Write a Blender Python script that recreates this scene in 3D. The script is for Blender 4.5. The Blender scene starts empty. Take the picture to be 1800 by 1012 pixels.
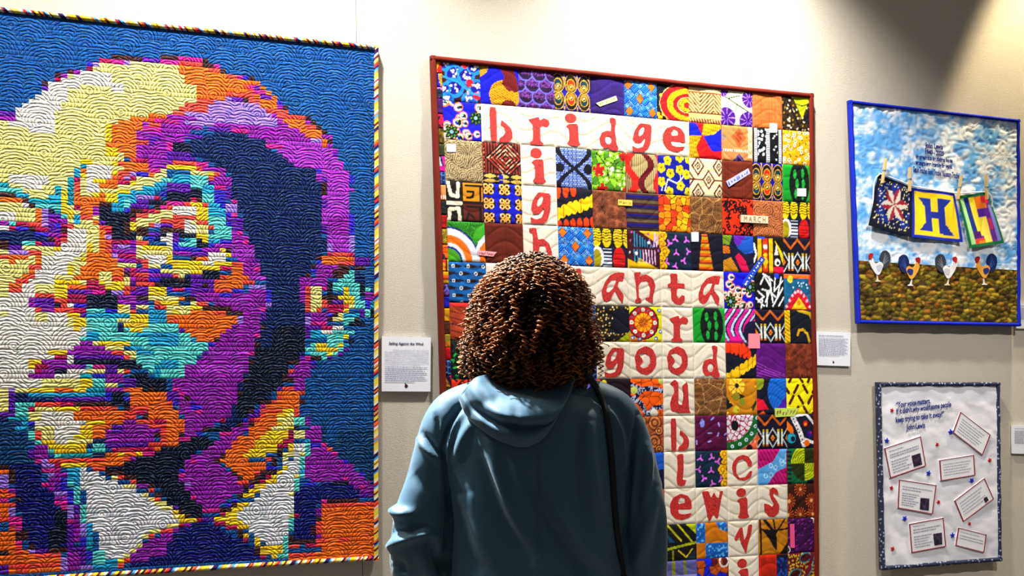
import bpy, bmesh, math, random
import numpy as np
from mathutils import Vector, Matrix
from mathutils.bvhtree import BVHTree
from mathutils.geometry import tessellate_polygon

# ---------------------------------------------------------------- camera, world, lights, exposure
SC = bpy.context.scene
COL = SC.collection
cam_d = bpy.data.cameras.new('camera'); cam = bpy.data.objects.new('camera', cam_d); COL.objects.link(cam)
cam_d.sensor_width = 36.0; cam_d.lens = 35.0; cam_d.shift_y = 144.0 / 1800.0; cam_d.clip_start = 0.05
cam.location = (0, 0, 1.5); cam.rotation_euler = (math.radians(90), 0, 0)
SC.camera = cam
SC.view_settings.view_transform = 'Standard'; SC.view_settings.look = 'None'
SC.view_settings.gamma = 1.0; SC.view_settings.use_curve_mapping = False
SC.view_settings.exposure = 0.12
wd = bpy.data.worlds.new('room_air'); SC.world = wd; wd.use_nodes = True
wd.node_tree.nodes['Background'].inputs[0].default_value = (0.92, 0.95, 1.0, 1)
wd.node_tree.nodes['Background'].inputs[1].default_value = 0.105

_T = math.radians(18.3)
def WP(s, h, out=0.0):
    """point on the gallery wall: s along it, h above eye level, out = distance from it"""
    return Vector((s * math.cos(_T) + out * math.sin(_T), 4.1 + s * math.sin(_T) - out * math.cos(_T), 1.5 + h))
def spot_lamp(s, h, out, aim_out, energy, size, blend, col, radius=0.04, aim_s=None, aim_h=-1.5):
    d = bpy.data.lights.new('washer_or_added_spot', 'SPOT'); d.energy = energy; d.spot_size = math.radians(size); d.spot_blend = blend
    d.color = col; d.shadow_soft_size = radius
    o = bpy.data.objects.new('washer_or_added_spot', d); COL.objects.link(o); o.location = WP(s, h, out)
    t = WP(s if aim_s is None else aim_s, aim_h, aim_out) - o.location
    o.rotation_euler = t.to_track_quat('-Z', 'Y').to_euler()
    return o
WARM = (1.0, 0.95, 0.87)
LAMPS = []
for s_, e1, e2 in ((-1.0, 130, 310), (0.82, 120, 345), (-2.9, 95, 260)):
    LAMPS.append(spot_lamp(s_, 2.45, 0.62, 0.0, e1, 92, 1.0, WARM, 0.06, aim_h=1.45))      # the beam of a wall washer
    LAMPS.append(spot_lamp(s_, 2.45, 0.70, 0.34, e2, 112, 0.7, WARM, 0.06))     # and its spill
LAMPS.append(spot_lamp(2.70, 2.75, 0.34, 0.22, 420, 47, 0.35, (1.0, 0.83, 0.50), 0.05))
def added_spot(p, t, e, size, col):
    o = spot_lamp(0, 0, 0, 0, e, size, .8, col, .08); o.location = p; o.rotation_euler = (Vector(t) - Vector(p)).to_track_quat('-Z', 'Y').to_euler(); return o
added_spot((-1.7, 2.95, 4.4), (0.0, 2.25, 1.38), 3400, 30, (0.90, 0.96, 1.0))  # unseen key spot, added to brighten the visitor's left shoulder and hair edges
def added_fill(x, y, z, sx, sy, e, col):  # unseen area fill, added to brighten the lower wall and shoulder tops
    d = bpy.data.lights.new('added_fill_panel', 'AREA'); d.shape = 'RECTANGLE'; d.size = sx; d.size_y = sy; d.energy = e; d.color = col
    o = bpy.data.objects.new('added_fill_panel', d); COL.objects.link(o); o.location = (x, y, z); return o
added_fill(-1.6, 2.0, 4.6, 1.2, 0.6, 20, (0.92, 0.96, 1.0))
added_fill(2.0, 2.4, 4.6, 1.2, 0.6, 8, (1.0, 0.95, 0.86))
added_spot((2.7, 1.5, 4.5), (1.75, 4.68, 0.8), 480, 40, (1.0, 0.96, 0.89))  # unseen flood, added to lift the white quilt and lower right wall

# ---------------------------------------------------------------- helpers
def lin(c):
    a = np.asarray(c, float)[..., :3] / 255.0
    return np.where(a <= 0.04045, a / 12.92, ((a + 0.055) / 1.055) ** 2.4)
def tag(o, label=None, cat=None, group=None, kind=None):
    for k, v in (('label', label), ('category', cat), ('group', group), ('kind', kind)):
        if v: o[k] = v
    return o
def link(name, me, mat=None, parent=None, loc=None):
    o = bpy.data.objects.new(name, me); COL.objects.link(o)
    if mat is not None and me is not None and not me.materials: me.materials.append(mat)
    if parent is not None: o.parent = parent
    if loc is not None: o.location = loc
    return o
def empty(name, loc, rz=0.0):
    o = bpy.data.objects.new(name, None); COL.objects.link(o); o.location = loc; o.rotation_euler = (0, 0, rz); o.empty_display_size = 0.1
    return o
def mesh_np(name, V, F, colors=None, smooth=True, face_colors=None):
    """V (n,3), F (m,k) int array or list of tuples; colors per vertex or per face (linear rgb)"""
    me = bpy.data.meshes.new(name)
    V = np.asarray(V, np.float32)
    if isinstance(F, np.ndarray):
        m, k = F.shape
        me.vertices.add(len(V)); me.vertices.foreach_set('co', V.ravel())
        me.loops.add(m * k); me.loops.foreach_set('vertex_index', F.astype(np.int32).ravel())
        me.polygons.add(m); me.polygons.foreach_set('loop_start', np.arange(0, m * k, k, dtype=np.int32))
        me.update(calc_edges=True)
    else:
        me.from_pydata([tuple(map(float, v)) for v in V], [], F); me.update()
    if colors is not None:
        a = me.attributes.new('Col', 'FLOAT_COLOR', 'POINT')
        a.data.foreach_set('color', np.concatenate([np.asarray(colors, np.float32), np.ones((len(V), 1), np.float32)], 1).ravel())
    if face_colors is not None:
        tot = np.empty(len(me.polygons), np.int32); me.polygons.foreach_get('loop_total', tot)
        fc = np.repeat(np.asarray(face_colors, np.float32), tot, axis=0)
        a = me.attributes.new('Col', 'FLOAT_COLOR', 'CORNER')
        a.data.foreach_set('color', np.concatenate([fc, np.ones((len(fc), 1), np.float32)], 1).ravel())
    me.polygons.foreach_set('use_smooth', [smooth] * len(me.polygons))
    return me
def grid_faces(nu, nv):
    i, j = np.meshgrid(np.arange(nu - 1), np.arange(nv - 1), indexing='ij')
    a = (i * nv + j).ravel()
    return np.stack([a, a + nv, a + nv + 1, a + 1], 1)
def box_mesh(name, x0, x1, y0, y1, z0, z1, bevel=0.0):
    bm = bmesh.new(); bmesh.ops.create_cube(bm, size=1.0)
    bmesh.ops.scale(bm, vec=(x1 - x0, y1 - y0, z1 - z0), verts=bm.verts)
    bmesh.ops.translate(bm, vec=((x0 + x1) / 2, (y0 + y1) / 2, (z0 + z1) / 2), verts=bm.verts)
    if bevel: bmesh.ops.bevel(bm, geom=bm.edges[:], offset=bevel, segments=1, affect='EDGES')
    me = bpy.data.meshes.new(name); bm.to_mesh(me); bm.free(); return me
def smooth_poly(pts, n=1, r=.2):
    for _ in range(n):
        q = []
        for (a, b) in zip(pts, pts[1:] + pts[:1]):
            q += [(a[0] * (1 - r) + b[0] * r, a[1] * (1 - r) + b[1] * r), (a[0] * r + b[0] * (1 - r), a[1] * r + b[1] * (1 - r))]
        pts = q
    return pts
def plate(pieces, yfront, thick):
    """flat cut shapes: pieces = [(outline, [holes], rgb255, extra_out)] in (x, z); the front faces -y.  Returns V, F, face colours"""
    V, F, C = [], [], []
    for outline, holes, col, ex in pieces:
        loops = [outline] + list(holes)
        tris = tessellate_polygon([[Vector((p[0], p[1], 0)) for p in lp] for lp in loops])
        flat = [p for lp in loops for p in lp]
        b = len(V); n = len(flat); yf = yfront - ex
        V += [(p[0], yf, p[1]) for p in flat] + [(p[0], yf + thick + ex, p[1]) for p in flat]
        c = lin(col)
        for t in tris:
            (x0, z0), (x1, z1), (x2, z2) = (flat[i] for i in t)
            ar = (x1 - x0) * (z2 - z0) - (x2 - x0) * (z1 - z0)
            if abs(ar) < 1e-12: continue
            F.append(tuple(b + i for i in (t if ar > 0 else t[::-1]))); C.append(c)
        k = 0
        for li, lp in enumerate(loops):
            A = sum(p[0] * q[1] - q[0] * p[1] for p, q in zip(lp, lp[1:] + lp[:1]))
            for i in range(len(lp)):
                p, q = b + k + i, b + k + (i + 1) % len(lp)
                f = (p, p + n, q + n, q)
                if (A > 0) != (li == 0): f = f[::-1]
                F.append(f); C.append(c)
            k += len(lp)
    return V, F, C
def plate_obj(name, pieces, yfront, thick, mat, parent):
    V, F, C = plate(pieces, yfront, thick)
    return link(name, mesh_np(name, V, F, face_colors=np.array(C), smooth=False), mat, parent)
def circle(cx, cy, rx, ry=None, n=16):
    ry = rx if ry is None else ry
    return [(cx + rx * math.cos(2 * math.pi * k / n), cy + ry * math.sin(2 * math.pi * k / n)) for k in range(n)]
def bar(x0, z0, x1, z1, w):
    dx, dz = x1 - x0, z1 - z0; l = math.hypot(dx, dz) or 1; nx, nz = -dz / l * w / 2, dx / l * w / 2
    return [(x0 + nx, z0 + nz), (x0 - nx, z0 - nz), (x1 - nx, z1 - nz), (x1 + nx, z1 + nz)]
_DG = None
def text_obj(name, body, size, mat, parent, loc, align='LEFT', sx=1.0, rot=0.0, res=2, bold=0.0, extrude=0.0):
    cu = bpy.data.curves.new(name, 'FONT'); cu.body = body; cu.size = size; cu.align_x = align; cu.resolution_u = res; cu.offset = bold; cu.extrude = extrude
    t = bpy.data.objects.new(name, cu); COL.objects.link(t)
    dg = bpy.context.evaluated_depsgraph_get()
    me = bpy.data.meshes.new_from_object(t.evaluated_get(dg)); bpy.data.objects.remove(t)
    co = np.empty(len(me.vertices) * 3, np.float32); me.vertices.foreach_get('co', co); co = co.reshape(-1, 3)
    x, z = co[:, 0] * sx, co[:, 1].copy(); c, s = math.cos(rot), math.sin(rot)
    me.vertices.foreach_set('co', np.stack([x * c - z * s, -co[:, 2], x * s + z * c], 1).astype(np.float32).ravel()); me.update()
    me.materials.clear()
    return link(name, me, mat, parent, loc)

# procedural noise on numpy arrays
def hash2(i, j, seed=0):
    n = (i.astype(np.int64) * 374761393 + j.astype(np.int64) * 668265263 + seed * 974634777) & 0x7fffffff
    n = ((n ^ (n >> 13)) * 1274126177) & 0x7fffffff
    return ((n ^ (n >> 16)) & 0xffff) / 65535.0
def vnoise(x, y, seed=0):
    i, j = np.floor(x), np.floor(y); f, g = x - i, y - j; f = f * f * (3 - 2 * f); g = g * g * (3 - 2 * g)
    i = i.astype(int); j = j.astype(int); h = lambda a, b: hash2(a, b, seed)
    return (h(i, j) * (1 - f) + h(i + 1, j) * f) * (1 - g) + (h(i, j + 1) * (1 - f) + h(i + 1, j + 1) * f) * g
def fbm(x, y, seed=0, o=4):
    s = 0; a = .5
    for k in range(o): s = s + a * vnoise(x * 2 ** k, y * 2 ** k, seed + k); a *= .5
    return s / (1 - .5 ** o)
def voro(x, y, seed=0, jit=.9):
    """cell noise: (nearest distance, second distance, id, dx, dy)"""
    i0, j0 = np.floor(x).astype(int), np.floor(y).astype(int)
    d1 = np.full(x.shape, 9.0); d2 = d1.copy(); idn = np.zeros(x.shape); bx = d1.copy(); by = d1.copy()
    for a in (-1, 0, 1):
        for b in (-1, 0, 1):
            i, j = i0 + a, j0 + b
            px = i + .5 + jit * (hash2(i, j, seed) - .5); py = j + .5 + jit * (hash2(i, j, seed + 7) - .5)
            dx, dy = x - px, y - py; d = np.hypot(dx, dy); nn = d < d1
            d2 = np.where(nn, d1, np.minimum(d2, d)); idn = np.where(nn, hash2(i, j, seed + 13), idn)
            bx = np.where(nn, dx, bx); by = np.where(nn, dy, by); d1 = np.where(nn, d, d1)
    return d1, d2, idn, bx, by

# ---------------------------------------------------------------- materials
class NT:
    def __init__(s, name):
        s.m = bpy.data.materials.new(name); s.m.use_nodes = True; s.t = s.m.node_tree; s.b = s.t.nodes['Principled BSDF']
    def n(s, typ, **kw):
        nd = s.t.nodes.new(typ)
        for k, v in kw.items():
            if k.startswith('i_'): nd.inputs[k[2:].replace('_', ' ')].default_value = v
            else: setattr(nd, k, v)
        return nd
    def l(s, a, b): s.t.links.new(a, b)
    def math(s, op, a, b=None, c=None):
        nd = s.t.nodes.new('ShaderNodeMath'); nd.operation = op
        for k, v in enumerate((a, b, c)):
            if v is None: continue
            if isinstance(v, (int, float)): nd.inputs[k].default_value = v
            else: s.l(v, nd.inputs[k])
        return nd.outputs[0]
    def mix(s, f, a, b, mode='MIX'):
        nd = s.t.nodes.new('ShaderNodeMix'); nd.data_type = 'RGBA'; nd.blend_type = mode
        for idx, v in ((0, f), (6, a), (7, b)):
            if isinstance(v, (int, float)): nd.inputs[idx].default_value = v
            elif isinstance(v, tuple): nd.inputs[idx].default_value = (*v, 1) if len(v) == 3 else v
            else: s.l(v, nd.inputs[idx])
        return nd.outputs[2]
    def bump(s, h, strength, dist):
        nd = s.n('ShaderNodeBump'); nd.inputs['Strength'].default_value = strength; nd.inputs['Distance'].default_value = dist
        s.l(h, nd.inputs['Height']); s.l(nd.outputs[0], s.b.inputs['Normal'])
    def noise(s, scale, detail=3, vec=None, rough=.5):
        nd = s.n('ShaderNodeTexNoise'); nd.inputs['Scale'].default_value = scale; nd.inputs['Detail'].default_value = detail; nd.inputs['Roughness'].default_value = rough
        if vec is not None: s.l(vec, nd.inputs['Vector'])
        return nd.outputs[0]
    def wallpos(s):
        g = s.n('ShaderNodeNewGeometry'); mp = s.n('ShaderNodeMapping'); mp.vector_type = 'POINT'
        mp.inputs['Rotation'].default_value = (0, 0, -_T); s.l(g.outputs['Position'], mp.inputs['Vector']); return mp.outputs[0]
def plain(name, rgb, rough=.7, spec=.3, metal=0.0, sheen=0.0, noise=None):
    t = NT(name); c = tuple(lin(rgb)); t.b.inputs['Roughness'].default_value = rough; t.b.inputs['Metallic'].default_value = metal
    t.b.inputs['Specular IOR Level'].default_value = spec
    if sheen: t.b.inputs['Sheen Weight'].default_value = sheen
    sc, amt = noise or (60, .12)
    v = t.noise(sc, 3)
    t.l(t.mix(v, tuple(x * (1 - amt) for x in c), tuple(min(1, x * (1 + amt)) for x in c)), t.b.inputs['Base Color'])
    t.bump(v, .1, .002)
    return t.m
def cloth(name, bump=.25, weave=900, rough=.85):
    """fabric whose dye comes from the mesh's own colour attribute"""
    t = NT(name); a = t.n('ShaderNodeAttribute'); a.attribute_name = 'Col'
    v = t.noise(weave, 2); w = t.noise(90, 3)
    t.l(t.mix(t.math('MULTIPLY', w, .22), a.outputs['Color'], (0.0, 0.0, 0.0)), t.b.inputs['Base Color'])
    t.b.inputs['Roughness'].default_value = rough; t.b.inputs['Specular IOR Level'].default_value = .2
    t.bump(t.math('ADD', t.math('MULTIPLY', v, .3), w), bump, .003)
    return t.m
def mosaic_mat():
    t = NT('quilted_cotton'); a = t.n('ShaderNodeAttribute'); a.attribute_name = 'Col'
    pos = t.wallpos(); sep = t.n('ShaderNodeSeparateXYZ'); t.l(pos, sep.inputs[0])
    cmb = t.n('ShaderNodeCombineXYZ'); SCALE = 11.5
    t.l(t.math('MULTIPLY', sep.outputs[0], SCALE), cmb.inputs[0]); t.l(t.math('MULTIPLY', sep.outputs[2], SCALE), cmb.inputs[1])
    vo = t.n('ShaderNodeTexVoronoi', voronoi_dimensions='2D', feature='F1'); vo.inputs['Scale'].default_value = 1.0; vo.inputs['Randomness'].default_value = .85
    t.l(cmb.outputs[0], vo.inputs['Vector'])
    sub = t.n('ShaderNodeVectorMath', operation='SUBTRACT'); t.l(cmb.outputs[0], sub.inputs[0]); t.l(vo.outputs['Position'], sub.inputs[1])
    add = t.n('ShaderNodeVectorMath', operation='ADD'); t.l(sub.outputs[0], add.inputs[0]); add.inputs[1].default_value = (0, .52, 0)
    ln = t.n('ShaderNodeVectorMath', operation='LENGTH'); t.l(add.outputs[0], ln.inputs[0])
    wob = t.noise(3.0, 2, cmb.outputs[0])
    d = t.math('ADD', t.math('MULTIPLY', ln.outputs['Value'], 1 / .125), t.math('MULTIPLY', wob, 1.2))
    fr = t.math('FRACT', d); tri = t.math('ABSOLUTE', t.math('SUBTRACT', fr, .5))      # .5 on a stitch line
    puff = t.math('SUBTRACT', 1.0, t.math('POWER', t.math('MULTIPLY', tri, 2.0), 3.0))
    brk = t.math('GREATER_THAN', t.noise(9.0, 2, cmb.outputs[0]), .47)
    thr = t.math('MULTIPLY', t.math('GREATER_THAN', tri, .445), brk)
    fab = t.noise(70, 3, pos)
    base = t.mix(t.math('MULTIPLY', fab, .28), a.outputs['Color'], (0, 0, 0))
    t.l(t.mix(t.math('MULTIPLY', thr, .34), base, (.42, .62, .70)), t.b.inputs['Base Color'])
    t.b.inputs['Roughness'].default_value = .8; t.b.inputs['Specular IOR Level'].default_value = .12
    t.bump(t.math('ADD', puff, t.math('MULTIPLY', fab, .5)), .85, .0055)
    return t.m
def wall_mat():
    t = NT('wall_fabric'); pos = t.wallpos()
    mp = t.n('ShaderNodeMapping'); mp.inputs['Scale'].default_value = (1, 1, 2.4); t.l(pos, mp.inputs[0])
    v = t.noise(230, 4, mp.outputs[0], .6); w = t.noise(5, 3, pos)
    c = t.mix(v, (.40, .36, .30), (.64, .60, .53)); c = t.mix(t.math('MULTIPLY', w, .25), c, (.60, .54, .44))
    t.l(c, t.b.inputs['Base Color']); t.b.inputs['Roughness'].default_value = .9; t.b.inputs['Specular IOR Level'].default_value = .1
    t.bump(v, .5, .004); return t.m
M = dict(
    wall=wall_mat(), mosaic=mosaic_mat(), cloth=cloth('printed_cotton'), print=cloth('batik_print', .2, 700),
    paper=plain('card_paper', (236, 238, 248), .6, .3, noise=(200, .03)), ink=plain('ink', (52, 54, 84), .8, .1), ink_blue=plain('navy_ink', (22, 40, 120), .8, .1),
    text_grey=plain('grey_ink', (150, 152, 176), .8, .1), red_thread=plain('red_thread', (150, 30, 40), .8, .1),
    rust=plain('rust_binding', (104, 24, 8), .8, .2, noise=(160, .5)), batting=plain('quilt_backing', (70, 60, 52), .9, .1),
    floor=plain('carpet', (96, 90, 84), .95, .1, noise=(30, .25)), ceiling=plain('ceiling_paint', (226, 224, 218), .9, .1),
    wood=plain('clothespin_wood', (206, 170, 112), .6, .3, noise=(50, .2)), steel=plain('spring_steel', (170, 170, 172), .35, .5, 1.0),
    white=plain('white_cord', (236, 236, 240), .8, .2), leather=plain('black_leather', (22, 24, 30), .38, .5, noise=(90, .3)),
    trouser=plain('black_trousers', (26, 27, 32), .85, .2), shoe=plain('dark_shoe', (30, 26, 26), .5, .4), skin=plain('brown_skin', (122, 78, 56), .5, .4, noise=(40, .08)),
)
# ---------------------------------------------------------------- portrait quilt: the colour chart of its small tiles
FOC = 1750.0; Z0 = 4.1; TH = math.radians(18.3); CT = math.cos(TH); ST = math.sin(TH); HOR = 650.0; CAMZ = 1.5
def wall_sh(px, py, out=0.0):
    """photo pixel -> (distance along the wall, height above eye level) on the plane that lies 'out' in front of the wall"""
    x = px - 900.0
    s = (x * (Z0 - out * CT) - FOC * out * ST) / (FOC * CT - x * ST)
    return s, (HOR - py) * (Z0 + s * ST - out * CT) / FOC
MOS_OUT = .026

TILE_COLOURS = {
 'B': (0, 74, 148), 'b': (0, 54, 108), 'D': (0, 27, 90), 'd': (4, 10, 108), 'N': (2, 14, 44), 'K': (58, 24, 26), 'Y': (236, 228, 132), 'W': (234, 230, 222),
 'w': (226, 228, 238), 'G': (255, 205, 24), 'O': (250, 104, 18), 'R': (238, 66, 54), 'C': (170, 4, 78), 'M': (208, 24, 138), 'P': (138, 18, 164),
 'p': (160, 44, 196), 'V': (84, 10, 158), 'L': (152, 116, 228), 'U': (44, 28, 204), 'T': (0, 142, 168), 'A': (88, 208, 204), 'S': (22, 152, 208)}
CROPS = {1: (0, 0), 2: (330, 0), 3: (0, 250), 4: (330, 250), 5: (0, 500), 6: (330, 500), 7: (0, 752), 8: (330, 752)}
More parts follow.
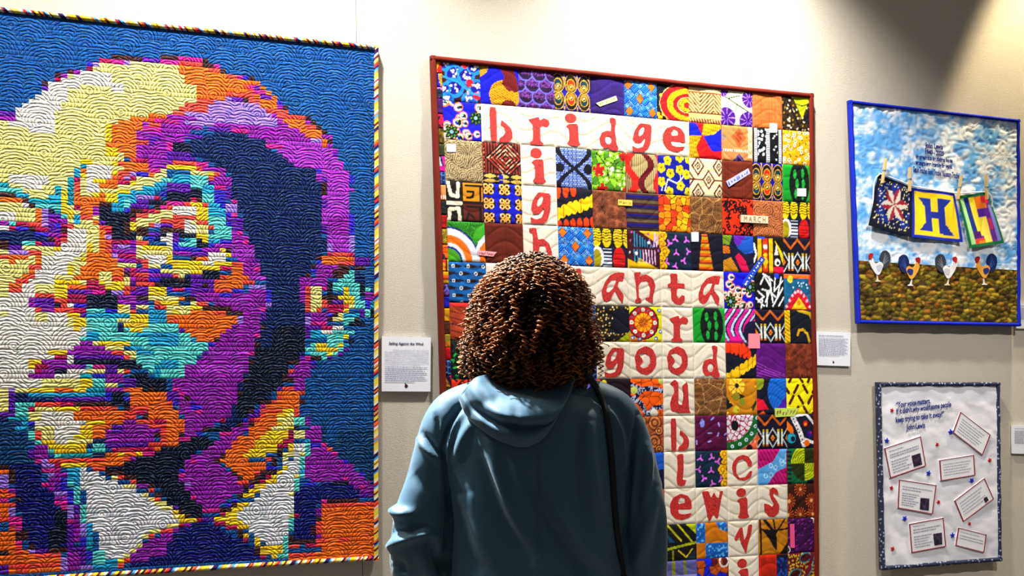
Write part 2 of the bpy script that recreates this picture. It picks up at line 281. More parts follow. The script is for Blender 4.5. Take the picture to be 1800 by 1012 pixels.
# 'crop|' then either polygons  C:x,y x,y ...  or runs of tiles  C x0 x1 y0 y1
CHART = '''
0|p Y 0,240 10,207 34,189 59,171 80,154 103,139 125,128 160,120 175,113 225,105 312,105 312,123 324,125 324,142 334,144 343,153 343,177 323,180 323,186 312,187 312,194 302,199 258,199 258,206 229,206 229,213 204,214 204,219 182,219 182,262 213,265 213,278 235,300 250,420 200,760 0,760
0|p O 312,98 350,104 390,116 399,128 433,136 444,141 462,152 471,162 482,172 494,180 505,188 507,200 541,207 550,218 569,226 578,236 587,247 590,262 540,250 500,215 440,176 380,180 343,190 300,215 270,215 260,240 235,245 235,275 213,275 213,265 182,262 182,219 204,219 204,214 229,213 229,206 258,206 258,199 302,199 323,186 343,177 343,153 324,142 312,123
0|p P 255,215 300,200 330,190 360,190 385,174 440,176 470,190 490,208 520,228 541,240 555,250 590,258 598,283 605,296 615,314 618,332 617,378 618,444 573,444 570,360 562,330 552,296 520,292 495,275 470,255 455,250 400,228 360,225 310,240 300,290 280,300 260,300 240,270 240,235
0|p L 345,195 385,176 440,178 470,195 490,212 480,225 440,222 400,216 345,222 320,212
1|r K 355 400 505 535|r P 400 443 505 535|r C 357 400 535 568|r K 443 485 480 510|r P 485 530 480 515|r C 572 612 455 488|r U 612 655 425 455|r L 655 697 430 462|r C 697 783 398 432|r U 745 783 368 398|r K 783 960 378 412|r M 783 830 412 440|r L 830 875 412 445|r V 960 1085 395 420|r K 1085 1215 375 402|r M 1085 1215 402 435|r M 1215 1362 385 420|r R 1215 1362 420 448|r K 267 313 565 600|r V 313 357 565 600|r V 267 313 600 632|r V 229 267 632 665|r V 180 229 668 698|r V 131 180 700 732|r V 88 131 732 768|r V 38 88 768 800|r P 38 88 800 832|r K 0 38 800 832|r D 0 38 832 870|r V 0 38 870 945|r K 0 38 945 975|r L 0 38 975 1010
1|p W 270,640 357,570 443,545 530,500 612,490 697,495 741,510 780,520 780,550 830,580 830,640 745,640 745,600 655,570 560,590 443,610 443,700 400,760 355,820 355,915 200,920 180,880 45,870 45,840 88,830 131,740 180,705 229,670
1|r G 710 750 850 980|r R 1260 1362 695 722|r R 1215 1310 722 755|r R 1175 1250 758 785|r R 1005 1170 800 830|r R 1000 1085 830 860|r L 1250 1362 755 785|r P 1175 1362 788 815|r M 1050 1210 815 845|r M 955 1090 865 900|r P 1090 1362 845 880|r P 1005 1250 900 960|r R 920 1005 945 980|r V 1250 1362 905 950|r N 1200 1362 985 1012|r K 1150 1200 985 1010|r M 920 1005 980 1010|r V 1005 1090 940 985
2|r M 0 85 395 425|r K 85 125 400 430|r K 92 165 435 465|r M 165 235 445 470|r K 235 270 485 510|r R 125 235 470 500|r R 0 90 425 450|r R 270 340 520 550|r M 340 375 525 550|r U 375 410 530 560|r K 410 445 535 565|r R 375 440 565 590|r V 440 515 570 600|r M 410 450 570 600|r R 400 470 600 660|r M 470 550 610 640|r V 515 590 645 675|r R 405 480 660 690|r U 615 645 685 710|r P 610 650 715 745|r K 650 685 725 750|r R 545 685 750 785|r R 610 690 785 820|r R 690 790 795 820|r K 795 825 800 830|r P 795 830 830 855|r K 830 860 835 860|r R 790 895 865 890|r K 895 930 875 900|r K 930 965 905 935|r P 930 975 935 965|r K 970 1000 945 970|r L 835 930 945 970|r V 300 370 655 690|r K 370 400 665 690|r L 270 300 650 680|r R 55 195 680 705|r R 0 125 705 755|r L 125 200 700 740|r Y 0 55 590 690|r R 270 405 625 655|r P 440 640 880 960|r V 160 400 870 915|r V 0 130 905 960|r M 300 400 870 905|r M 545 640 975 1005|p D 0,960 110,930 200,900 330,905 470,940 545,980 600,1012 0,1012
3|p Y 0,0 710,0 710,50 830,60 830,120 1000,130 1000,240 950,500 660,600 660,900 400,1012 0,1012|r W 40 310 215 260|r W 50 310 260 300|r W 135 270 300 330|r T 0 40 265 292|r A 0 130 297 335|r K 5 90 337 370|r S 90 180 340 375|r O 0 135 375 408|r K 135 180 380 412|r T 180 400 385 418|r S 315 400 348 383|r T 360 400 312 345|r W 140 185 410 445|r K 185 230 418 447|r A 230 400 418 452|r G 400 440 315 450|r T 440 490 250 415|r S 495 535 178 245|r T 535 578 138 172|r G 540 620 105 137|r O 535 578 178 210|r G 535 578 210 245|r C 495 535 250 285|r R 490 535 285 320|r O 490 535 320 355|r W 580 745 140 240|r W 580 660 240 350|r O 490 705 360 397|r O 490 660 397 430|r C 490 530 430 460|r O 530 615 430 492|r P 615 660 430 500|r R 530 615 495 527|r S 490 530 500 555|r G 445 490 455 520|r G 400 440 460 490
3|r O 230 270 455 555|r L 270 310 455 580|r N 312 355 455 490|r T 355 400 455 490|r V 312 400 490 525|r P 310 440 525 560|r A 400 440 500 525|r W 0 100 480 550|r P 0 50 555 582|r A 50 95 555 582|r C 95 180 557 587|r R 180 270 560 590|r L 270 320 555 582|r V 320 365 560 590|r U 365 400 562 592|r C 400 445 562 595|r R 445 490 562 595|r W 0 45 582 612|r C 45 90 587 617|r U 90 180 590 622|r K 180 230 592 622|r C 230 320 595 625|r V 320 400 595 625|r K 400 445 598 628|r C 445 490 598 630|r D 0 230 622 657|r U 230 320 627 660|r P 320 400 627 660|r C 400 445 632 662|r G 445 490 630 662|r K 0 45 657 690|r D 45 135 657 690|r A 135 230 660 717|r D 230 315 660 692|r K 315 360 662 692|r C 360 400 662 692|r R 400 440 665 692|r K 0 45 690 718|r V 45 135 690 718|r C 230 270 692 722|r V 270 355 692 724|r C 355 400 695 726|r L 45 180 722 755|r R 180 270 727 757|r G 355 400 727 760|r R 5 45 760 787|r O 45 180 760 787|r O 230 310 765 792|r O 45 85 792 822|r O 230 270 792 825
3|p W 490,600 580,600 640,600 600,690 580,745 530,770 445,830 445,900 360,930 360,1010 140,1010 185,930 230,900 270,840 280,790 400,760 400,700 445,690 445,640|r R 180 270 827 860|r O 180 225 860 892|r O 135 180 892 922|r R 180 225 892 922|r R 95 180 925 957|r O 50 135 957 990|r R 50 135 990 1012|r Y 580 660 590 690|r G 580 640 690 770|r G 530 610 770 800|r G 445 490 837 900|r G 360 490 932 962|r G 360 445 962 1000|r O 660 705 560 790|r O 615 660 530 560|r O 610 745 770 803|r O 580 785 803 838|r O 530 820 840 870|r O 530 660 870 905|r Y 660 745 870 935|r O 745 830 870 905|r K 830 870 873 905|r R 780 865 907 937|r O 490 660 907 937|r G 490 530 937 967|r R 445 575 967 997|r C 600 660 937 967|r G 660 740 940 970|r G 745 865 945 1000|r V 575 740 970 1000
3|r O 710 920 10 90|p P 920,10 1160,0 1160,40 1170,110 1160,180 1085,205 1005,205 1005,130 920,95|r N 1160 1362 0 75|r V 1160 1362 75 120|r M 1120 1160 0 60|r R 1195 1320 115 150|r R 880 960 95 125|r M 1005 1085 170 205|r C 920 1005 105 130|r Y 710 830 50 120|r G 700 820 45 80|r G 750 790 120 150|r R 790 870 125 155|r O 830 1005 135 195|r R 790 875 197 230|r L 875 915 200 237|r U 915 1000 202 240|r O 1000 1040 210 242|r G 750 790 193 225|r O 745 790 225 260|r R 790 830 230 262|r L 830 875 232 267|r C 875 950 237 272|r O 700 785 262 295|r C 785 870 267 300|r G 870 950 275 307|r Y 950 1090 245 280|r G 655 700 258 290|r O 660 785 295 330|r G 615 660 330 355|r G 785 870 305 337|r Y 870 950 307 345|r Y 950 1040 280 320|r O 660 700 330 362|r G 700 785 335 402|r Y 785 870 337 372
3|r Y 1085 1160 180 250|r G 1160 1362 150 195|r Y 1040 1160 200 250|p S 785,380 870,350 950,320 1040,290 1090,255 1200,225 1362,225 1362,290 1285,300 1160,300 1090,330 1040,350 950,390 910,430 785,470|r A 1090 1200 250 290|r A 1280 1362 285 325|r T 785 870 430 470|r A 830 910 400 440|p N 660,440 745,440 745,475 870,480 870,670 745,670 745,570 700,560 700,540 660,520|r K 660 745 402 438|r S 745 785 405 475|r V 1160 1285 292 327|r U 1090 1160 327 362|r N 1130 1362 332 392|r L 950 1040 360 388|r C 1040 1085 360 392|r V 950 1000 388 450|r N 1000 1100 392 422|r K 1085 1160 397 427|r M 1160 1250 397 427|r R 1250 1285 395 422|r G 1285 1362 395 427|r C 1320 1362 367 397|r K 1040 1085 427 460|r V 910 950 420 452|r K 870 980 455 512|r U 830 870 452 480|r C 980 1040 460 492|r R 1040 1085 460 492|r M 1085 1130 427 457|r R 1130 1170 430 457|r W 1170 1362 427 500|r Y 1085 1180 457 522|r R 1170 1362 500 532|r G 1320 1362 470 502|r R 950 1000 492 522|r Y 1000 1090 502 557|r R 1085 1170 532 562|r Y 870 1000 525 605|r G 870 950 560 600|r C 870 910 515 547|r R 1170 1250 532 602|r W 1250 1362 537 612|r R 1000 1040 565 592|r L 1040 1085 560 592|r V 1085 1170 562 602|r K 950 1000 590 642|r K 1090 1245 602 627
3|r N 1200 1320 607 662|r G 1320 1362 612 642|r V 1000 1085 622 652|r N 1085 1125 627 652|r W 1125 1165 622 722|r V 1165 1210 632 667|r D 1040 1085 652 687|r W 1085 1125 660 692|r U 1000 1040 652 687|r T 1250 1320 640 672|r N 1320 1362 645 675|r A 1200 1362 672 732|r U 1165 1210 672 732|r R 950 1000 680 712|p Y 950,715 1160,700 1165,800 1110,850 1030,850 990,820 950,800|r G 990 1120 692 722|r W 990 1130 770 845|r V 1165 1210 732 762|r U 1210 1362 707 740|r P 1200 1362 742 792|r G 1160 1200 765 802|r G 1120 1362 800 852|r K 1240 1290 797 827|r O 1290 1330 800 832|r G 1200 1362 822 882|r Y 1115 1290 855 925|r V 1110 1165 885 922|r R 1165 1200 890 922|r D 1280 1362 892 932|r N 1320 1362 897 932|r N 1115 1362 932 987|r K 1205 1280 927 957|r R 1000 1100 945 980|r K 1060 1110 957 987|r C 950 1000 917 950|r G 1030 1110 985 1012|r U 1110 1362 987 1012|r C 1200 1280 987 1012
3|r V 660 705 535 567|r R 660 745 575 602|r C 705 750 602 632|r L 705 745 640 672|r K 830 870 542 630|r R 870 910 610 642|r U 870 910 642 677|r N 910 950 622 672|r R 705 745 675 705|r C 745 870 675 707|r P 870 950 680 712|r R 705 745 707 737|r P 745 785 707 740|r L 785 870 707 737|r V 870 950 712 742|r R 705 745 740 770|r P 745 950 742 772|r L 745 785 772 802|r C 785 950 772 807|r P 785 950 807 842|r C 950 990 812 842|r R 990 1030 815 847|r P 830 1000 847 877|r U 1000 1110 850 885|r R 950 1000 880 912|r P 1000 1110 885 917|r C 870 950 872 907|r P 870 950 907 942|r U 1000 1110 917 945|r R 865 905 975 1010|r V 905 950 945 1010|r R 950 1000 947 980
4|p D 0,0 480,0 640,90 740,165 855,180 900,280 905,400 910,640 945,680 945,760 880,790 830,850 840,900 770,960 770,1012 540,1012 520,930 500,850 470,780 430,680 390,600 380,520 350,480 340,420 310,370 300,240 260,200 200,160 75,110 0,110
4|p p 520,0 900,0 975,30 1010,60 1045,130 1070,180 1110,250 1120,330 1115,480 1110,750 950,750 945,640 910,540 905,380 940,370 940,290 880,240 860,180 740,165 640,90 560,20|r M 540 650 0 30|r O 905 970 0 25|r K 900 940 287 375|r V 975 1010 60 92|r U 1085 1118 230 290|r U 1090 1120 480 640|r L 1090 1120 640 750|r L 945 985 690 750|r V 908 942 385 440|r V 910 945 560 640|r U 860 900 190 215|r V 900 940 250 285|r P 940 1090 520 640
4|r V 0 75 90 122|r R 0 60 122 152|r M 75 150 127 157|r G 0 80 155 217|r R 75 190 165 197|r P 110 260 165 197|r Y 0 145 197 230|r G 145 190 200 227|r R 190 225 200 230|r P 225 260 197 230|r A 0 145 228 292|r R 150 180 235 262|r P 180 300 237 272|r V 145 180 265 297|r P 180 310 272 302|r M 180 245 302 332|r V 245 310 302 337|r A 0 110 292 330|r S 110 180 300 342|r N 0 105 330 367|r K 40 105 367 397|r A 110 180 342 402|r U 180 245 337 402|r V 245 300 342 392|r M 280 310 377 412|r G 0 115 402 432|r R 115 150 402 432|r S 150 210 402 452|r U 210 275 407 482|r L 275 345 417 482|r W 0 40 432 492|r G 40 145 440 482|r S 145 245 452 522|r M 310 345 485 517|r U 245 310 482 522|r R 0 75 505 532|r G 75 145 482 542|r A 145 245 522 582|r V 245 380 522 557|r Y 0 75 542 577|r R 75 150 550 577|r M 285 310 557 587|r U 245 285 552 582|r V 310 380 557 602|r W 0 40 577 612|r Y 40 150 577 612|r R 150 185 582 612|r A 185 280 582 622|r M 345 380 597 622|r P 280 345 592 627|r G 40 150 612 642|r A 150 300 622 657|r P 300 380 627 657
4|r N 0 40 612 642|r N 45 115 642 682|r G 115 150 645 672|r S 150 230 652 682|r U 230 300 657 687|r P 300 415 652 692|r M 380 410 657 682|r A 0 75 642 702|r N 75 150 682 707|r U 150 200 685 712|r P 190 440 692 722|r U 0 110 707 737|r P 110 225 712 742|r G 230 265 712 742|r K 265 300 715 742|r p 300 440 722 762|r V 0 150 742 772|r W 155 265 747 802|r G 265 300 752 802|r p 300 445 752 792|r K 30 75 772 802|r O 75 150 772 802|r G 0 300 802 832|r W 120 200 800 832|r V 445 480 782 842|r P 340 445 785 815|r G 35 225 832 862|r R 300 380 817 852|r P 380 485 812 852|r G 0 115 862 892|r C 230 300 842 872|r O 300 370 852 897|r P 375 485 852 902|r M 445 485 842 872|r N 115 230 872 902|r R 230 265 897 932|r O 265 400 900 942|r p 400 520 902 942|r V 0 115 897 932|r N 115 225 902 937|r V 0 190 932 962|r R 190 230 932 962|r O 230 385 937 972|r R 385 440 932 962|r V 0 70 962 1012|r C 70 120 962 992|r R 160 200 970 1002|r O 190 370 972 1002|r L 405 520 967 1002
4|r C 950 1155 755 782|r R 990 1085 757 782|r K 880 910 780 812|r O 910 1120 785 832|r G 1120 1155 785 812|r R 1020 1120 812 842|r U 880 910 812 842|r V 1155 1230 785 837|r K 835 875 840 872|r P 875 1020 847 932|r K 1020 1085 845 892|p D 1085,845 1190,840 1200,1012 1120,1012 1085,900|r A 1085 1120 875 907|r A 1050 1120 907 942|r U 840 880 872 902|r A 1020 1120 937 967|r K 800 840 900 932|r K 985 1050 882 932|r P 770 950 937 1002|r A 985 1165 972 1012|r K 1155 1200 845 872|r G 840 910 1000 1012
5|r W 0 610 60 700|r Y 0 45 0 90|r O 50 135 0 32|r R 50 135 32 55|r W 135 250 0 60|r Y 250 360 0 90|r G 360 445 0 60|r O 445 575 0 27|r C 575 740 0 27|r V 700 740 0 32|r G 740 860 0 32|r R 865 905 0 62|r C 905 950 0 32|r V 950 1030 0 32|r G 1030 1110 10 72|r C 1115 1160 10 42|r V 445 580 30 67|r P 580 655 30 62|r M 655 700 32 62|r N 700 780 30 72|r L 780 860 35 67|r V 905 1030 35 67|r R 235 370 62 97|r G 370 445 62 127|r C 445 575 67 97|r N 575 820 67 162|r P 820 950 72 132|r K 950 1025 75 102|r Y 1030 1160 72 105|r V 950 1030 102 132|r Y 0 45 190 220|r Y 230 320 195 245
5|r P 185 230 97 160|r V 230 360 97 160|r R 360 445 97 132|r N 365 405 132 157|r R 405 445 132 157|r P 445 490 97 132|r U 490 575 122 152|r C 445 575 97 125|r R 230 270 165 192|r P 270 370 165 192|r R 370 490 157 187|r C 490 575 157 190|r A 575 740 162 197|r U 740 785 165 192|r N 785 820 157 190|r Y 820 905 137 192|r G 820 865 137 167|r V 905 950 137 167|r R 905 945 170 197|r Y 950 1000 137 172|r C 995 1030 140 167|r S 1030 1075 137 167|r C 1075 1115 137 167|r R 1115 1155 140 167|r Y 865 1030 187 227|r G 900 1030 197 292|r G 445 570 192 222|r V 570 610 192 222|r S 610 830 197 227|r T 830 865 197 227|r G 485 610 227 297|r Y 445 485 222 292|r G 485 570 292 327|r A 610 785 227 327|r D 785 830 262 327|r Y 830 870 227 262|r G 830 1030 262 297|r D 785 865 297 327|r A 865 910 297 327|r G 905 1030 297 330
5|r S 1030 1155 167 262|r L 1120 1155 172 202|r R 1155 1195 177 227|r Y 1160 1362 142 212|r G 1195 1240 175 205|r G 1075 1155 30 70|r O 1075 1115 105 132|r G 1115 1240 100 140|r Y 1110 1362 80 105|r O 1240 1280 80 110|r K 1280 1315 82 110|r O 1160 1362 212 267|r R 1195 1240 235 262|r O 1240 1362 267 330|r V 1240 1280 297 322|r K 1280 1315 330 352|r O 1315 1362 330 360|r K 1310 1362 357 392
5|p A 610,330 950,330 1030,260 1240,265 1240,320 1310,360 1362,390 1362,500 1320,520 1250,580 1250,645 1080,645 1030,600 985,580 945,540 945,470 910,440 865,400 865,390 570,390 570,360 610,355|r S 950 1240 327 360|r S 1030 1230 360 432|r S 1110 1240 522 592|r S 910 990 432 462|r S 945 1040 462 492|r S 610 660 330 392|r A 1030 1240 267 297|r S 1040 1110 560 645|r D 865 910 397 427|r G 660 870 397 432|r P 530 655 397 432|r C 445 490 435 462|r P 490 700 432 467|r R 700 740 437 467|r Y 740 905 437 462|r G 310 445 437 497|r P 445 780 462 497|r R 780 830 467 492|r Y 830 945 467 522|r P 270 445 500 532|r C 360 445 497 527|r V 490 860 497 527|r R 865 905 497 522|r G 185 270 502 532|r G 185 230 532 562|r U 230 270 535 562|r C 270 320 535 562|r P 320 490 532 562|r N 490 945 527 557|r C 230 270 562 602|r P 270 360 567 602|r N 365 445 567 597|r P 450 530 562 592|r V 530 575 562 592|r A 575 615 562 592|r M 615 700 562 592|r V 700 820 562 597|r N 820 990 560 592|r P 185 360 600 632
5|r Y 450 535 597 627|r T 535 655 597 622|r U 655 700 602 627|r P 700 860 597 632|r R 860 905 592 617|r N 900 1030 597 642|r N 830 950 627 652|r G 530 615 632 692|r Y 300 530 632 692|r W 360 530 597 630|r A 615 700 632 692|r U 700 740 627 687|r P 740 830 632 682|r V 830 950 657 692|r N 950 1160 652 742|r G 185 575 697 727|r O 360 490 697 727|r T 575 700 692 747|r P 700 870 692 722|r V 740 840 722 747|r D 90 190 732 762|r S 190 700 732 757|r D 90 360 762 792|r V 360 700 757 787|r U 700 780 752 787|r N 780 865 742 812|r R 865 905 717 747|r O 905 980 717 742|r R 980 1030 720 747|r K 1030 1075 717 742|r U 865 905 752 782|r L 45 90 700 757|r V 45 90 757 862|r A 90 225 797 827|r R 230 405 792 817|r C 405 490 790 817|r K 490 780 787 817|r N 780 905 787 817|r K 830 905 817 842|p O 905,750 1120,750 1120,800 1160,800 1210,860 1210,900 1255,910 1255,1012 1130,1012 1120,950 1000,900 1000,870 905,850|r A 90 180 827 922|r C 180 225 827 852|r Y 225 360 827 852|r G 360 535 822 852|r R 535 820 817 852|r O 485 830 852 882
5|r C 830 950 852 882|r K 910 950 852 877|r C 950 1000 857 882|r R 905 1000 830 855|r Y 180 300 862 922|r W 300 490 852 922|r O 485 830 882 917|r R 830 945 877 912|r K 955 1000 882 912|r O 1000 1210 872 912|r V 0 90 865 892|r D 0 45 892 922|r T 45 180 892 922|r W 180 580 922 962|r G 580 700 922 962|r O 700 830 922 952|r P 830 950 917 952|r R 950 1040 922 947|r C 1040 1130 922 947|r b 0 130 922 1012|r S 130 220 950 1012|r U 180 220 950 980|r Y 225 360 950 1012|r W 360 530 962 1012|r G 530 655 962 1012|r O 655 780 952 1012|r V 780 830 952 985|r P 830 1000 952 987|r R 1000 1130 947 977|r V 745 780 985 1012|r P 780 1000 985 1012|r C 1000 1060 987 1012|r R 1060 1130 977 1012|r K 1050 1090 980 1005|p P 1250,590 1320,520 1362,500 1362,1012 1255,1012 1255,900 1210,880 1200,740 1160,650 1250,640|r V 1120 1205 747 802|r R 1120 1165 802 835|r U 1165 1205 800 837|r M 1205 1245 740 770|r K 1250 1290 770 802|r M 1165 1205 690 715
6|p P 210,60 520,40 550,140 520,240 490,270 480,340 440,400 440,470 410,510 410,600 370,640 335,740 330,840 300,900 280,930 200,960 100,990 0,1012 0,560 40,550 150,480 150,400 215,380 260,320 335,260 375,215 380,180 200,150 110,110 0,90 0,50
6|p D 520,0 770,0 775,60 800,140 810,290 805,420 790,470 730,520 700,560 690,590 660,640 640,690 590,720 560,780 490,810 450,860 380,920 330,960 200,990 110,1010 300,910 310,850 335,800 340,720 370,650 410,600 415,510 450,470 480,330 500,260 550,200 550,120 570,70|p N 600,280 800,280 800,440 700,560 640,690 500,810 380,920 340,900 340,760 420,600 480,420 560,420|r L 520 545 30 142|r U 545 575 50 122|r L 485 520 210 242|r M 515 550 155 182|r V 500 550 182 240|r p 210 380 90 125|r p 100 400 450 500|r p 60 380 560 600|r M 400 445 455 477|r M 445 480 330 357|r K 445 480 395 415|r K 410 440 515 542|r K 375 405 635 662|r K 340 370 735 762|r K 490 525 275 295
6|r P 770 800 0 122|r R 805 840 25 182|r Y 840 910 25 182|r M 910 950 0 27|r K 915 985 60 122|r N 945 985 0 62|r R 910 945 117 172|r C 945 1050 122 182|r V 985 1050 97 142|r A 985 1055 0 52|r G 1055 1090 25 82|r G 1020 1060 62 92|r K 985 1020 62 92|r A 1090 1165 0 87|r G 1060 1130 92 132|r A 1130 1165 90 117|r R 1060 1095 147 172|r Y 1095 1130 147 172|r A 1130 1200 117 172|r N 1165 1205 0 82|r A 1205 1240 25 57|r P 1205 1285 57 107|r U 1205 1240 112 172|r S 1240 1285 117 167|r G 1060 1090 177 202|r S 1060 1170 182 232|r V 1170 1200 182 232|r A 1205 1240 182 232|r N 1240 1300 177 237|r R 880 910 167 192|r Y 850 880 167 197|r V 805 840 182 207|r L 805 845 207 237|r P 845 955 202 237|r U 955 985 207 232|r K 985 1020 207 232|r Y 1020 1055 207 267|r M 845 950 237 267|r K 950 985 237 262|r Y 985 1020 237 267|r L 805 840 242 267|r V 840 930 267 297|r C 930 985 270 297|r W 1000 1055 270 297
6|r A 1055 1130 232 292|r K 1130 1165 237 267|r N 1100 1200 267 297|r S 845 950 300 327|r W 915 1020 300 327|r W 950 985 327 352|r A 985 1100 302 357|r K 1095 1130 300 327|r A 1055 1130 327 352|r V 810 845 267 382|r S 845 950 327 382|r A 950 1055 352 387|r G 1055 1085 357 387|r S 1085 1130 362 387|r A 845 1025 387 417|r G 880 950 390 417|r G 1030 1055 390 417|r S 1055 1090 392 417|r N 1090 1130 370 412|r A 800 880 417 447|r G 880 1025 417 447|r A 1025 1055 417 442|r S 800 850 447 477|r A 850 1025 447 477|r G 955 985 450 477|r V 1030 1060 450 477|r V 1060 1090 420 447|r A 915 950 477 507|r M 805 840 477 507|r K 840 910 477 507|r V 955 1000 477 502|r V 765 805 480 512|r P 735 850 512 582|r U 840 880 512 537|r M 850 880 537 562|r V 850 880 562 592|r K 735 770 510 535|r K 700 735 532 562|r R 700 735 565 592|r P 730 850 582 642|r K 660 695 600 622|r P 695 810 612 652|r M 665 690 630 657|r K 660 735 652 682|r P 730 805 652 692|r V 630 660 690 715|r R 660 735 690 717|r P 735 805 687 717
6|r R 595 630 720 747|r O 630 770 717 747|r U 770 805 717 742|r R 595 640 747 777|r O 640 750 747 777|r R 750 810 742 772|r K 500 560 780 812|r R 560 595 780 807|r O 595 770 777 807|r U 770 800 777 802|r K 770 810 802 832|r M 490 530 815 842|r O 530 770 807 842|r K 415 455 848 875|r U 455 490 850 877|r R 490 665 842 872|r G 665 735 837 867|r R 735 770 842 867|r V 415 490 880 907|r R 490 530 877 907|r O 530 630 872 907|r G 630 670 872 902|r Y 670 735 872 907|r R 735 770 867 892|r U 380 415 915 942|r C 415 455 915 942|r R 455 490 912 942|r O 490 595 907 942|r G 595 630 907 942|r Y 630 735 907 942|r A 735 805 902 937|r V 805 850 902 932|r K 330 380 942 972|r P 380 415 950 977|r K 415 455 947 972|r O 455 595 942 977|r G 595 640 942 977|r Y 640 735 942 972|r A 735 805 937 972|r P 805 850 932 967|r P 310 410 977 1012|r R 415 450 980 1012|r O 450 565 977 1012|r Y 565 735 977 1002|r G 565 700 990 1012|r A 735 770 972 997|r p 830 900 967 1012|r C 700 735 1000 1012|r N 735 770 1000 1012|r Y 770 800 1000 1012|r C 240 270 920 945
6|r V 0 210 0 62|r K 110 160 0 22|r R 190 300 25 57|r O 200 370 0 27|r U 300 370 27 57|r U 215 300 62 87|r V 0 75 60 92|r K 0 60 87 112|r G 0 75 112 152|r Y 0 60 130 185|r R 75 150 122 152|r K 110 180 147 170|r G 0 110 152 212|r O 0 180 187 217|r K 180 300 160 190|r R 180 260 182 205|r K 260 370 187 212|p O 0,215 335,215 335,260 300,265 300,300 265,305 265,330 225,335 225,365 190,385 30,385 30,330 0,330|r K 30 75 362 392|r K 180 225 367 392|r S 0 30 362 392|r A 0 150 397 452|r A 0 115 452 482|r A 0 75 487 517|r A 0 35 522 547|r U 150 190 397 422|r V 115 150 452 482|r L 340 375 217 262|r V 0 50 800 860|r U 20 80 835 862|r M 40 80 870 890|p N 0,1012 60,990 200,970 330,965 300,1012|r V 50 130 985 1005
7|p b 0,0 225,0 270,100 190,140 190,200 225,215 270,270 100,330 0,260|p d 60,250 270,260 270,380 355,400 355,500 400,540 445,560 440,810 260,830 180,790 175,690 130,640 130,560 95,540 95,330 50,290|p N 365,540 440,560 440,800 350,810 340,720 370,680
7|r S 105 180 0 27|r A 180 225 32 72|r R 225 270 32 72|r Y 225 360 0 32|r G 270 320 35 105|r Y 270 360 32 72|r W 360 490 0 102|r G 490 655 32 67|r G 530 655 0 32|r O 655 745 0 32|r O 655 700 32 67|r T 700 830 35 67|r A 225 270 75 102|r G 270 360 72 107|r Y 445 655 72 102|r D 655 700 72 102|r T 700 785 67 102|r D 785 830 67 97|r R 270 315 107 142|r G 315 610 107 142|r D 610 655 102 132|r A 655 740 102 162|r A 315 355 142 177|r G 355 575 142 172|r S 580 655 137 172|p P 740,0 1090,0 1090,40 1050,100 1000,130 740,135|r V 745 830 0 32|r O 1090 1215 0 125|r R 1090 1130 0 95|r K 1045 1090 20 62|r V 740 830 102 132|r V 830 1000 97 127|r R 1000 1130 92 125|r C 745 1050 132 167|r O 1050 1095 127 157|r C 1095 1130 127 157|r U 1130 1180 125 152|r K 1215 1250 30 57|r P 1255 1362 0 52|r M 1215 1290 60 87
7|p N 1050,160 1362,70 1362,200 1290,230 1220,290 1220,370 1260,400 1300,450 1300,560 1362,560 1362,640 1265,600 1170,540 1130,470 1090,430 1050,400 920,360 830,330 740,300 700,260 830,240 950,200|p P 1290,210 1362,200 1362,510 1300,470 1260,380 1220,330 1220,300|r M 1215 1260 315 345|r U 1215 1255 280 310|r L 1260 1300 380 408|r M 1300 1340 440 490
7|r T 360 655 175 202|r A 360 420 175 205|r D 655 700 172 202|r C 700 740 172 202|r O 740 915 172 197|r G 785 830 170 197|r G 915 960 167 192|r M 960 1050 160 192|r R 315 785 207 237|r O 740 830 202 232|r R 830 870 195 225|r P 870 950 195 227|r P 225 315 107 212|r V 190 230 150 202|r M 225 270 212 242|r L 270 315 212 242|r L 270 355 247 282|r C 355 400 247 282|r G 400 610 242 277|r O 610 655 237 267|r O 655 830 237 267
7|p w 530,275 655,300 700,330 830,375 960,440 1090,510 1220,580 1300,625 1220,680 1090,700 1010,740 970,770 930,820 890,860 820,890 710,890 705,830 660,820 655,690 610,660 610,580 575,540 575,430 530,400|r Y 615 655 272 302|r R 655 700 272 302|r R 700 740 302 332|r K 740 830 302 332|r Y 745 785 340 367|r R 785 830 337 367|r K 830 920 332 362|r Y 830 880 375 402|r R 880 920 367 392|r Y 880 920 400 427|r C 920 950 397 422|r P 950 1010 395 420|r K 1010 1050 395 422|r Y 960 1010 430 457|r R 1010 1050 427 452|r K 1050 1095 430 457|r Y 1010 1050 460 487|r R 1050 1095 460 485|r Y 1050 1130 490 522|r Y 1100 1175 525 552|r V 1175 1215 515 542|r G 1170 1220 555 582|r K 1220 1260 555 582|r G 1200 1265 590 617|r Y 1170 1220 590 622|r G 1220 1305 620 652|r K 1265 1300 590 617|r C 1305 1362 615 642|r Y 1130 1220 660 687|r C 1220 1265 657 682|r P 1265 1305 652 680|r Y 1010 1095 702 732|r R 1095 1170 700 727|r P 1170 1260 692 722|r Y 970 1010 740 767|r R 1010 1050 737 762|r R 970 1010 775 802|r Y 930 970 780 812|r R 930 970 812 837|r Y 890 925 817 847|r R 890 925 850 877|r Y 850 890 857 882|r R 845 890 890 912|r G 800 845 890 917|r R 800 845 920 942
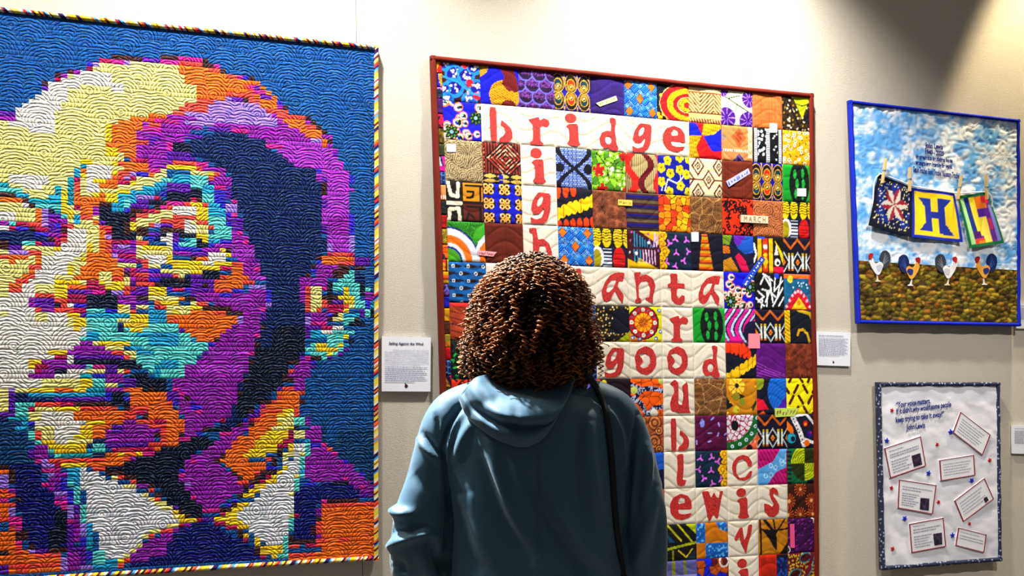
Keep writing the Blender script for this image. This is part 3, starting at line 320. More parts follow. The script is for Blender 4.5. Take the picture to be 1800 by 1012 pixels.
7|p P 925,840 970,805 1010,765 1050,745 1170,725 1170,780 1130,800 1130,880 890,920 845,935 890,885|r S 450 530 280 412|r A 445 490 380 410|r A 490 570 412 522|r A 530 575 522 582|r A 535 610 562 657|r S 570 615 657 702|r S 575 655 702 762|r T 575 655 762 827|r A 615 705 832 932|r S 710 800 892 932|r S 620 800 935 962|r U 400 445 312 452|r U 445 490 422 522|r L 445 490 540 622|r V 490 530 525 592|r M 445 490 630 662|r P 490 535 592 782|r L 535 575 662 732|r U 535 575 732 802|r V 445 490 665 802|r V 440 580 800 975|r P 445 535 850 960|r U 575 615 830 902|r L 535 620 940 962|r L 400 440 880 980|r M 270 400 282 312|r P 315 445 290 310|r L 310 355 312 347|r P 355 400 312 420|r M 270 320 360 392|r P 320 400 347 422|r M 355 445 492 522|r M 400 445 522 562|r V 355 400 380 482|r L 355 445 422 452|r P 380 445 450 490
7|r K 0 50 262 292|r O 0 45 297 327|r K 50 100 292 372|r L 0 50 332 407|r R 0 50 412 442|r P 50 100 412 442|r R 45 95 447 477|r O 0 50 447 477|r M 0 45 480 512|r R 45 100 512 542|r K 100 140 470 502|r L 45 95 550 612|r O 0 45 520 612|r R 0 50 620 652|r M 50 130 620 692|r R 50 85 660 692|r L 85 125 697 762|r K 125 180 690 762|r O 0 85 692 830|r M 85 170 770 802|r R 85 125 805 832|r K 175 260 790 827|r L 170 250 830 862|r V 260 350 820 852|r K 350 440 812 847|p O 0,840 260,850 400,845 400,990 0,1000|r R 85 170 830 862|r R 240 400 850 882|r R 40 400 930 962|r R 100 200 965 990|r V 0 40 925 1000|r K 0 40 850 870
7|p d 1305,650 1362,640 1362,915 890,945 890,920 1130,880 1130,800 1170,780 1180,720 1260,690
8|p b 910,0 1280,0 1280,400 1110,235 1010,190 945,130 910,80|p B 930,0 1010,0 1010,100 950,100|p P 0,200 130,150 240,50 310,0 420,0 340,90 270,150 240,200 210,240 280,290 350,350 430,390 400,400 370,430 300,480 250,520 210,560 100,560 60,490 10,440 0,440|p N 0,60 200,80 160,110 100,160 0,200|r P 0 110 0 45|r U 60 90 20 45|r K 100 160 10 40|r M 10 50 210 235|r M 240 310 40 65
8|p O 420,0 560,0 530,40 460,100 450,140 420,180 390,210 420,220 535,240 540,270 490,300 470,330 420,380 390,370 350,330 320,300 270,260 205,240 240,200 280,150 310,110 350,70 410,40|p G 560,0 735,0 700,40 670,90 630,140 630,170 530,190 520,210 390,220 390,190 420,160 460,140 460,95 490,60 530,40|r Y 570 700 0 22|r R 310 350 100 130|r R 540 600 187 212|r O 425 535 222 247|r R 535 600 212 237|r R 350 400 350 380|r R 455 500 290 320|r C 700 735 15 102|r N 735 770 0 42|r Y 730 800 10 82|r C 665 730 85 112|r C 630 695 120 147|r K 630 665 147 177|r N 600 665 180 207|r K 570 630 212 272|r U 535 600 250 282|r K 500 600 282 312|r N 500 535 317 342|r K 455 500 322 352|r C 535 570 317 342|r K 430 500 352 382|r C 500 540 350 377|r K 395 430 392 420|r V 430 470 392 420|r C 395 430 430 457|r N 360 395 427 457|r K 320 395 460 492|r U 290 325 470 502|r K 290 325 502 532|r U 250 285 502 532|r K 215 280 540 565|r C 215 250 575 602|r K 240 275 175 200|r K 200 235 205 230|r K 285 325 295 325|r K 320 355 330 350
8|p w 735,120 800,110 800,200 765,200 765,310 740,330 740,450 710,470 710,600 690,640 690,740 660,740 655,800 555,800 515,780 475,750 440,710 400,690 360,650 330,610 370,570 435,520 475,470 540,400 605,350 640,290 670,240 735,210|r G 695 735 112 177|r Y 665 735 180 207|r G 635 665 210 242|r Y 665 700 210 242|r G 635 665 245 277|r Y 770 800 180 205|r G 600 635 277 312|r G 570 605 312 342|r G 540 605 347 377|r G 470 540 387 417|r G 430 510 422 452|r G 395 470 460 492|r G 325 435 502 532|r G 285 365 537 567|r G 250 330 572 602|r K 100 180 600 652|r V 100 175 622 652|r C 20 100 615 642|r G 0 20 615 642|r G 180 325 607 642|r C 180 250 650 682|r G 250 360 642 672|r C 250 320 680 712|r G 320 400 677 707|r K 320 360 710 742|r G 360 435 710 742|r C 395 435 745 777|r G 440 475 745 777|r G 440 515 777 807|r K 440 475 815 842|r G 480 655 810 842|r K 475 515 845 872|r G 515 655 842 872|r C 515 550 875 902|r G 555 625 875 902
8|r S 805 840 80 112|r A 805 840 112 202|r A 765 805 210 282|r S 770 805 272 302|r A 765 800 312 335|r A 740 770 342 442|r Y 705 740 447 477|r A 710 745 482 592|r Y 690 720 602 632|r A 690 715 632 722|r A 660 690 737 862|r A 625 690 867 897|r Y 740 765 312 335
8|p P 805,10 910,10 910,80 945,130 1010,190 1110,230 1150,280 1180,330 1280,400 1280,490 1150,470 1100,400 1080,370 985,370 880,380 805,340 805,210 840,200 840,80 805,80|r U 840 910 90 120|r M 920 945 112 137|r R 945 975 140 165|r M 980 1015 172 197|r U 1050 1110 210 235|r M 1050 1085 337 362|r M 1170 1220 397 432|r U 1160 1200 300 330|p d 770,400 880,400 985,370 1080,370 1150,430 1200,470 940,480 920,510 890,520 890,640 860,660 860,790 800,790 730,760 720,650 745,600 745,450|r U 805 880 367 402|r N 985 1085 372 402|r K 945 1160 477 507|r V 1160 1240 450 480|r M 920 945 480 512
8|r O 920 1282 507 882|r R 920 1282 512 542|r P 885 920 542 602|r K 890 920 602 652|r R 890 920 652 782|r K 855 890 660 722|r P 860 890 722 772|r K 700 790 762 797|r K 790 890 762 792|r O 690 1282 832 902|r R 690 780 802 832|r C 790 860 802 832|r R 860 920 790 832|r R 690 860 852 882|r K 700 720 732 762|r R 900 970 765 790|r R 1030 1090 760 782|r C 715 745 600 630|p d 0,650 100,645 180,665 250,695 320,745 430,780 440,830 500,880 515,905 0,912|p N 0,480 60,500 100,570 100,610 0,610|r M 100 210 542 577
'''
MOS_TOP, MOS_BOT = 1.2560, -0.7335
MOS_L, MOS_R = -2.0025, -0.5714
TILE_W, TILE_H = 0.02087, 0.01671
MOS_NC = int(round((MOS_R - MOS_L) / TILE_W)); MOS_NR = int(round((MOS_TOP - MOS_BOT) / TILE_H))
MOS_L = MOS_R - MOS_NC * TILE_W; MOS_BOT = MOS_TOP - MOS_NR * TILE_H
def tile_chart():
    g = np.full((MOS_NR, MOS_NC), 'B', dtype='<U1')
    cs = MOS_L + (np.arange(MOS_NC) + .5) * TILE_W; rh = MOS_TOP - (np.arange(MOS_NR) + .5) * TILE_H
    S, H = np.meshgrid(cs, rh)
    Zc = Z0 + S * ST - MOS_OUT * CT; PX = 900 + FOC * (S * CT + MOS_OUT * ST) / Zc; PY = HOR - FOC * H / Zc
    for ln in CHART.strip().splitlines():
        items = ln.split('|'); k = int(items[0])
        ox, oy = CROPS.get(k, (0, 0)); sc = 3.8914 if k else 1.0
        for it in items[1:]:
            t = it.split()
            if t[0] == 'p':
                pts = [tuple(float(v) for v in q.split(',')) for q in t[2:]]
                pts = [(ox + a / sc, oy + b / sc) for a, b in pts]
                ins = np.zeros(PX.shape, bool)
                for (xa, ya), (xb, yb) in zip(pts, pts[1:] + pts[:1]):
                    if ya == yb: continue
                    c = ((ya > PY) != (yb > PY)) & (PX < (xb - xa) * (PY - ya) / (yb - ya) + xa)
                    ins ^= c
                g[ins] = t[1]
            else:
                x0, x1, y0, y1 = (float(v) for v in t[2:6])
                ym = (y0 + y1) / 2; xm = (x0 + x1) / 2
                f = lambda a, b: wall_sh(ox + a / sc, oy + b / sc, MOS_OUT)
                c0 = int(round((f(x0, ym)[0] - MOS_L) / TILE_W)); c1 = int(round((f(x1, ym)[0] - MOS_L) / TILE_W))
                if x0 == 0 and ox == 0: c0 = 0
                r0 = int(round((MOS_TOP - f(xm, y0)[1]) / TILE_H)); r1 = int(round((MOS_TOP - f(xm, y1)[1]) / TILE_H))
                c1 = max(c1, c0 + 1); r1 = max(r1, r0 + 1)
                g[max(r0, 0):max(r1, 0), max(c0, 0):max(c1, 0)] = t[1]
    g[:, :6] = g[:, 6:7]
    return g
# ---------------------------------------------------------------- the room
def struct(name, me, mat, parent=None):
    o = link(name, me, mat, parent)
    if parent is None: o['kind'] = 'structure'
    return o
struct('floor', box_mesh('floor', -7, 7, -3.5, 8, -0.12, 0.0), M['floor'])
struct('ceiling', box_mesh('ceiling', -7, 7, -3.5, 8, 4.75, 4.87), M['ceiling'])
wall = struct('wall_back', None, None); wall.empty_display_size = .2
def wall_panel(s0, s1):
    # seams lean very slightly, as in the photo
    hs = (-1.5, 3.25); g = .0012; V = []
    for out in (0.0, -0.05):
        for h in hs:
            k = -.0115 * (h - 1.4)
            V += [WP(s0 + k + g, h, out), WP(s1 + k - g, h, out)]
    F = [(0, 1, 3, 2), (5, 4, 6, 7), (0, 2, 6, 4), (1, 5, 7, 3), (2, 3, 7, 6), (0, 4, 5, 1)]
    link('wall_panel', mesh_np('wall_panel', V, F, smooth=False), M['wall'], wall)
for k in range(-3, 4): wall_panel(-.643 + 1.748 * k, -.643 + 1.748 * (k + 1))
V = [WP(s, h, -.052) for h in (-1.5, 3.25) for s in (-5.8, 6.3)]
link('backing_board', mesh_np('backing_board', V, [(0, 1, 3, 2)], smooth=False), M['batting'], wall)
# ---------------------------------------------------------------- the portrait quilt
def hung(name, s, h, label, cat, out=0.0, group=None):
    """an Empty at the thing's base on the wall; its local x runs along the wall, z up, -y out of the wall"""
    o = empty(name, WP(s, h, out), _T); tag(o, label, cat, group); return o
rng = np.random.default_rng(7)
PQ = hung('portrait_quilt', (MOS_L + MOS_R) / 2, MOS_BOT, 'huge patchwork quilt pieced as a face in blue, purple, orange and yellow', 'quilt')
ps, ph = (MOS_L + MOS_R) / 2, MOS_BOT
def sag(x, z):      # the slow waves of a hanging quilt
    return .006 * np.sin(x * 3.1 + z * 1.2) + .004 * np.sin(z * 5.0 - x * 2.0) - .011
PW, PH = MOS_R - MOS_L, MOS_TOP - MOS_BOT
link('backing', box_mesh('backing', -PW / 2 - .012, PW / 2 + .012, -.016, -.008, -.012, PH + .012), M['batting'], PQ)
chart = tile_chart()
jit = rng.normal(0, 1, (MOS_NR, MOS_NC, 3))
PROF_Z = np.array([0, .10, .3, .62, .9, 1.0]); PROF_H = np.array([0, .55, .9, 1.0, .6, 0])
PROF_X = np.array([0, .08, .5, .92, 1.0]); PROF_W = np.array([.72, .95, 1, .95, .72])
def tile_verts(w, h, puff):
    x, z = np.meshgrid(PROF_X * w, PROF_Z * h, indexing='ij')
    y = -(PROF_W[:, None] * PROF_H[None, :]) * puff
    return np.stack([x.ravel(), y.ravel(), z.ravel()], 1)
TF = grid_faces(len(PROF_X), len(PROF_Z))
tv = tile_verts(TILE_W, TILE_H, .0016)
first_col = 5
cells = [(r, c) for c in range(first_col, first_col + 3) for r in range(MOS_NR)]
cells = sorted(cells, key=lambda q: (q[1], abs(q[0] - 60)))[:300]; own = set(cells)
def tile_col(r, c):
    k = chart[r, c]; base = np.array(TILE_COLOURS[k], float)
    return lin(np.clip(base * (1 + .045 * jit[r, c, 0]) + 3 * jit[r, c], 0, 255))
BASE_Y = -.017
VV, CC, FF, nb = [], [], [], 0
for r in range(MOS_NR):
    for c in range(MOS_NC):
        if (r, c) in own: continue
        x0 = c * TILE_W - PW / 2; z0 = PH - (r + 1) * TILE_H
        v = tv + np.array([x0, BASE_Y, z0]); v[:, 1] += sag(v[:, 0], v[:, 2])
        VV.append(v); CC.append(np.tile(tile_col(r, c), (len(v), 1))); FF.append(TF + nb); nb += len(v)
o = link('patchwork_tiles', mesh_np('patchwork_tiles', np.concatenate(VV), np.concatenate(FF), np.concatenate(CC)), M['mosaic'], PQ); o['kind'] = 'stuff'
shared = {}
for r, c in cells:
    k = chart[r, c]
    if k not in shared: shared[k] = mesh_np('fabric_tile', tv, TF, np.tile(lin(TILE_COLOURS[k]), (len(tv), 1)))
    x0 = c * TILE_W - PW / 2; z0 = PH - (r + 1) * TILE_H
    link('fabric_tile', shared[k], M['mosaic'], PQ, (x0, BASE_Y + float(sag(x0, z0)), z0))
# striped bias binding: one slanted scrap after another round the edge
STR = [(250, 214, 40), (250, 232, 120), (246, 240, 220), (60, 10, 60), (255, 120, 30), (232, 40, 40), (30, 20, 90), (70, 170, 226), (244, 240, 236), (240, 160, 60), (255, 214, 30), (120, 20, 30), (226, 226, 96)]
def binding(name, x0, z0, x1, z1, inner, w=.017, step=.008, seed=3, cols=STR, slant=.9, dep=.0235):
    rg = random.Random(seed); L = math.hypot(x1 - x0, z1 - z0); ux, uz = (x1 - x0) / L, (z1 - z0) / L; nx, nz = inner
    V, F, C = [], [], []; prof = [(0, 0), (0, .6), (.15, .95), (.5, 1), (.85, .9), (1, .55)]
    t = -w; k = rg.randrange(len(cols))
    while t < L + w:
        dt = step * rg.uniform(.55, 1.5); b = len(V)
        for tt in (t, t + dt):
            for a, y in prof:
                q = min(max(tt + a * w * slant, 0), L); x, z = x0 + ux * q + nx * a * w, z0 + uz * q + nz * a * w
                V.append((x, -.006 - y * dep + float(sag(x, z)) * .9, z))
        for i in range(len(prof) - 1): F.append((b + i, b + i + 1, b + 7 + i, b + 6 + i)); C.append(lin(cols[k]))
        t += dt; k = (k + rg.choice((1, 1, 1, 2, 3))) % len(cols)
    o = link(name, mesh_np(name, V, F, face_colors=np.array(C)), M['cloth'], PQ); return o
e = .011
binding('binding_strip', -PW / 2 - e, PH + e, PW / 2 + e, PH + e, (0, -1), seed=1)
binding('binding_strip', PW / 2 + e, PH + e, PW / 2 + e, -e, (-1, 0), seed=2)
binding('binding_strip', -PW / 2 - e, -e, PW / 2 + e, -e, (0, 1), seed=5)
binding('binding_strip', -PW / 2 - e, PH + e, -PW / 2 - e, -e, (1, 0), seed=6)
# ---------------------------------------------------------------- printed cottons of the letter quilt
NP = 54
class Cv:
    """a small dye chart: colours on an NP x NP grid of one patch, x right and y up in 0..1"""
    def __init__(s, bg, seed=0, n=NP):
        s.n = n; t = np.linspace(0, 1, n); s.x, s.y = np.meshgrid(t, t, indexing='ij'); s.c = np.zeros((n, n, 3)); s.c[:] = bg; s.r = random.Random(seed); s.seed = seed
    def put(s, m, col): s.c[m] = col; return s
    def circ(s, x, y, rx, col, ry=None, rot=0.0):
        ry = ry or rx; dx, dy = s.x - x, s.y - y; c, k = math.cos(rot), math.sin(rot)
        return s.put(((dx * c + dy * k) / rx) ** 2 + ((dy * c - dx * k) / ry) ** 2 < 1, col)
    def ring(s, x, y, r, w, col, ry=None):
        ry = ry or r; d = np.hypot((s.x - x), (s.y - y) * r / ry); return s.put(abs(d - r) < w / 2, col)
    def line(s, x0, y0, x1, y1, w, col):
        dx, dy = x1 - x0, y1 - y0; L2 = dx * dx + dy * dy or 1e-9; t = np.clip(((s.x - x0) * dx + (s.y - y0) * dy) / L2, 0, 1)
        return s.put(np.hypot(s.x - x0 - t * dx, s.y - y0 - t * dy) < w / 2, col)
    def path(s, pts, w, col):
        for a, b in zip(pts, pts[1:]): s.line(*a, *b, w, col)
        return s
    def poly(s, pts, col):
        m = np.zeros(s.x.shape, bool)
        for (xa, ya), (xb, yb) in zip(pts, pts[1:] + pts[:1]):
            if ya != yb: m ^= ((ya > s.y) != (yb > s.y)) & (s.x < (xb - xa) * (s.y - ya) / (yb - ya) + xa)
        return s.put(m, col)
    def rect(s, x0, y0, x1, y1, col): return s.put((s.x >= x0) & (s.x < x1) & (s.y >= y0) & (s.y < y1), col)
    def dots(s, k, r, cols):
        for _ in range(k): s.circ(s.r.random(), s.r.random(), r * s.r.uniform(.6, 1.2), s.r.choice(cols))
        return s
    def fan(s, cx, cy, r, k, w, col, a0=0.0, a1=6.283):
        d = np.hypot(s.x - cx, s.y - cy); a = np.mod(np.arctan2(s.y - cy, s.x - cx) - a0, 2 * math.pi)
        return s.put((d < r) & (d > .15 * r) & (a < a1 - a0) & (np.mod(a / (a1 - a0) * k, 1) < w), col)
    def shade(s, amt=.2, sc=9):
        s.c *= (1 - amt * fbm(s.x * sc, s.y * sc, s.seed + 3))[..., None]; return s
BLK, NAV, CRM, WHT = (14, 12, 18), (12, 16, 52), (238, 228, 206), (244, 244, 240)
YEL, RED, ORG, GRN, BLU, PUR, MAR, BRN = (240, 196, 10), (206, 24, 30), (240, 112, 20), (20, 150, 50), (8, 30, 200), (92, 26, 148), (96, 10, 28), (128, 48, 22)
def p_cream(v):
    c = Cv((238, 228, 208), v); c.c *= (1 - .07 * fbm(c.x * 6, c.y * 6, v))[..., None]
    tint = fbm(c.x * 3, c.y * 3, v + 9)[..., None]; c.c = c.c * (1 - .25 * tint) + np.array((246, 240, 236)) * .25 * tint
    c.dots(26, .009, [(150, 150, 120), (170, 150, 120), (150, 158, 168)]); return c
def p_tulip(v):      # blue tulips, white dots, maroon
    c = Cv((60, 8, 24), v)
    for x, y, r in ((.1, .95, .17), (.3, .72, .2), (.62, .7, .2), (.85, .92, .17), (.9, .4, .18), (.3, .35, .22), (.05, .3, .12), (.7, .05, .18), (.12, .05, .14)):
        c.circ(x, y, r + .04, (40, 140, 220)); c.circ(x, y, r, (30, 100, 196) if c.r.random() < .5 else (20, 20, 150), r * .7, .6)
        for _ in range(9): c.circ(x + c.r.uniform(-.6, .6) * r, y + c.r.uniform(-.5, .5) * r, .028, WHT)
    c.circ(.6, .95, .09, (220, 30, 60)).circ(.72, .5, .1, (220, 30, 60)).circ(.9, .18, .1, (220, 30, 60))
    for k in range(7): c.circ(c.r.uniform(.55, .95), c.r.uniform(.1, .6), .03, (250, 190, 190))
    c.path([(0, .62), (.4, .5), (.75, .25), (1, .2)], .05, (60, 160, 230)); c.path([(.3, 1), (.5, .5), (.75, .3)], .03, (60, 160, 230)); return c
def p_bluecircle(v):
    c = Cv((8, 20, 190), v); c.circ(-.1, 1, .32, (220, 170, 10)); c.circ(.62, .25, .4, (214, 164, 12)); c.poly([(.5, 1), (.86, 1), (1, .5), (.95, .36), (.7, .4), (.55, .55), (.62, .75)], (120, 20, 24))
    c.circ(.72, -.05, .2, (120, 20, 24)); g = np.mod((c.x * .7 + c.y * 1.1) * 14, 1) < .22; y = c.c[..., 0] > 180; c.put(g & y, BLK); c.put((np.mod(c.x * 15 - c.y * 4, 1) < .2) & (c.c[..., 0] == 120), (80, 10, 16)); return c
def p_shells(v):
    c = Cv((64, 18, 92), v)
    for r in range(-1, 4):
        for q in range(-1, 4):
            x, y = q * .38 + (r % 2) * .19, r * .3
            c.circ(x, y, .2, (44, 8, 66)); c.fan(x, y - .08, .24, 24, .4, (140, 80, 170), .3, 2.84); c.ring(x, y, .2, .035, (130, 120, 220))
    return c
def p_eyes(v, cols=((200, 60, 20), (10, 70, 84))):
    c = Cv((10, 14, 150), v)
    for q in range(-1, 4):
        for r in (0, 1):
            x = .1 + q * .36; y = .27 + r * .45; k = cols[(q + 1) % 2]; g = -1 if r else 1
            c.circ(x, y, .178, (220, 180, 60), .25); c.circ(x, y, .158, BLK, .23); yy = y - .035 * g * -1
            c.circ(x, yy, .122, (220, 176, 60), .165); c.circ(x, yy, .10, k, .145); yy += .05 * g
            c.circ(x, yy, .075, (226, 190, 70)); c.circ(x, yy, .055, BLK); c.circ(x, yy, .032, (250, 236, 170))
    for q in range(-1, 4): c.path([(q * .36 + .28, 0), (q * .36 + .28, .1)], .04, (210, 170, 60)); c.path([(q * .36 + .28, 1), (q * .36 + .28, .86)], .04, (210, 170, 60))
    return c
def p_plain(col):
    def f(v):
        c = Cv(col, v); c.shade(.25, 7); g = (np.mod(c.x * 11, 1) < .12) | (np.mod(c.y * 9 + .5 * fbm(c.x * 4, c.y * 4, v), 1) < .12); c.c[g] *= .86; return c
    return f
def p_weave(v):
    c = Cv((8, 84, 184), v)
    u, w = c.x + c.y, c.x - c.y; a = (np.floor(u * 3.2) + np.floor(w * 3.2)) % 2 == 0
    c.put(a & (np.mod(u * 16, 1) < .45), (150, 210, 245)); c.put(~a & (np.mod(w * 16, 1) < .45), (60, 160, 230)); c.put((np.mod(w * 16, 1) < .2) & a, (10, 60, 150))
    for x, y in ((.12, .85), (.82, .85), (.47, .5), (.15, .15), (.85, .15)): c.poly([(x - .13, y), (x, y + .15), (x + .13, y), (x, y - .15)], (20, 40, 70)); c.poly([(x - .11, y), (x, y + .13), (x + .11, y), (x, y - .13)], (246, 130, 16))
    return c
def p_fanred(v):
    c = Cv((18, 16, 30), v); c.dots(16, .06, [(240, 190, 20)])
    for r, k in ((.95, (200, 24, 40)), (.72, (244, 200, 20)), (.5, (190, 20, 40)), (.34, (20, 16, 20)), (.3, (240, 200, 30)), (.13, (30, 20, 10)), (.1, (220, 30, 40))):
        c.circ(.95, .45, r * .9, k, r * .62); 
    c.fan(.95, .45, .6, 40, .18, (120, 40, 10), 1.2, 5.0); c.ring(.95, .45, .87, .02, (240, 220, 150), .6); c.ring(.95, .45, .3, .03, (240, 220, 150), .21); return c
def p_herring(v):
    c = Cv((246, 206, 150), v); z = abs(np.mod(c.x * 1.2 + .1, 1) - .5); c.put((np.mod(c.y * 9 - z * 8, 1) < .4) & (c.y > .3) & (c.y < .82), (110, 50, 26)); c.rect(0, .82, 1, .86, (150, 90, 50)); c.rect(0, .25, 1, .3, (120, 60, 30)); c.rect(0, .14, 1, .25, (248, 220, 150))
    c.put((c.y < .13) & (np.mod(c.x * 12 + c.y * 5, 1) < .5), (150, 60, 30)); c.put((c.y > .9) & (np.mod(c.x * 16, 1) < .4), (250, 240, 210)); return c
def p_purpleflower(v):
    c = Cv((236, 240, 206), v); c.path([(.1, .8), (.5, .6), (1, .35)], .035, (20, 50, 40)); c.path([(.5, .6), (.42, .4)], .02, (40, 60, 20)); c.path([(.2, .75), (.6, .85)], .03, (30, 60, 40))
    for x, y, r in ((.05, .95, .16), (.9, .78, .24), (.15, .2, .3), (.85, .14, .28)):
        c.circ(x, y, r, (84, 14, 150)); c.fan(x, y, r * .95, 9, .22, (190, 150, 240))
    c.rect(.0, .9, .1, 1, (110, 40, 170)); return c
def p_pebble(v):
    c = Cv((70, 48, 14), v); d1, d2, i, _, _ = voro(c.x * 9, c.y * 9, v); c.put(d2 - d1 < .12, (20, 12, 8)); c.put((d1 < .3) & (i > .35), (230, 220, 190)); c.put((d1 < .3) & (i > .8), (160, 130, 40))
    c.poly([(.36, 1), (.98, .96), (.7, .35)], (186, 196, 10)); c.poly([(1, .75), (.72, .3), (1, .2)], (14, 18, 44)); c.path([(.1, 1), (.66, .0)], .07, BLK); c.path([(.1, .9), (0, .5)], .06, BLK); c.path([(.45, .78), (.7, .72), (.95, .8)], .03, (60, 70, 10)); return c
def p_vine(v):
    c = Cv((14, 24, 200), v)
    for _ in range(26):
        x, y = c.r.random(), c.r.random(); r = c.r.uniform(.06, .12); c.ring(x, y, r, .05, (240, 130, 60)); c.ring(x, y, r * .8, .04, WHT); c.circ(x + r * .4, y, r * .7, (10, 26, 14), r * .4, c.r.uniform(0, 3)); c.circ(x, y + r * .3, r * .3, (120, 170, 50), r * .18, c.r.uniform(0, 3))
    for x, y in ((.85, .6), (.2, .2)):
        for k in range(8): a = k * .785; c.circ(x + .12 * math.cos(a), y + .12 * math.sin(a), .08, (8, 30, 14), .05, a); c.circ(x + .12 * math.cos(a), y + .12 * math.sin(a), .03, (90, 150, 40), .02, a)
        c.circ(x, y, .05, (150, 190, 210))
    return c
def p_moire(col1, col2, k=5.0):
    def f(v):
        c = Cv(col1, v); d1, d2, i, _, _ = voro(c.x * 3.2, c.y * 3.2, v); c.put(np.mod(d1 * k * 1.7 + .35 * fbm(c.x * 3, c.y * 3, v), 1) < .42, col2); c.shade(.15); return c
    return f
def p_mud(v):
    c = Cv((24, 12, 10), v); d = abs(c.x - .6) + abs(c.y - .62) * 1.1; s = np.mod(d * 9, 1) < .42; br = fbm(c.x * 14, c.y * 14, v)
    c.put(s & (c.y > .25), (184, 70, 40)); c.put(s & (br > .52) & (c.y > .25), (236, 190, 160)); c.put((d > .55) & (np.mod(c.x * 14, 1) < .5) & (c.y > .25), (150, 60, 40)); c.put((d > .55) & (np.mod(c.x * 14, 1) > .55) & (c.y > .25), (24, 12, 10))
    for y in (.18, .06): c.put((abs(c.y - y) < .05 * abs(np.sin(c.x * 9))), (220, 190, 110)); c.rect(.4, y - .05, .52, y + .03, (30, 50, 190))
    return c
def p_maze(v):
    c = Cv((26, 16, 14), v)
    for pts in ([(.05, .98), (.12, .65), (.3, .62), (.32, .95)], [(.0, .45), (.38, .45)], [(.06, .02), (.08, .3), (.32, .32), (.34, .02)]): c.path(pts, .09, CRM)
    c.rect(.45, .52, .98, .98, (206, 144, 16)); c.path([(.52, .9), (.95, .9)], .06, BLK); c.path([(.55, .6), (.7, .62), (.72, .75), (.56, .76)], .06, BLK); c.path([(.9, .9), (.9, .55)], .06, BLK)
    c.rect(.45, .02, .98, .45, (100, 36, 18)); c.path([(.55, .38), (.9, .38), (.9, .05)], .07, (30, 10, 8)); c.path([(.52, .05), (.58, .22), (.72, .1)], .06, (30, 10, 8)); return c
def p_scroll(v):
    c = Cv((10, 22, 190), v)
    for a in range(-1, 3):
        for b in range(-1, 4):
            x, y = .12 + a * .42, .12 + b * .37
            c.circ(x, y, .17, BLK)
            for dx, dy in ((-.07, .07), (.07, .07), (-.07, -.07), (.07, -.07)): c.ring(x + dx, y + dy, .048, .034, (246, 190, 110)); c.circ(x + dx * 1.75, y + dy * 1.3, .018, WHT)
            c.circ(x, y, .03, (240, 170, 20))
    return c
def p_ndot(v):       # blue and white net with a dark lattice
    c = Cv((40, 80, 170), v); g = np.mod(c.x * 22 + np.floor(c.y * 22) * .5, 1); c.put((g < .45) & (np.mod(c.y * 22, 1) < .6), (210, 226, 246)); c.put(abs(abs(c.x - .5) - .45 * abs(np.sin((c.y - .5) * 3.2))) < .075, (14, 10, 40)); c.circ(.1, .5, .12, (10, 8, 34)); c.circ(.9, .5, .13, (10, 8, 34)); return c
def p_leafred(v):
    c = Cv((150, 200, 60), v); d1, d2, i, _, _ = voro(c.x * 6, c.y * 6, v); c.put((d1 < .25) & (i > .4), (226, 240, 190)); c.put((i < .3), (90, 150, 40)); c.put(d2 - d1 < .06, (20, 40, 20))
    for x, y, r in ((.2, .5, .17), (.95, .9, .14), (.3, .02, .16), (1, .05, .1)): c.fan(x, y, r, 5, .65, (190, 20, 30)); c.circ(x, y, r * .6, (180, 20, 34))
    c.path([(.1, 1), (.45, .6), (.5, .3)], .025, (20, 30, 30)); c.path([(.45, .6), (.9, .55), (.95, .8)], .02, (20, 30, 30)); c.circ(.6, .55, .06, (226, 226, 246)); return c
def p_wavered(v):
    c = Cv((206, 190, 140), v); c.put((np.mod(c.x * 18, 1) < .4), (110, 90, 60)); w = .16 * np.sin(c.y * 6.5); c.put(abs(c.x - .17 - w) < .13, (230, 50, 40)); c.put(abs(c.x - .62 + w) < .1, (110, 10, 30)); c.put(c.x > .92 - .5 * w, (226, 50, 50)); return c
def p_blueyellow(v):
    c = Cv((10, 30, 160), v); c.path([(.2, .1), (.3, .4), (.6, .3), (.9, .6)], .03, WHT); c.path([(.1, .1), (.15, .3)], .03, WHT); c.path([(.7, .4), (.7, .6)], .03, WHT)
    for x, y in ((.3, .88), (.1, .68), (.38, .55), (.68, .66), (.9, .55), (.1, .32), (.7, .25), (.35, .08), (.95, .1), (.68, .98), (.98, .95)):
        for a in range(5): c.circ(x + .075 * math.cos(a * 1.257 + x * 9), y + .075 * math.sin(a * 1.257 + x * 9), .06, (226, 210, 10))
        c.circ(x, y, .03, (140, 110, 10))
    return c
def p_diam(v):
    c = Cv((240, 234, 196), v)
    for x, y in ((.25, .8), (.9, .8), (.58, .45), (.25, .1), (.92, .1), (-.05, .45)):
        for k, (r, col) in enumerate(((.27, (120, 22, 26)), (.2, (240, 234, 196)), (.12, (120, 22, 26)), (.07, (240, 234, 196)), (.04, (120, 22, 26)))): c.poly([(x - r * .75, y), (x, y + r), (x + r * .75, y), (x, y - r)], col)
    c.path([(0, .45), (.4, .45)], .04, (120, 22, 26)); c.path([(.78, .45), (1, .45)], .04, (120, 22, 26)); return c
def p_banana(flip=False):
    def f(v):
        c = Cv((16, 16, 44), v)
        for k in range(7): x = k * .165; c.circ(x, .3 + .42 * k / 6 + .03 * math.sin(k), .1, (244, 206, 20), .19, -.25)
        for k in range(3): c.circ(.02 + k * .22, 1 - .02 * k, .085, (240, 80, 20), .3 - k * .06)
        for k in range(6): c.circ(.04 + k * .19, .0 + .03 * k, .08, (240, 80, 20), .15)
        if flip: c.c = c.c[:, ::-1]
        c.put((np.mod(c.x * 6.1, 1) < .05) & (c.c[..., 0] > 200), (150, 90, 10)); return c
    return f
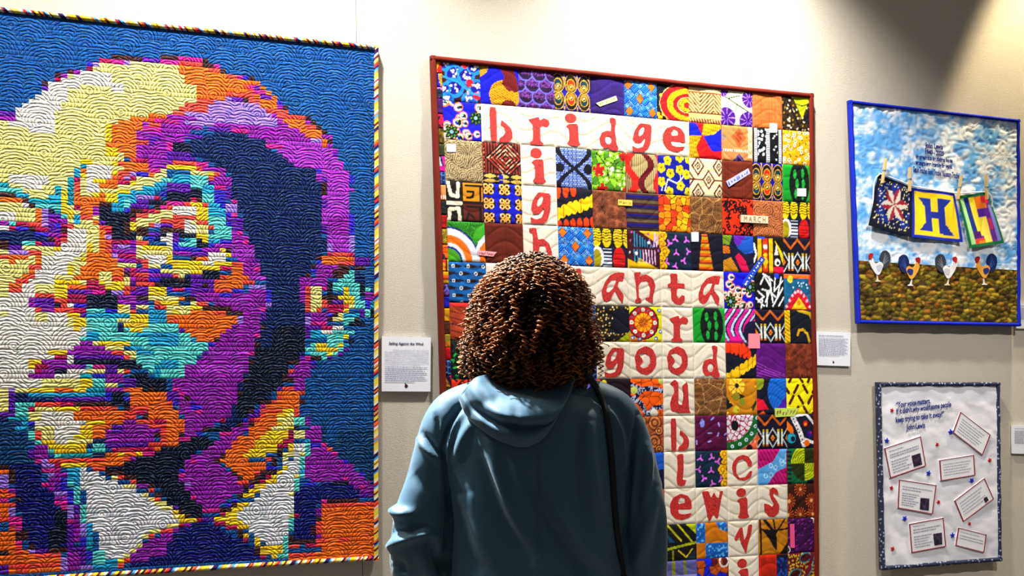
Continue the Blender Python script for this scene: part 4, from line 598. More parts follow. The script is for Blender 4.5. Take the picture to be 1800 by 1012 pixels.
def p_texture(col1, col2, sc=5):
    def f(v):
        c = Cv(col1, v); d1, d2, i, dx, dy = voro(c.x * sc + fbm(c.x * 5, c.y * 5, v), c.y * sc, v); k = np.clip(d1 * .9 + .4 * fbm(c.x * 9, c.y * 9, v) - .3, 0, 1)[..., None]; c.c = np.array(col1) * (1 - k) + np.array(col2) * k; c.c[(d2 - d1) < .05] *= .55; return c
    return f
def p_stripe(v):
    c = Cv((60, 40, 70), v); q = np.mod(c.y * 4 + .1, 1); c.put(q < .3, (130, 112, 84)); c.put((q > .55) & (q < .8), (34, 24, 140)); c.put((q >= .8) & (q < .92), (100, 40, 44)); c.shade(.25, 12); return c
def p_hex(v):
    c = Cv((246, 160, 20), v); d1, d2, i, _, _ = voro(c.x * 5.5, c.y * 5.5, v, .8); c.put(i > .72, (236, 80, 20)); c.put(i < .25, (250, 200, 30)); c.put(d2 - d1 < .1, (90, 34, 8)); return c
def p_tribal(v):
    c = Cv((34, 22, 16), v); d1, d2, i, dx, dy = voro(c.x * 2.4, c.y * 2.4, v); a = i * 6.28; t = np.where(i < .35, d1 * 13, (dx * np.cos(a) + dy * np.sin(a)) * 11 + np.where(i > .7, .5 * abs(np.mod((dx * np.sin(a) - dy * np.cos(a)) * 6, 1) - .5), 0)); c.put(np.mod(t, 1) < .48, (206, 150, 92)); c.put(d2 - d1 < .06, (214, 170, 110)); c.shade(.3, 6); return c
def p_swirl(bg, fg, n=7):
    def f(v):
        c = Cv(bg, v)
        for _ in range(n * 6):
            x, y = c.r.random(), c.r.random(); r = c.r.uniform(.05, .085); a = c.r.uniform(0, 6.28); d = np.hypot(c.x - x, c.y - y); an = np.mod(np.arctan2(c.y - y, c.x - x) - a, 2 * math.pi)
            c.put((abs(d - r * (1 - an / 9)) < .024) & (an < 5.0), fg); c.path([(x + r * math.cos(a), y + r * math.sin(a)), (x + 2.2 * r * math.cos(a + .5), y + 2.2 * r * math.sin(a + .5))], .045, fg)
        return c
    return f
def p_shoe(v, low=(210, 24, 30)):
    c = Cv((16, 22, 60), v)
    for x in (.08, .38, .72, 1.0): c.circ(x, .78, .17, (20, 16, 20), .3); c.circ(x, .78, .14, (234, 206, 14), .27)
    for k in range(5): c.put((abs(c.y - .68 - k * .07 - .015 * np.sin(c.x * 30)) < .012) & (c.c[..., 0] > 200), (60, 40, 8))
    c.circ(.1, .25, .18, WHT, .28); c.circ(.08, .22, .13, (170, 160, 10), .24); c.circ(.74, .2, .18, low, .33); c.put((np.mod(c.y * 14, 1) < .2) & (c.y < .42) & (c.x > .6) & (c.x < .9), (110, 10, 20)); c.put((c.x > .26) & (c.x < .52) & (c.y < .48) & (np.mod(c.y * 11, 1) < .5), (220, 226, 246)); return c
def p_squig(v):
    c = Cv((70, 14, 40), v); c.poly([(.1, 1), (1, 1), (1, .62), (.35, 1)], (226, 180, 20)); c.poly([(0, .0), (0, .25), (.6, .0)], (226, 190, 30)); c.poly([(.3, .3), (.95, 0), (.3, 0)], (236, 200, 40))
    for k in range(8): c.path([(.22 + k * .08, .58), (.22 + k * .08, .95 - k * .05)], .035, (40, 150, 190)); c.path([(.2 + k * .09, .48), (.22 + k * .09, .2 - k * .01)], .035, (236, 200, 236) if k > 2 else (50, 160, 200))
    c.dots(10, .04, [WHT, (180, 100, 170)]); c.path([(.82, .6), (.85, .95), (.9, .6), (.95, .92)], .04, (226, 200, 240)); return c
def p_tealflower(flip=False):
    def f(v):
        c = Cv((16, 60, 88), v); c.shade(.3, 4)
        for x, y in ((.5, .82), (.85, .8), (.3, .7), (.52, .45), (.9, .5), (.2, .2), (.48, .1), (.75, .25)):
            for a in (0, 2.1, 4.2): c.path([(x, y), (x + .085 * math.cos(a + x * 7), y + .085 * math.sin(a + x * 7))], .045, (226, 130, 236))
        for x, y in ((.1, .9), (.05, .68), (.16, .48), (.03, .3), (.08, .08)):
            c.circ(x, y, .15, (16, 14, 20))
            for a in range(5): c.circ(x + .075 * math.cos(a * 1.257), y + .075 * math.sin(a * 1.257), .07, (240, 190, 10))
            c.ring(x, y, .06, .02, (120, 80, 10))
        if flip: c.c = c.c[::-1]
        return c
    return f
def p_column(v):
    c = Cv((16, 16, 50), v); c.shade(.2, 5); c.poly([(.34, 1), (.5, 1), (.68, 0), (.22, 0)], (220, 110, 20)); m = c.c[..., 0] > 150; q = np.mod(c.y * 5.5, 1); c.put(m & (q < .25), (150, 60, 16)); c.put(m & (q > .6), (206, 170, 20)); return c
def p_multi(v):
    c = Cv((18, 20, 60), v); c.poly([(.35, 1), (1, 1), (1, .55), (.7, .5), (.45, .65)], (40, 110, 210)); c.poly([(.35, 1), (.75, 1), (.5, .7), (.36, .78)], (120, 50, 190)); c.poly([(.0, 1), (.3, 1), (.2, .72), (0, .75)], (130, 160, 50)); c.poly([(0, .72), (.2, .68), (.22, .5), (0, .5)], (220, 130, 20)); c.poly([(.0, 0), (.0, .3), (.25, .4), (.5, 0)], (206, 150, 30)); c.poly([(.38, .42), (.5, .52), (.72, .3), (.85, 0), (.6, 0)], (226, 16, 100)); c.put((np.mod(c.x * 8 + c.y * 14, 1) < .14) & (c.c.sum(-1) > 240), (14, 14, 40)); return c
def p_mask(v):
    c = Cv((20, 16, 16), v); c.rect(.12, .0, .25, .95, YEL); c.rect(.5, .0, .64, .95, YEL); c.rect(.3, .0, .46, .95, (220, 70, 20)); c.poly([(.28, .3), (.38, .5), (.48, .3), (.38, .12)], (226, 200, 20)); c.circ(.38, .72, .07, WHT); c.circ(.38, .5, .06, (226, 200, 20)); c.poly([(.68, .95), (1, .5), (1, .2)], (236, 210, 20)); c.poly([(.68, .5), (.82, .5), (.75, .8)], WHT); c.circ(.78, .3, .1, WHT); c.circ(.8, .28, .05, BLK); c.rect(.66, 0, 1, .18, (230, 20, 90)); c.path([(0, .8), (.08, .5), (.0, .3)], .06, WHT); c.rect(.12, .94, .36, 1, (40, 90, 220)); c.circ(.05, .12, .09, (230, 40, 80)); return c
def p_ikat(v):
    c = Cv((18, 8, 46), v)
    for x0 in (-.5, 0, .5): 
        c.path([(x0 + 0, .95), (x0 + .25, .7), (x0 + .5, .95)], .07, (196, 110, 30))
    for x in (.0, .5, 1.0):
        for r, col in ((.3, (200, 210, 210)), (.24, (18, 8, 46)), (.1, (220, 150, 40)), (.05, (200, 60, 20))): c.poly([(x - r * .7, .32), (x, .32 + r), (x + r * .7, .32), (x, .32 - r)], col)
    for x in (.25, .75):
        for d in (-.06, .06): c.rect(x + d - .03, .15, x + d + .03, .5, (226, 230, 220)); c.rect(x + d - .03, .5, x + d + .03, .58, (206, 180, 30)); c.rect(x + d - .03, .08, x + d + .03, .15, (206, 130, 30))
    return c
def p_bluebead(v):
    c = Cv((30, 130, 206), v); c.shade(.3, 6)
    for k in range(6):
        y = .9 - k * .18; w = .045 * abs(np.sin(c.x * 8 + k * 1.5)); c.put(abs(c.y - y) < w, (40, 20, 36)); 
        for q in range(3): c.circ(.12 + q * .4 + (k % 2) * .2, y, .045, (230, 236, 240)); c.circ(.12 + q * .4 + (k % 2) * .2, y, .025, BLK)
    return c
def p_orangeleaf(v):
    c = Cv((210, 100, 60), v); c.shade(.25, 5)
    for k in range(7): c.path([(0, .1 + k * .17), (.4, .0 + k * .17), (.8, .2 + k * .14)], .03, (120, 30, 30))
    c.dots(9, .04, [(40, 30, 60)]); c.rect(0, .9, .6, 1, (214, 60, 60)); return c
def p_bluestripes(v):
    c = Cv((20, 40, 90), v); c.put(np.mod(c.x * 10 + .6 * fbm(c.x * 4, c.y * 6, v), 1) < .3, (60, 110, 180)); c.put(np.mod(c.y * 9 + c.x * 2, 1) < .14, (110, 150, 200)); return c
def p_leopard(v):
    c = Cv((28, 22, 30), v); d1, d2, i, _, _ = voro(c.x * 11, c.y * 11, v); c.put((d1 < .28) & (i > .35), (200, 170, 60)); c.put((d1 < .2) & (i > .7), (246, 240, 214)); c.poly([(.6, .9), (1, .9), (1, .3), (.55, .2), (.4, .4)], (12, 16, 44)); c.poly([(.6, .0), (1, .0), (1, .3)], (176, 186, 20)); return c
def p_rosette(v):
    c = Cv((226, 220, 40), v); c.rect(0, 0, .5, .3, (240, 150, 30)); c.circ(.42, .55, .48, (16, 26, 50)); c.circ(.42, .55, .44, (190, 16, 26)); c.fan(.42, .55, .27, 12, .8, (250, 180, 20)); c.circ(.42, .55, .16, (246, 140, 20)); c.fan(.42, .55, .14, 12, .4, (60, 30, 10))
    for k in range(8): a = k * .785; x, y = .42 + .36 * math.cos(a), .55 + .36 * math.sin(a); c.circ(x, y, .06, WHT); c.circ(x, y, .025, (190, 190, 60)); c.circ(.42 + .37 * math.cos(a + .39), .55 + .37 * math.sin(a + .39), .03, (20, 110, 150))
    for x, y in ((.08, .12), (.3, .08), (.8, .1), (.95, .3), (.92, .9)): c.circ(x, y, .06, (20, 110, 190)); c.circ(x, y, .03, WHT)
    return c
def p_greenleaf(v):
    c = Cv((20, 176, 60), v); c.shade(.2, 5); c.circ(.58, .5, .36, (12, 24, 26), .62)
    for x, y in ((.42, .75), (.7, .78), (.5, .5), (.72, .5), (.45, .22), (.7, .2)): c.circ(x, y, .055, (26, 170, 66), .13)
    c.path([(.2, 0), (.05, .1)], .02, (10, 110, 40)); return c
def p_greendark(v):
    c = Cv((14, 30, 26), v)
    for _ in range(14): c.path([(c.r.random(), c.r.random())] * 1 + [(c.r.random(), c.r.random())], .014, (70, 90, 90))
    for _ in range(22): c.circ(c.r.random(), c.r.random(), .05, (40, 190, 90), .025, c.r.uniform(0, 3))
    return c
def p_magenta(v):
    c = Cv((18, 14, 50), v); w = c.x * 1.2 + .25 * np.sin(c.y * 4); q = np.mod(w * 3.2, 1); c.put(q < .4, (226, 30, 160)); c.put((q > .5) & (q < .8), (190, 220, 240)); c.circ(.95, .3, .36, (18, 14, 60)); c.circ(.3, .0, .2, (226, 30, 160)); return c
def p_navyhook(v):
    c = Cv((14, 24, 46), v); c.shade(.2, 6); c.rect(0, 0, .18, 1, (230, 190, 20)); c.put((c.x < .18) & (np.mod(c.y * 9 + c.x * 6, 1) < .2), (60, 50, 10)); c.path([(.45, .25), (.5, .4), (.65, .42), (.8, .3), (.88, .05)], .08, (206, 170, 20)); c.path([(.5, 1), (.9, .9), (1, .75)], .1, (190, 160, 16)); return c
def p_teal(v):
    c = Cv((30, 130, 176), v); c.shade(.3, 6); c.rect(0, .88, 1, 1, (236, 120, 40)); c.rect(.9, .7, 1, 1, (226, 70, 40)); c.circ(.22, .85, .1, (240, 220, 60)); c.poly([(.03, .0), (.2, .35), (.5, .62), (.8, .4), (1, .05), (.85, .0)], (206, 26, 60)); c.poly([(.25, .02), (.52, .36), (.82, .02)], (236, 210, 40)); c.circ(.52, .2, .07, (230, 140, 20))
    for k in range(9): a = k / 8; c.circ(.08 + .84 * a, .1 + .42 * math.sin(a * 3.14), .045, (246, 200, 214))
    for k in range(8): c.circ(.3 + c.r.random() * .6, .6 + c.r.random() * .25, .03, (190, 226, 240))
    return c
def p_bw(v):
    c = Cv((10, 12, 16), v)
    for pts in ([(.3, .98), (.55, .6), (.35, .2)], [(.2, .7), (.35, .95), (.6, .8)], [(.5, .9), (.6, .2)], [(.7, .9), (.65, .5), (.95, .8)], [(.9, .9), (.75, .3)], [(.05, .3), (.3, .1)], [(.1, .5), (.3, .35), (.1, .2)], [(.6, .1), (.95, .6)], [(.4, .1), (.42, .5)], [(.8, .1), (.98, .35)], [(.2, .02), (.25, .25)], [(.25, .55), (.5, .5), (.7, .35)]): c.path(pts, .05, (236, 238, 242))
    c.circ(.75, .93, .08, (40, 80, 220)); return c
def p_bwlace(v):
    c = Cv((12, 14, 22), v)
    for x in (.1, .5, .9): c.rect(x - .05, 0, x + .05, 1, (224, 228, 240)); c.put((abs(c.x - x) < .03) & (np.mod(c.y * 16, 1) < .3), (60, 70, 100))
    d1, d2, i, _, _ = voro(c.x * 8, c.y * 8, v); c.put((d1 < .36) & (i > .35) & (abs(c.x - .3) < .14), (240, 242, 246)); c.put((d1 < .25) & (i > .5) & (abs(c.x - .7) < .12), (226, 230, 240)); return c
def p_dotyellow(v):
    c = Cv((236, 176, 20), v); d1, d2, i, _, _ = voro(c.x * 8, c.y * 8, v); c.put(d1 < .42, (246, 240, 214)); c.put(i > .62, (236, 180, 20)); c.put(d1 < .16, (40, 60, 50)); return c
def p_tri(v):
    c = Cv((206, 30, 30), v); c.poly([(0, 1), (.2, 1), (.4, .65), (0, .62)], (10, 40, 200)); c.poly([(.45, 1), (.95, 1), (1, .85), (.75, .7), (.38, .64)], (230, 190, 20)); c.poly([(0, 0), (0, .62), (.38, .64), (.2, .3), (.3, 0)], (226, 180, 16)); c.poly([(.42, .63), (.75, .7), (1, .9), (1, .25), (.7, .2)], (10, 40, 206)); c.circ(.6, -.05, .3, (196, 20, 30)); c.put((np.mod(c.x * 17 - c.y * 3, 1) < .14) & (c.c[..., 0] > 222), (120, 90, 10)); return c
def p_medal(v):
    c = Cv((236, 170, 110), v); c.shade(.15, 6); c.poly([(.55, .95), (.78, .68), (.55, .4), (.3, .68)], (196, 110, 60)); c.poly([(.55, .84), (.67, .68), (.55, .52), (.42, .68)], (170, 80, 44)); c.rect(.84, .1, 1, 1, (246, 226, 190)); c.rect(0, .26, .85, .33, (250, 240, 214)); c.put((c.y > .26) & (c.y < .33) & (np.mod(c.x * 14, 1) < .3), (150, 110, 80)); c.poly([(.35, .0), (.55, .22), (.75, .0)], (90, 80, 170)); c.circ(.55, .06, .07, (40, 40, 120)); c.circ(.05, .65, .08, (150, 150, 140)); c.put(abs(np.mod(c.x * 6 + c.y * 6, 1)) < .08, (214, 140, 90)); return c
def p_redwing(v):
    c = Cv((30, 12, 30), v)
    for k in range(9): c.path([(1, .1), (.0 + .06 * k, 1 - .07 * k)], .05, (206, 20, 34) if k % 2 else (236, 60, 20))
    c.circ(.98, .25, .1, (236, 220, 30)); c.circ(.2, .9, .07, (220, 210, 30)); return c
def p_web(v):
    c = Cv((240, 112, 16), v); d1, d2, i, _, _ = voro(c.x * 3.5, c.y * 3.5, v); c.put(d2 - d1 < .05, (110, 40, 10))
    for pts in ([(0, .85), (.3, .72), (.6, .74), (1, .68)], [(0, .5), (.3, .35), (.5, .0)], [(.5, .05), (.7, .22), (1, .26)], [(.3, .72), (.15, .5)]): c.path(pts, .13, (20, 26, 60)); 
    m = (c.c[..., 2] == 60); c.put(m & (hash2((c.x * 30).astype(int), (c.y * 30).astype(int), v) > .6), (190, 200, 230)); c.circ(.1, .7, .1, (220, 230, 130)); c.circ(.7, .08, .12, (240, 236, 220)); c.circ(.95, .95, .1, (190, 210, 120)); return c
def p_wings(v):
    c = Cv((14, 18, 44), v)
    for k in range(6): c.circ(.04 + k * .14, 1 - .06 * k + .02, .075, (236, 74, 20), .3 - .02 * k, .1); 
    c.rect(0, .72, .5, 1, (236, 74, 20))
    for k in range(7): c.circ(.05 + k * .16, .0 + k * .09, .11, (240, 200, 20), .16)
    c.put((np.mod(c.x * 7, 1) < .08) & (c.c[..., 0] > 200), (150, 50, 10)); return c
def p_purplewave(v):
    c = Cv((126, 20, 156), v); c.shade(.35, 5)
    for k in range(5): c.path([(-.1, .5 - k * .1), (.4, .28 - k * .07), (1, .08 - k * .05)], .02, (180, 90, 210)); c.ring(.6, .2, .25 + k * .14, .02, (90, 10, 120))
    return c
def p_flowergold(v):
    c = Cv((226, 160, 26), v); c.shade(.2, 5)
    c.fan(.33, .8, .26, 8, .75, (246, 214, 80)); c.circ(.33, .8, .07, (20, 30, 50)); c.poly([(.12, .5), (.35, .62), (.62, .5), (.4, .42)], (30, 36, 20)); c.circ(.3, .5, .12, (150, 140, 40)); c.circ(.5, .36, .1, (140, 150, 40)); c.poly([(.0, .5), (.2, .25), (.0, .15)], (16, 24, 44)); c.poly([(.8, .2), (.95, .4), (.98, .3), (.85, .08)], (60, 60, 50)); c.circ(.3, .15, .1, (206, 200, 60)); c.dots(14, .03, [(250, 220, 90), (190, 120, 20)]); return c
def p_parrot(v):
    c = Cv((14, 18, 50), v); c.circ(.95, .62, .6, (24, 120, 210), .62); c.poly([(.6, .1), (1, .55), (1, 0)], (100, 30, 180)); c.poly([(0, .45), (.2, .4), (.38, .14), (.0, .12)], (220, 20, 70)); c.circ(.05, .92, .18, (150, 160, 40), .24); c.poly([(0, 0), (.3, .0), (.2, .1)], (230, 110, 40)); c.put((np.mod(np.hypot(c.x - 1.1, c.y - .1) * 11, 1) < .14) & (c.c[..., 2] > 150), (10, 60, 140)); return c
def p_dash(v):
    c = Cv((238, 226, 20), v)
    for a in range(-1, 4):
        for b in range(-1, 4):
            x, y = a * .34 + .17 * (b % 2), b * .3 + .1; s = 1 if (a + b) % 2 else -1; c.line(x - .07, y - .1 * s, x + .07, y + .1 * s, .09, (84, 16, 24))
    return c
def p_circles(v):
    c = Cv((176, 104, 60), v)
    for x, y, r in ((.72, .82, .2), (.3, .85, .16), (.85, .6, .12), (.35, .55, .14), (.7, .3, .2), (.85, .08, .12), (.15, .25, .14), (.4, .05, .14)):
        for k in range(4): c.ring(x, y, r * (1 - k * .27), .028, (214, 150, 90) if k % 2 else (90, 44, 20))
    return c
def p_magfloral(v):
    c = Cv((120, 10, 90), v); c.shade(.45, 7)
    for x, y, a in ((.2, .8, 1.3), (.5, .88, .6), (.75, .7, 1.9), (.4, .5, 0), (.7, .42, 1.2), (.92, .45, .5), (.05, .2, 1.7), (.4, .25, .3)): c.path([(x, y), (x + .09 * math.cos(a), y + .09 * math.sin(a))], .045, (170, 170, 236))
    c.circ(.22, .78, .07, (150, 160, 240), .12); return c
def p_pinkgreen(v):
    c = Cv((226, 220, 232), v); d1, d2, i, _, _ = voro(c.x * 7, c.y * 7, v); c.put(d2 - d1 < .16, (170, 20, 70)); c.circ(.25, .7, .12, (14, 14, 30), .15)
    c.put(abs(np.hypot(c.x - .05, c.y - 1.05) - .95) < .14, (10, 110, 50)); 
    for k in range(6): a = -1.45 + k * .26; c.circ(.05 + .95 * math.cos(a), 1.05 + .95 * math.sin(a), .055, (214, 230, 240)); c.circ(.05 + .95 * math.cos(a), 1.05 + .95 * math.sin(a), .025, (60, 90, 140))
    m = np.hypot(c.x - .05, c.y - 1.05) > 1.1; c.put(m, (236, 120, 80)); c.put(m & (d1 < .25), (250, 200, 180)); c.circ(.72, .05, .1, (14, 14, 30)); return c
def p_paisley(v):
    c = Cv((24, 22, 50), v); c.path([(.15, 1), (.45, .5), (.6, .1)], .16, (236, 236, 240)); c.path([(.3, .95), (.7, 1), (.98, .7)], .08, (230, 230, 236)); c.path([(.5, .3), (.98, .15)], .09, (236, 236, 236))
    for k in range(9): c.circ(.17 + k * .052, .96 - k * .1, .026, (90, 50, 20))
    c.poly([(0, .8), (.2, .6), (.25, .3), (0, .55)], (236, 130, 20)); c.circ(.15, .3, .15, (50, 170, 190)); c.circ(.2, .28, .08, (20, 30, 60)); c.circ(.66, .72, .09, (200, 30, 40)); c.circ(.66, .7, .045, (240, 150, 30)); c.circ(.8, .42, .1, (50, 20, 150)); c.circ(.85, .45, .04, (200, 30, 60)); c.circ(.7, .15, .1, (226, 120, 20)); return c
def p_pinkblue(v):
    c = Cv((196, 20, 130), v); c.put(np.mod((c.x + c.y * .6) * 8, 1) < .2, (90, 6, 70)); c.poly([(.0, .0), (.0, .45), (.5, .65), (.75, 1), (1, 1), (1, .5), (.6, .35), (.3, .0)], (110, 176, 230))
    for _ in range(9): x = c.r.random(); c.ring(x, x * .7 + .1 + c.r.uniform(-.15, .15), .06, .025, (190, 226, 250))
    c.put((c.x > .96) & (c.y < .95), (160, 20, 60)); return c
def p_wheel(v):
    c = Cv((10, 110, 70), v); c.put((c.x < .15) & (np.mod(c.y * 8, 1) < .5), (20, 30, 60)); d = np.hypot(c.x - .62, c.y - .58); m = d < .5; q = ((c.x > .62) == (c.y > .58)); c.put(m & q, (50, 60, 12)); c.put(m & ~q, (190, 206, 20)); c.put(m & (np.mod(d * 14, 1) < .2), (30, 40, 10)); c.rect(.7, 0, 1, .1, (16, 20, 40)); return c
def p_bronze(v):
    c = Cv((84, 36, 14), v); c.shade(.5, 4)
    for x, y in ((.45, .85), (.05, .5), (.85, .5), (.45, .1), (.9, .1), (0, .1)): c.fan(x, y, .22, 14, .45, (196, 96, 40)); c.circ(x, y, .05, (236, 180, 110))
    return c
def p_yelblack(v):
    c = Cv((22, 20, 18), v); c.poly([(.65, 1), (1, 1), (1, .7)], (190, 200, 20)); c.path([(.05, 1), (.5, .55)], .05, (200, 200, 20)); c.path([(.4, 1), (.85, .5)], .05, (200, 200, 20)); c.line(.0, .32, 1, .48, .07, (170, 180, 20)); c.path([(.4, .28), (.65, .08), (.85, .3)], .04, (214, 190, 20)); c.poly([(.05, .75), (.3, .5), (.1, .5)], (30, 90, 120)); c.poly([(.35, .0), (.65, .05), (.95, .25), (.95, 0)], (24, 60, 80)); c.put((c.y < .3) & (abs(c.x - .22) < .03), (150, 150, 30)); return c
def p_fourpatch(v):
    c = Cv((226, 146, 24), v); c.shade(.2, 8); c.rect(0, .44, .27, 1, (20, 110, 190)); c.rect(.27, 0, 1, .42, (24, 110, 190)); c.poly([(.6, 1), (.95, 1), (1, .72), (.75, .78)], (20, 120, 200)); m = c.c[..., 2] > 150; c.put(m & (vnoise(c.x * 18, c.y * 18, v) > .66), (120, 190, 240)); return c
def p_goldbranch(v):
    c = Cv((214, 150, 24), v); c.shade(.2, 7); c.path([(.08, .02), (.06, 1)], .06, BLK); c.poly([(.08, .75), (.45, .7), (.6, .6), (.62, .1), (.5, .2), (.35, .45)], (16, 16, 16)); c.path([(.2, 1), (.55, .6)], .1, BLK); c.path([(.5, 1), (.58, .6), (.9, 1)], .05, BLK); c.path([(.6, .68), (1, .72)], .05, BLK); c.poly([(.7, .0), (1, .35), (1, 0)], (20, 18, 16)); return c
def p_purpledash(v):
    c = Cv((86, 14, 100), v); c.shade(.4, 6)
    for _ in range(34): x, y = c.r.random(), c.r.random(); c.line(x, y, x + .07, y + .03, .02, (170, 60, 180))
    c.path([(.86, .98), (.95, .96), (.92, .88), (.98, .84)], .03, WHT); c.path([(.02, .2), (.08, .1), (.02, .02)], .03, WHT); return c
def p_plaid(v):
    c = Cv((130, 130, 200), v); c.shade(.35, 8); c.rect(.18, 0, .3, 1, (140, 140, 40)); c.rect(.56, 0, .66, 1, (130, 136, 50)); c.rect(0, .55, 1, .62, (170, 170, 226)); return c
def p_bluered(v):
    c = Cv((110, 16, 40), v); d1, d2, i, _, _ = voro(c.x * 5, c.y * 5, v); c.put(i > .55, (20, 50, 220)); c.put((i < .25), (190, 96, 30)); c.put(d2 - d1 < .08, (40, 14, 20)); c.ring(.85, .9, .14, .05, WHT); return c
def p_orangenavy(v):
    c = Cv((236, 62, 20), v); c.shade(.35, 6); c.rect(.6, 0, 1, 1, (14, 40, 100)); c.put((c.x > .6) & (vnoise(c.x * 16, c.y * 16, v) > .62), (40, 90, 170)); c.rect(.6, .9, 1, 1, (20, 24, 40)); return c
def p_eyeleaf(v):
    c = Cv((110, 20, 44), v); d1, d2, i, _, _ = voro(c.x * 12, c.y * 12, v); c.put(d1 < .33, (206, 180, 60))
    for x, y in ((.25, .42), (.62, .86), (.85, .1)): c.circ(x, y, .22, (60, 150, 160), .14, .3); c.circ(x, y, .19, (80, 10, 24), .11, .3)
    c.path([(.35, 0), (.75, .5), (.9, 1)], .12, (120, 24, 60)); c.path([(.42, 0), (.85, .5), (1, 1)], .03, (70, 150, 170)); return c
def p_peacock(v):
    c = Cv((60, 150, 40), v); c.fan(.6, .4, .8, 34, .3, (20, 60, 20), 0, 3.2)
    for r, col in ((.82, (24, 40, 140)), (.78, (226, 230, 240)), (.62, (240, 130, 30)), (.44, (230, 234, 244)), (.36, (24, 40, 150)), (.31, (90, 170, 40))): c.circ(.02, .0, r * 1.0, col, r * 1.05)
    c.poly([(.78, .0), (.72, .3), (.85, .6), (1, .7), (1, 0)], (226, 230, 240)); c.poly([(.85, .0), (.84, .35), (1, .55), (1, 0)], (240, 130, 30)); c.poly([(.66, .55), (.72, .78), (1, .98), (1, .72), (.8, .5)], (80, 170, 50)); return c
PRINT_ROWS = [
 [p_tulip, p_bluecircle, p_shells, p_eyes, p_plain((70, 36, 140)), p_weave, p_fanred, p_herring, p_purpleflower, p_plain((246, 150, 84)), p_pebble],
 [p_vine, 'b', 'r', 'i', 'd', 'g', 'e', p_tri, p_medal, p_bwlace, p_dotyellow],
 [p_moire((206, 190, 150), (110, 94, 70), 3.5), p_mud, 'i', p_ndot, p_leafred, p_wavered, p_blueyellow, p_diam, p_plain((146, 64, 30)), p_eyes, p_greenleaf],
 [p_maze, p_scroll, 'g', p_banana(), p_texture((110, 62, 38), (214, 140, 96)), p_stripe, p_hex, p_tribal, p_swirl((232, 66, 20), (30, 8, 10)), p_moire((222, 150, 100), (150, 84, 50), 3.0), p_shoe],
 [p_peacock, p_plain((126, 44, 24)), 'h', p_weave, p_shoe, p_squig, p_tealflower(), p_column, p_multi, p_mask, p_ikat],
 [p_bluebead, 'a', 't', 'l', 'a', 'n', 't', 'a', p_vine, p_bw, p_teal],
 [p_orangeleaf, p_texture((80, 40, 30), (190, 100, 70)), p_ikat, p_bluestripes, p_leopard, p_rosette, 'r', p_greenleaf, p_magenta, p_ikat, p_navyhook],
 [p_greendark, p_magenta, p_hex, p_bluestripes, 'g', 'o', 'o', 'd', p_wings, p_purplewave, p_texture((100, 44, 22), (206, 112, 66))],
 [p_swirl((232, 66, 20), (30, 8, 10)), p_vine, p_scroll, p_shells, p_redwing, p_web, 'u', p_tribal, p_flowergold, p_parrot, p_dash],
 [p_diam, p_eyes, p_greenleaf, p_tulip, p_weave, p_circles, 'b', p_magfloral, p_pinkgreen, p_ikat, p_paisley],
 [p_stripe, p_hex, p_leafred, p_mud, p_banana(), p_multi, 'l', p_tealflower(True), 'c', p_pinkblue, p_wheel],
 [p_blueyellow, p_purpleflower, p_ndot, p_dash, p_vine, p_orangeleaf, 'e', 'w', 'i', 's', p_bronze],
 [p_column, p_shoe, p_tribal, p_bw, p_rosette, p_squig, p_yelblack, p_fourpatch, 'v', p_goldbranch, p_purpledash],
 [p_magenta, p_greendark, p_swirl((30, 60, 150), (230, 220, 120)), p_leopard, p_wavered, p_mask, p_plaid, p_bluered, 'i', p_orangenavy, p_eyeleaf],
 [p_teal, p_circles, p_bwlace, p_parrot, p_peacock, p_tulip, p_hex, p_web, 'l', p_weave, p_redwing]]
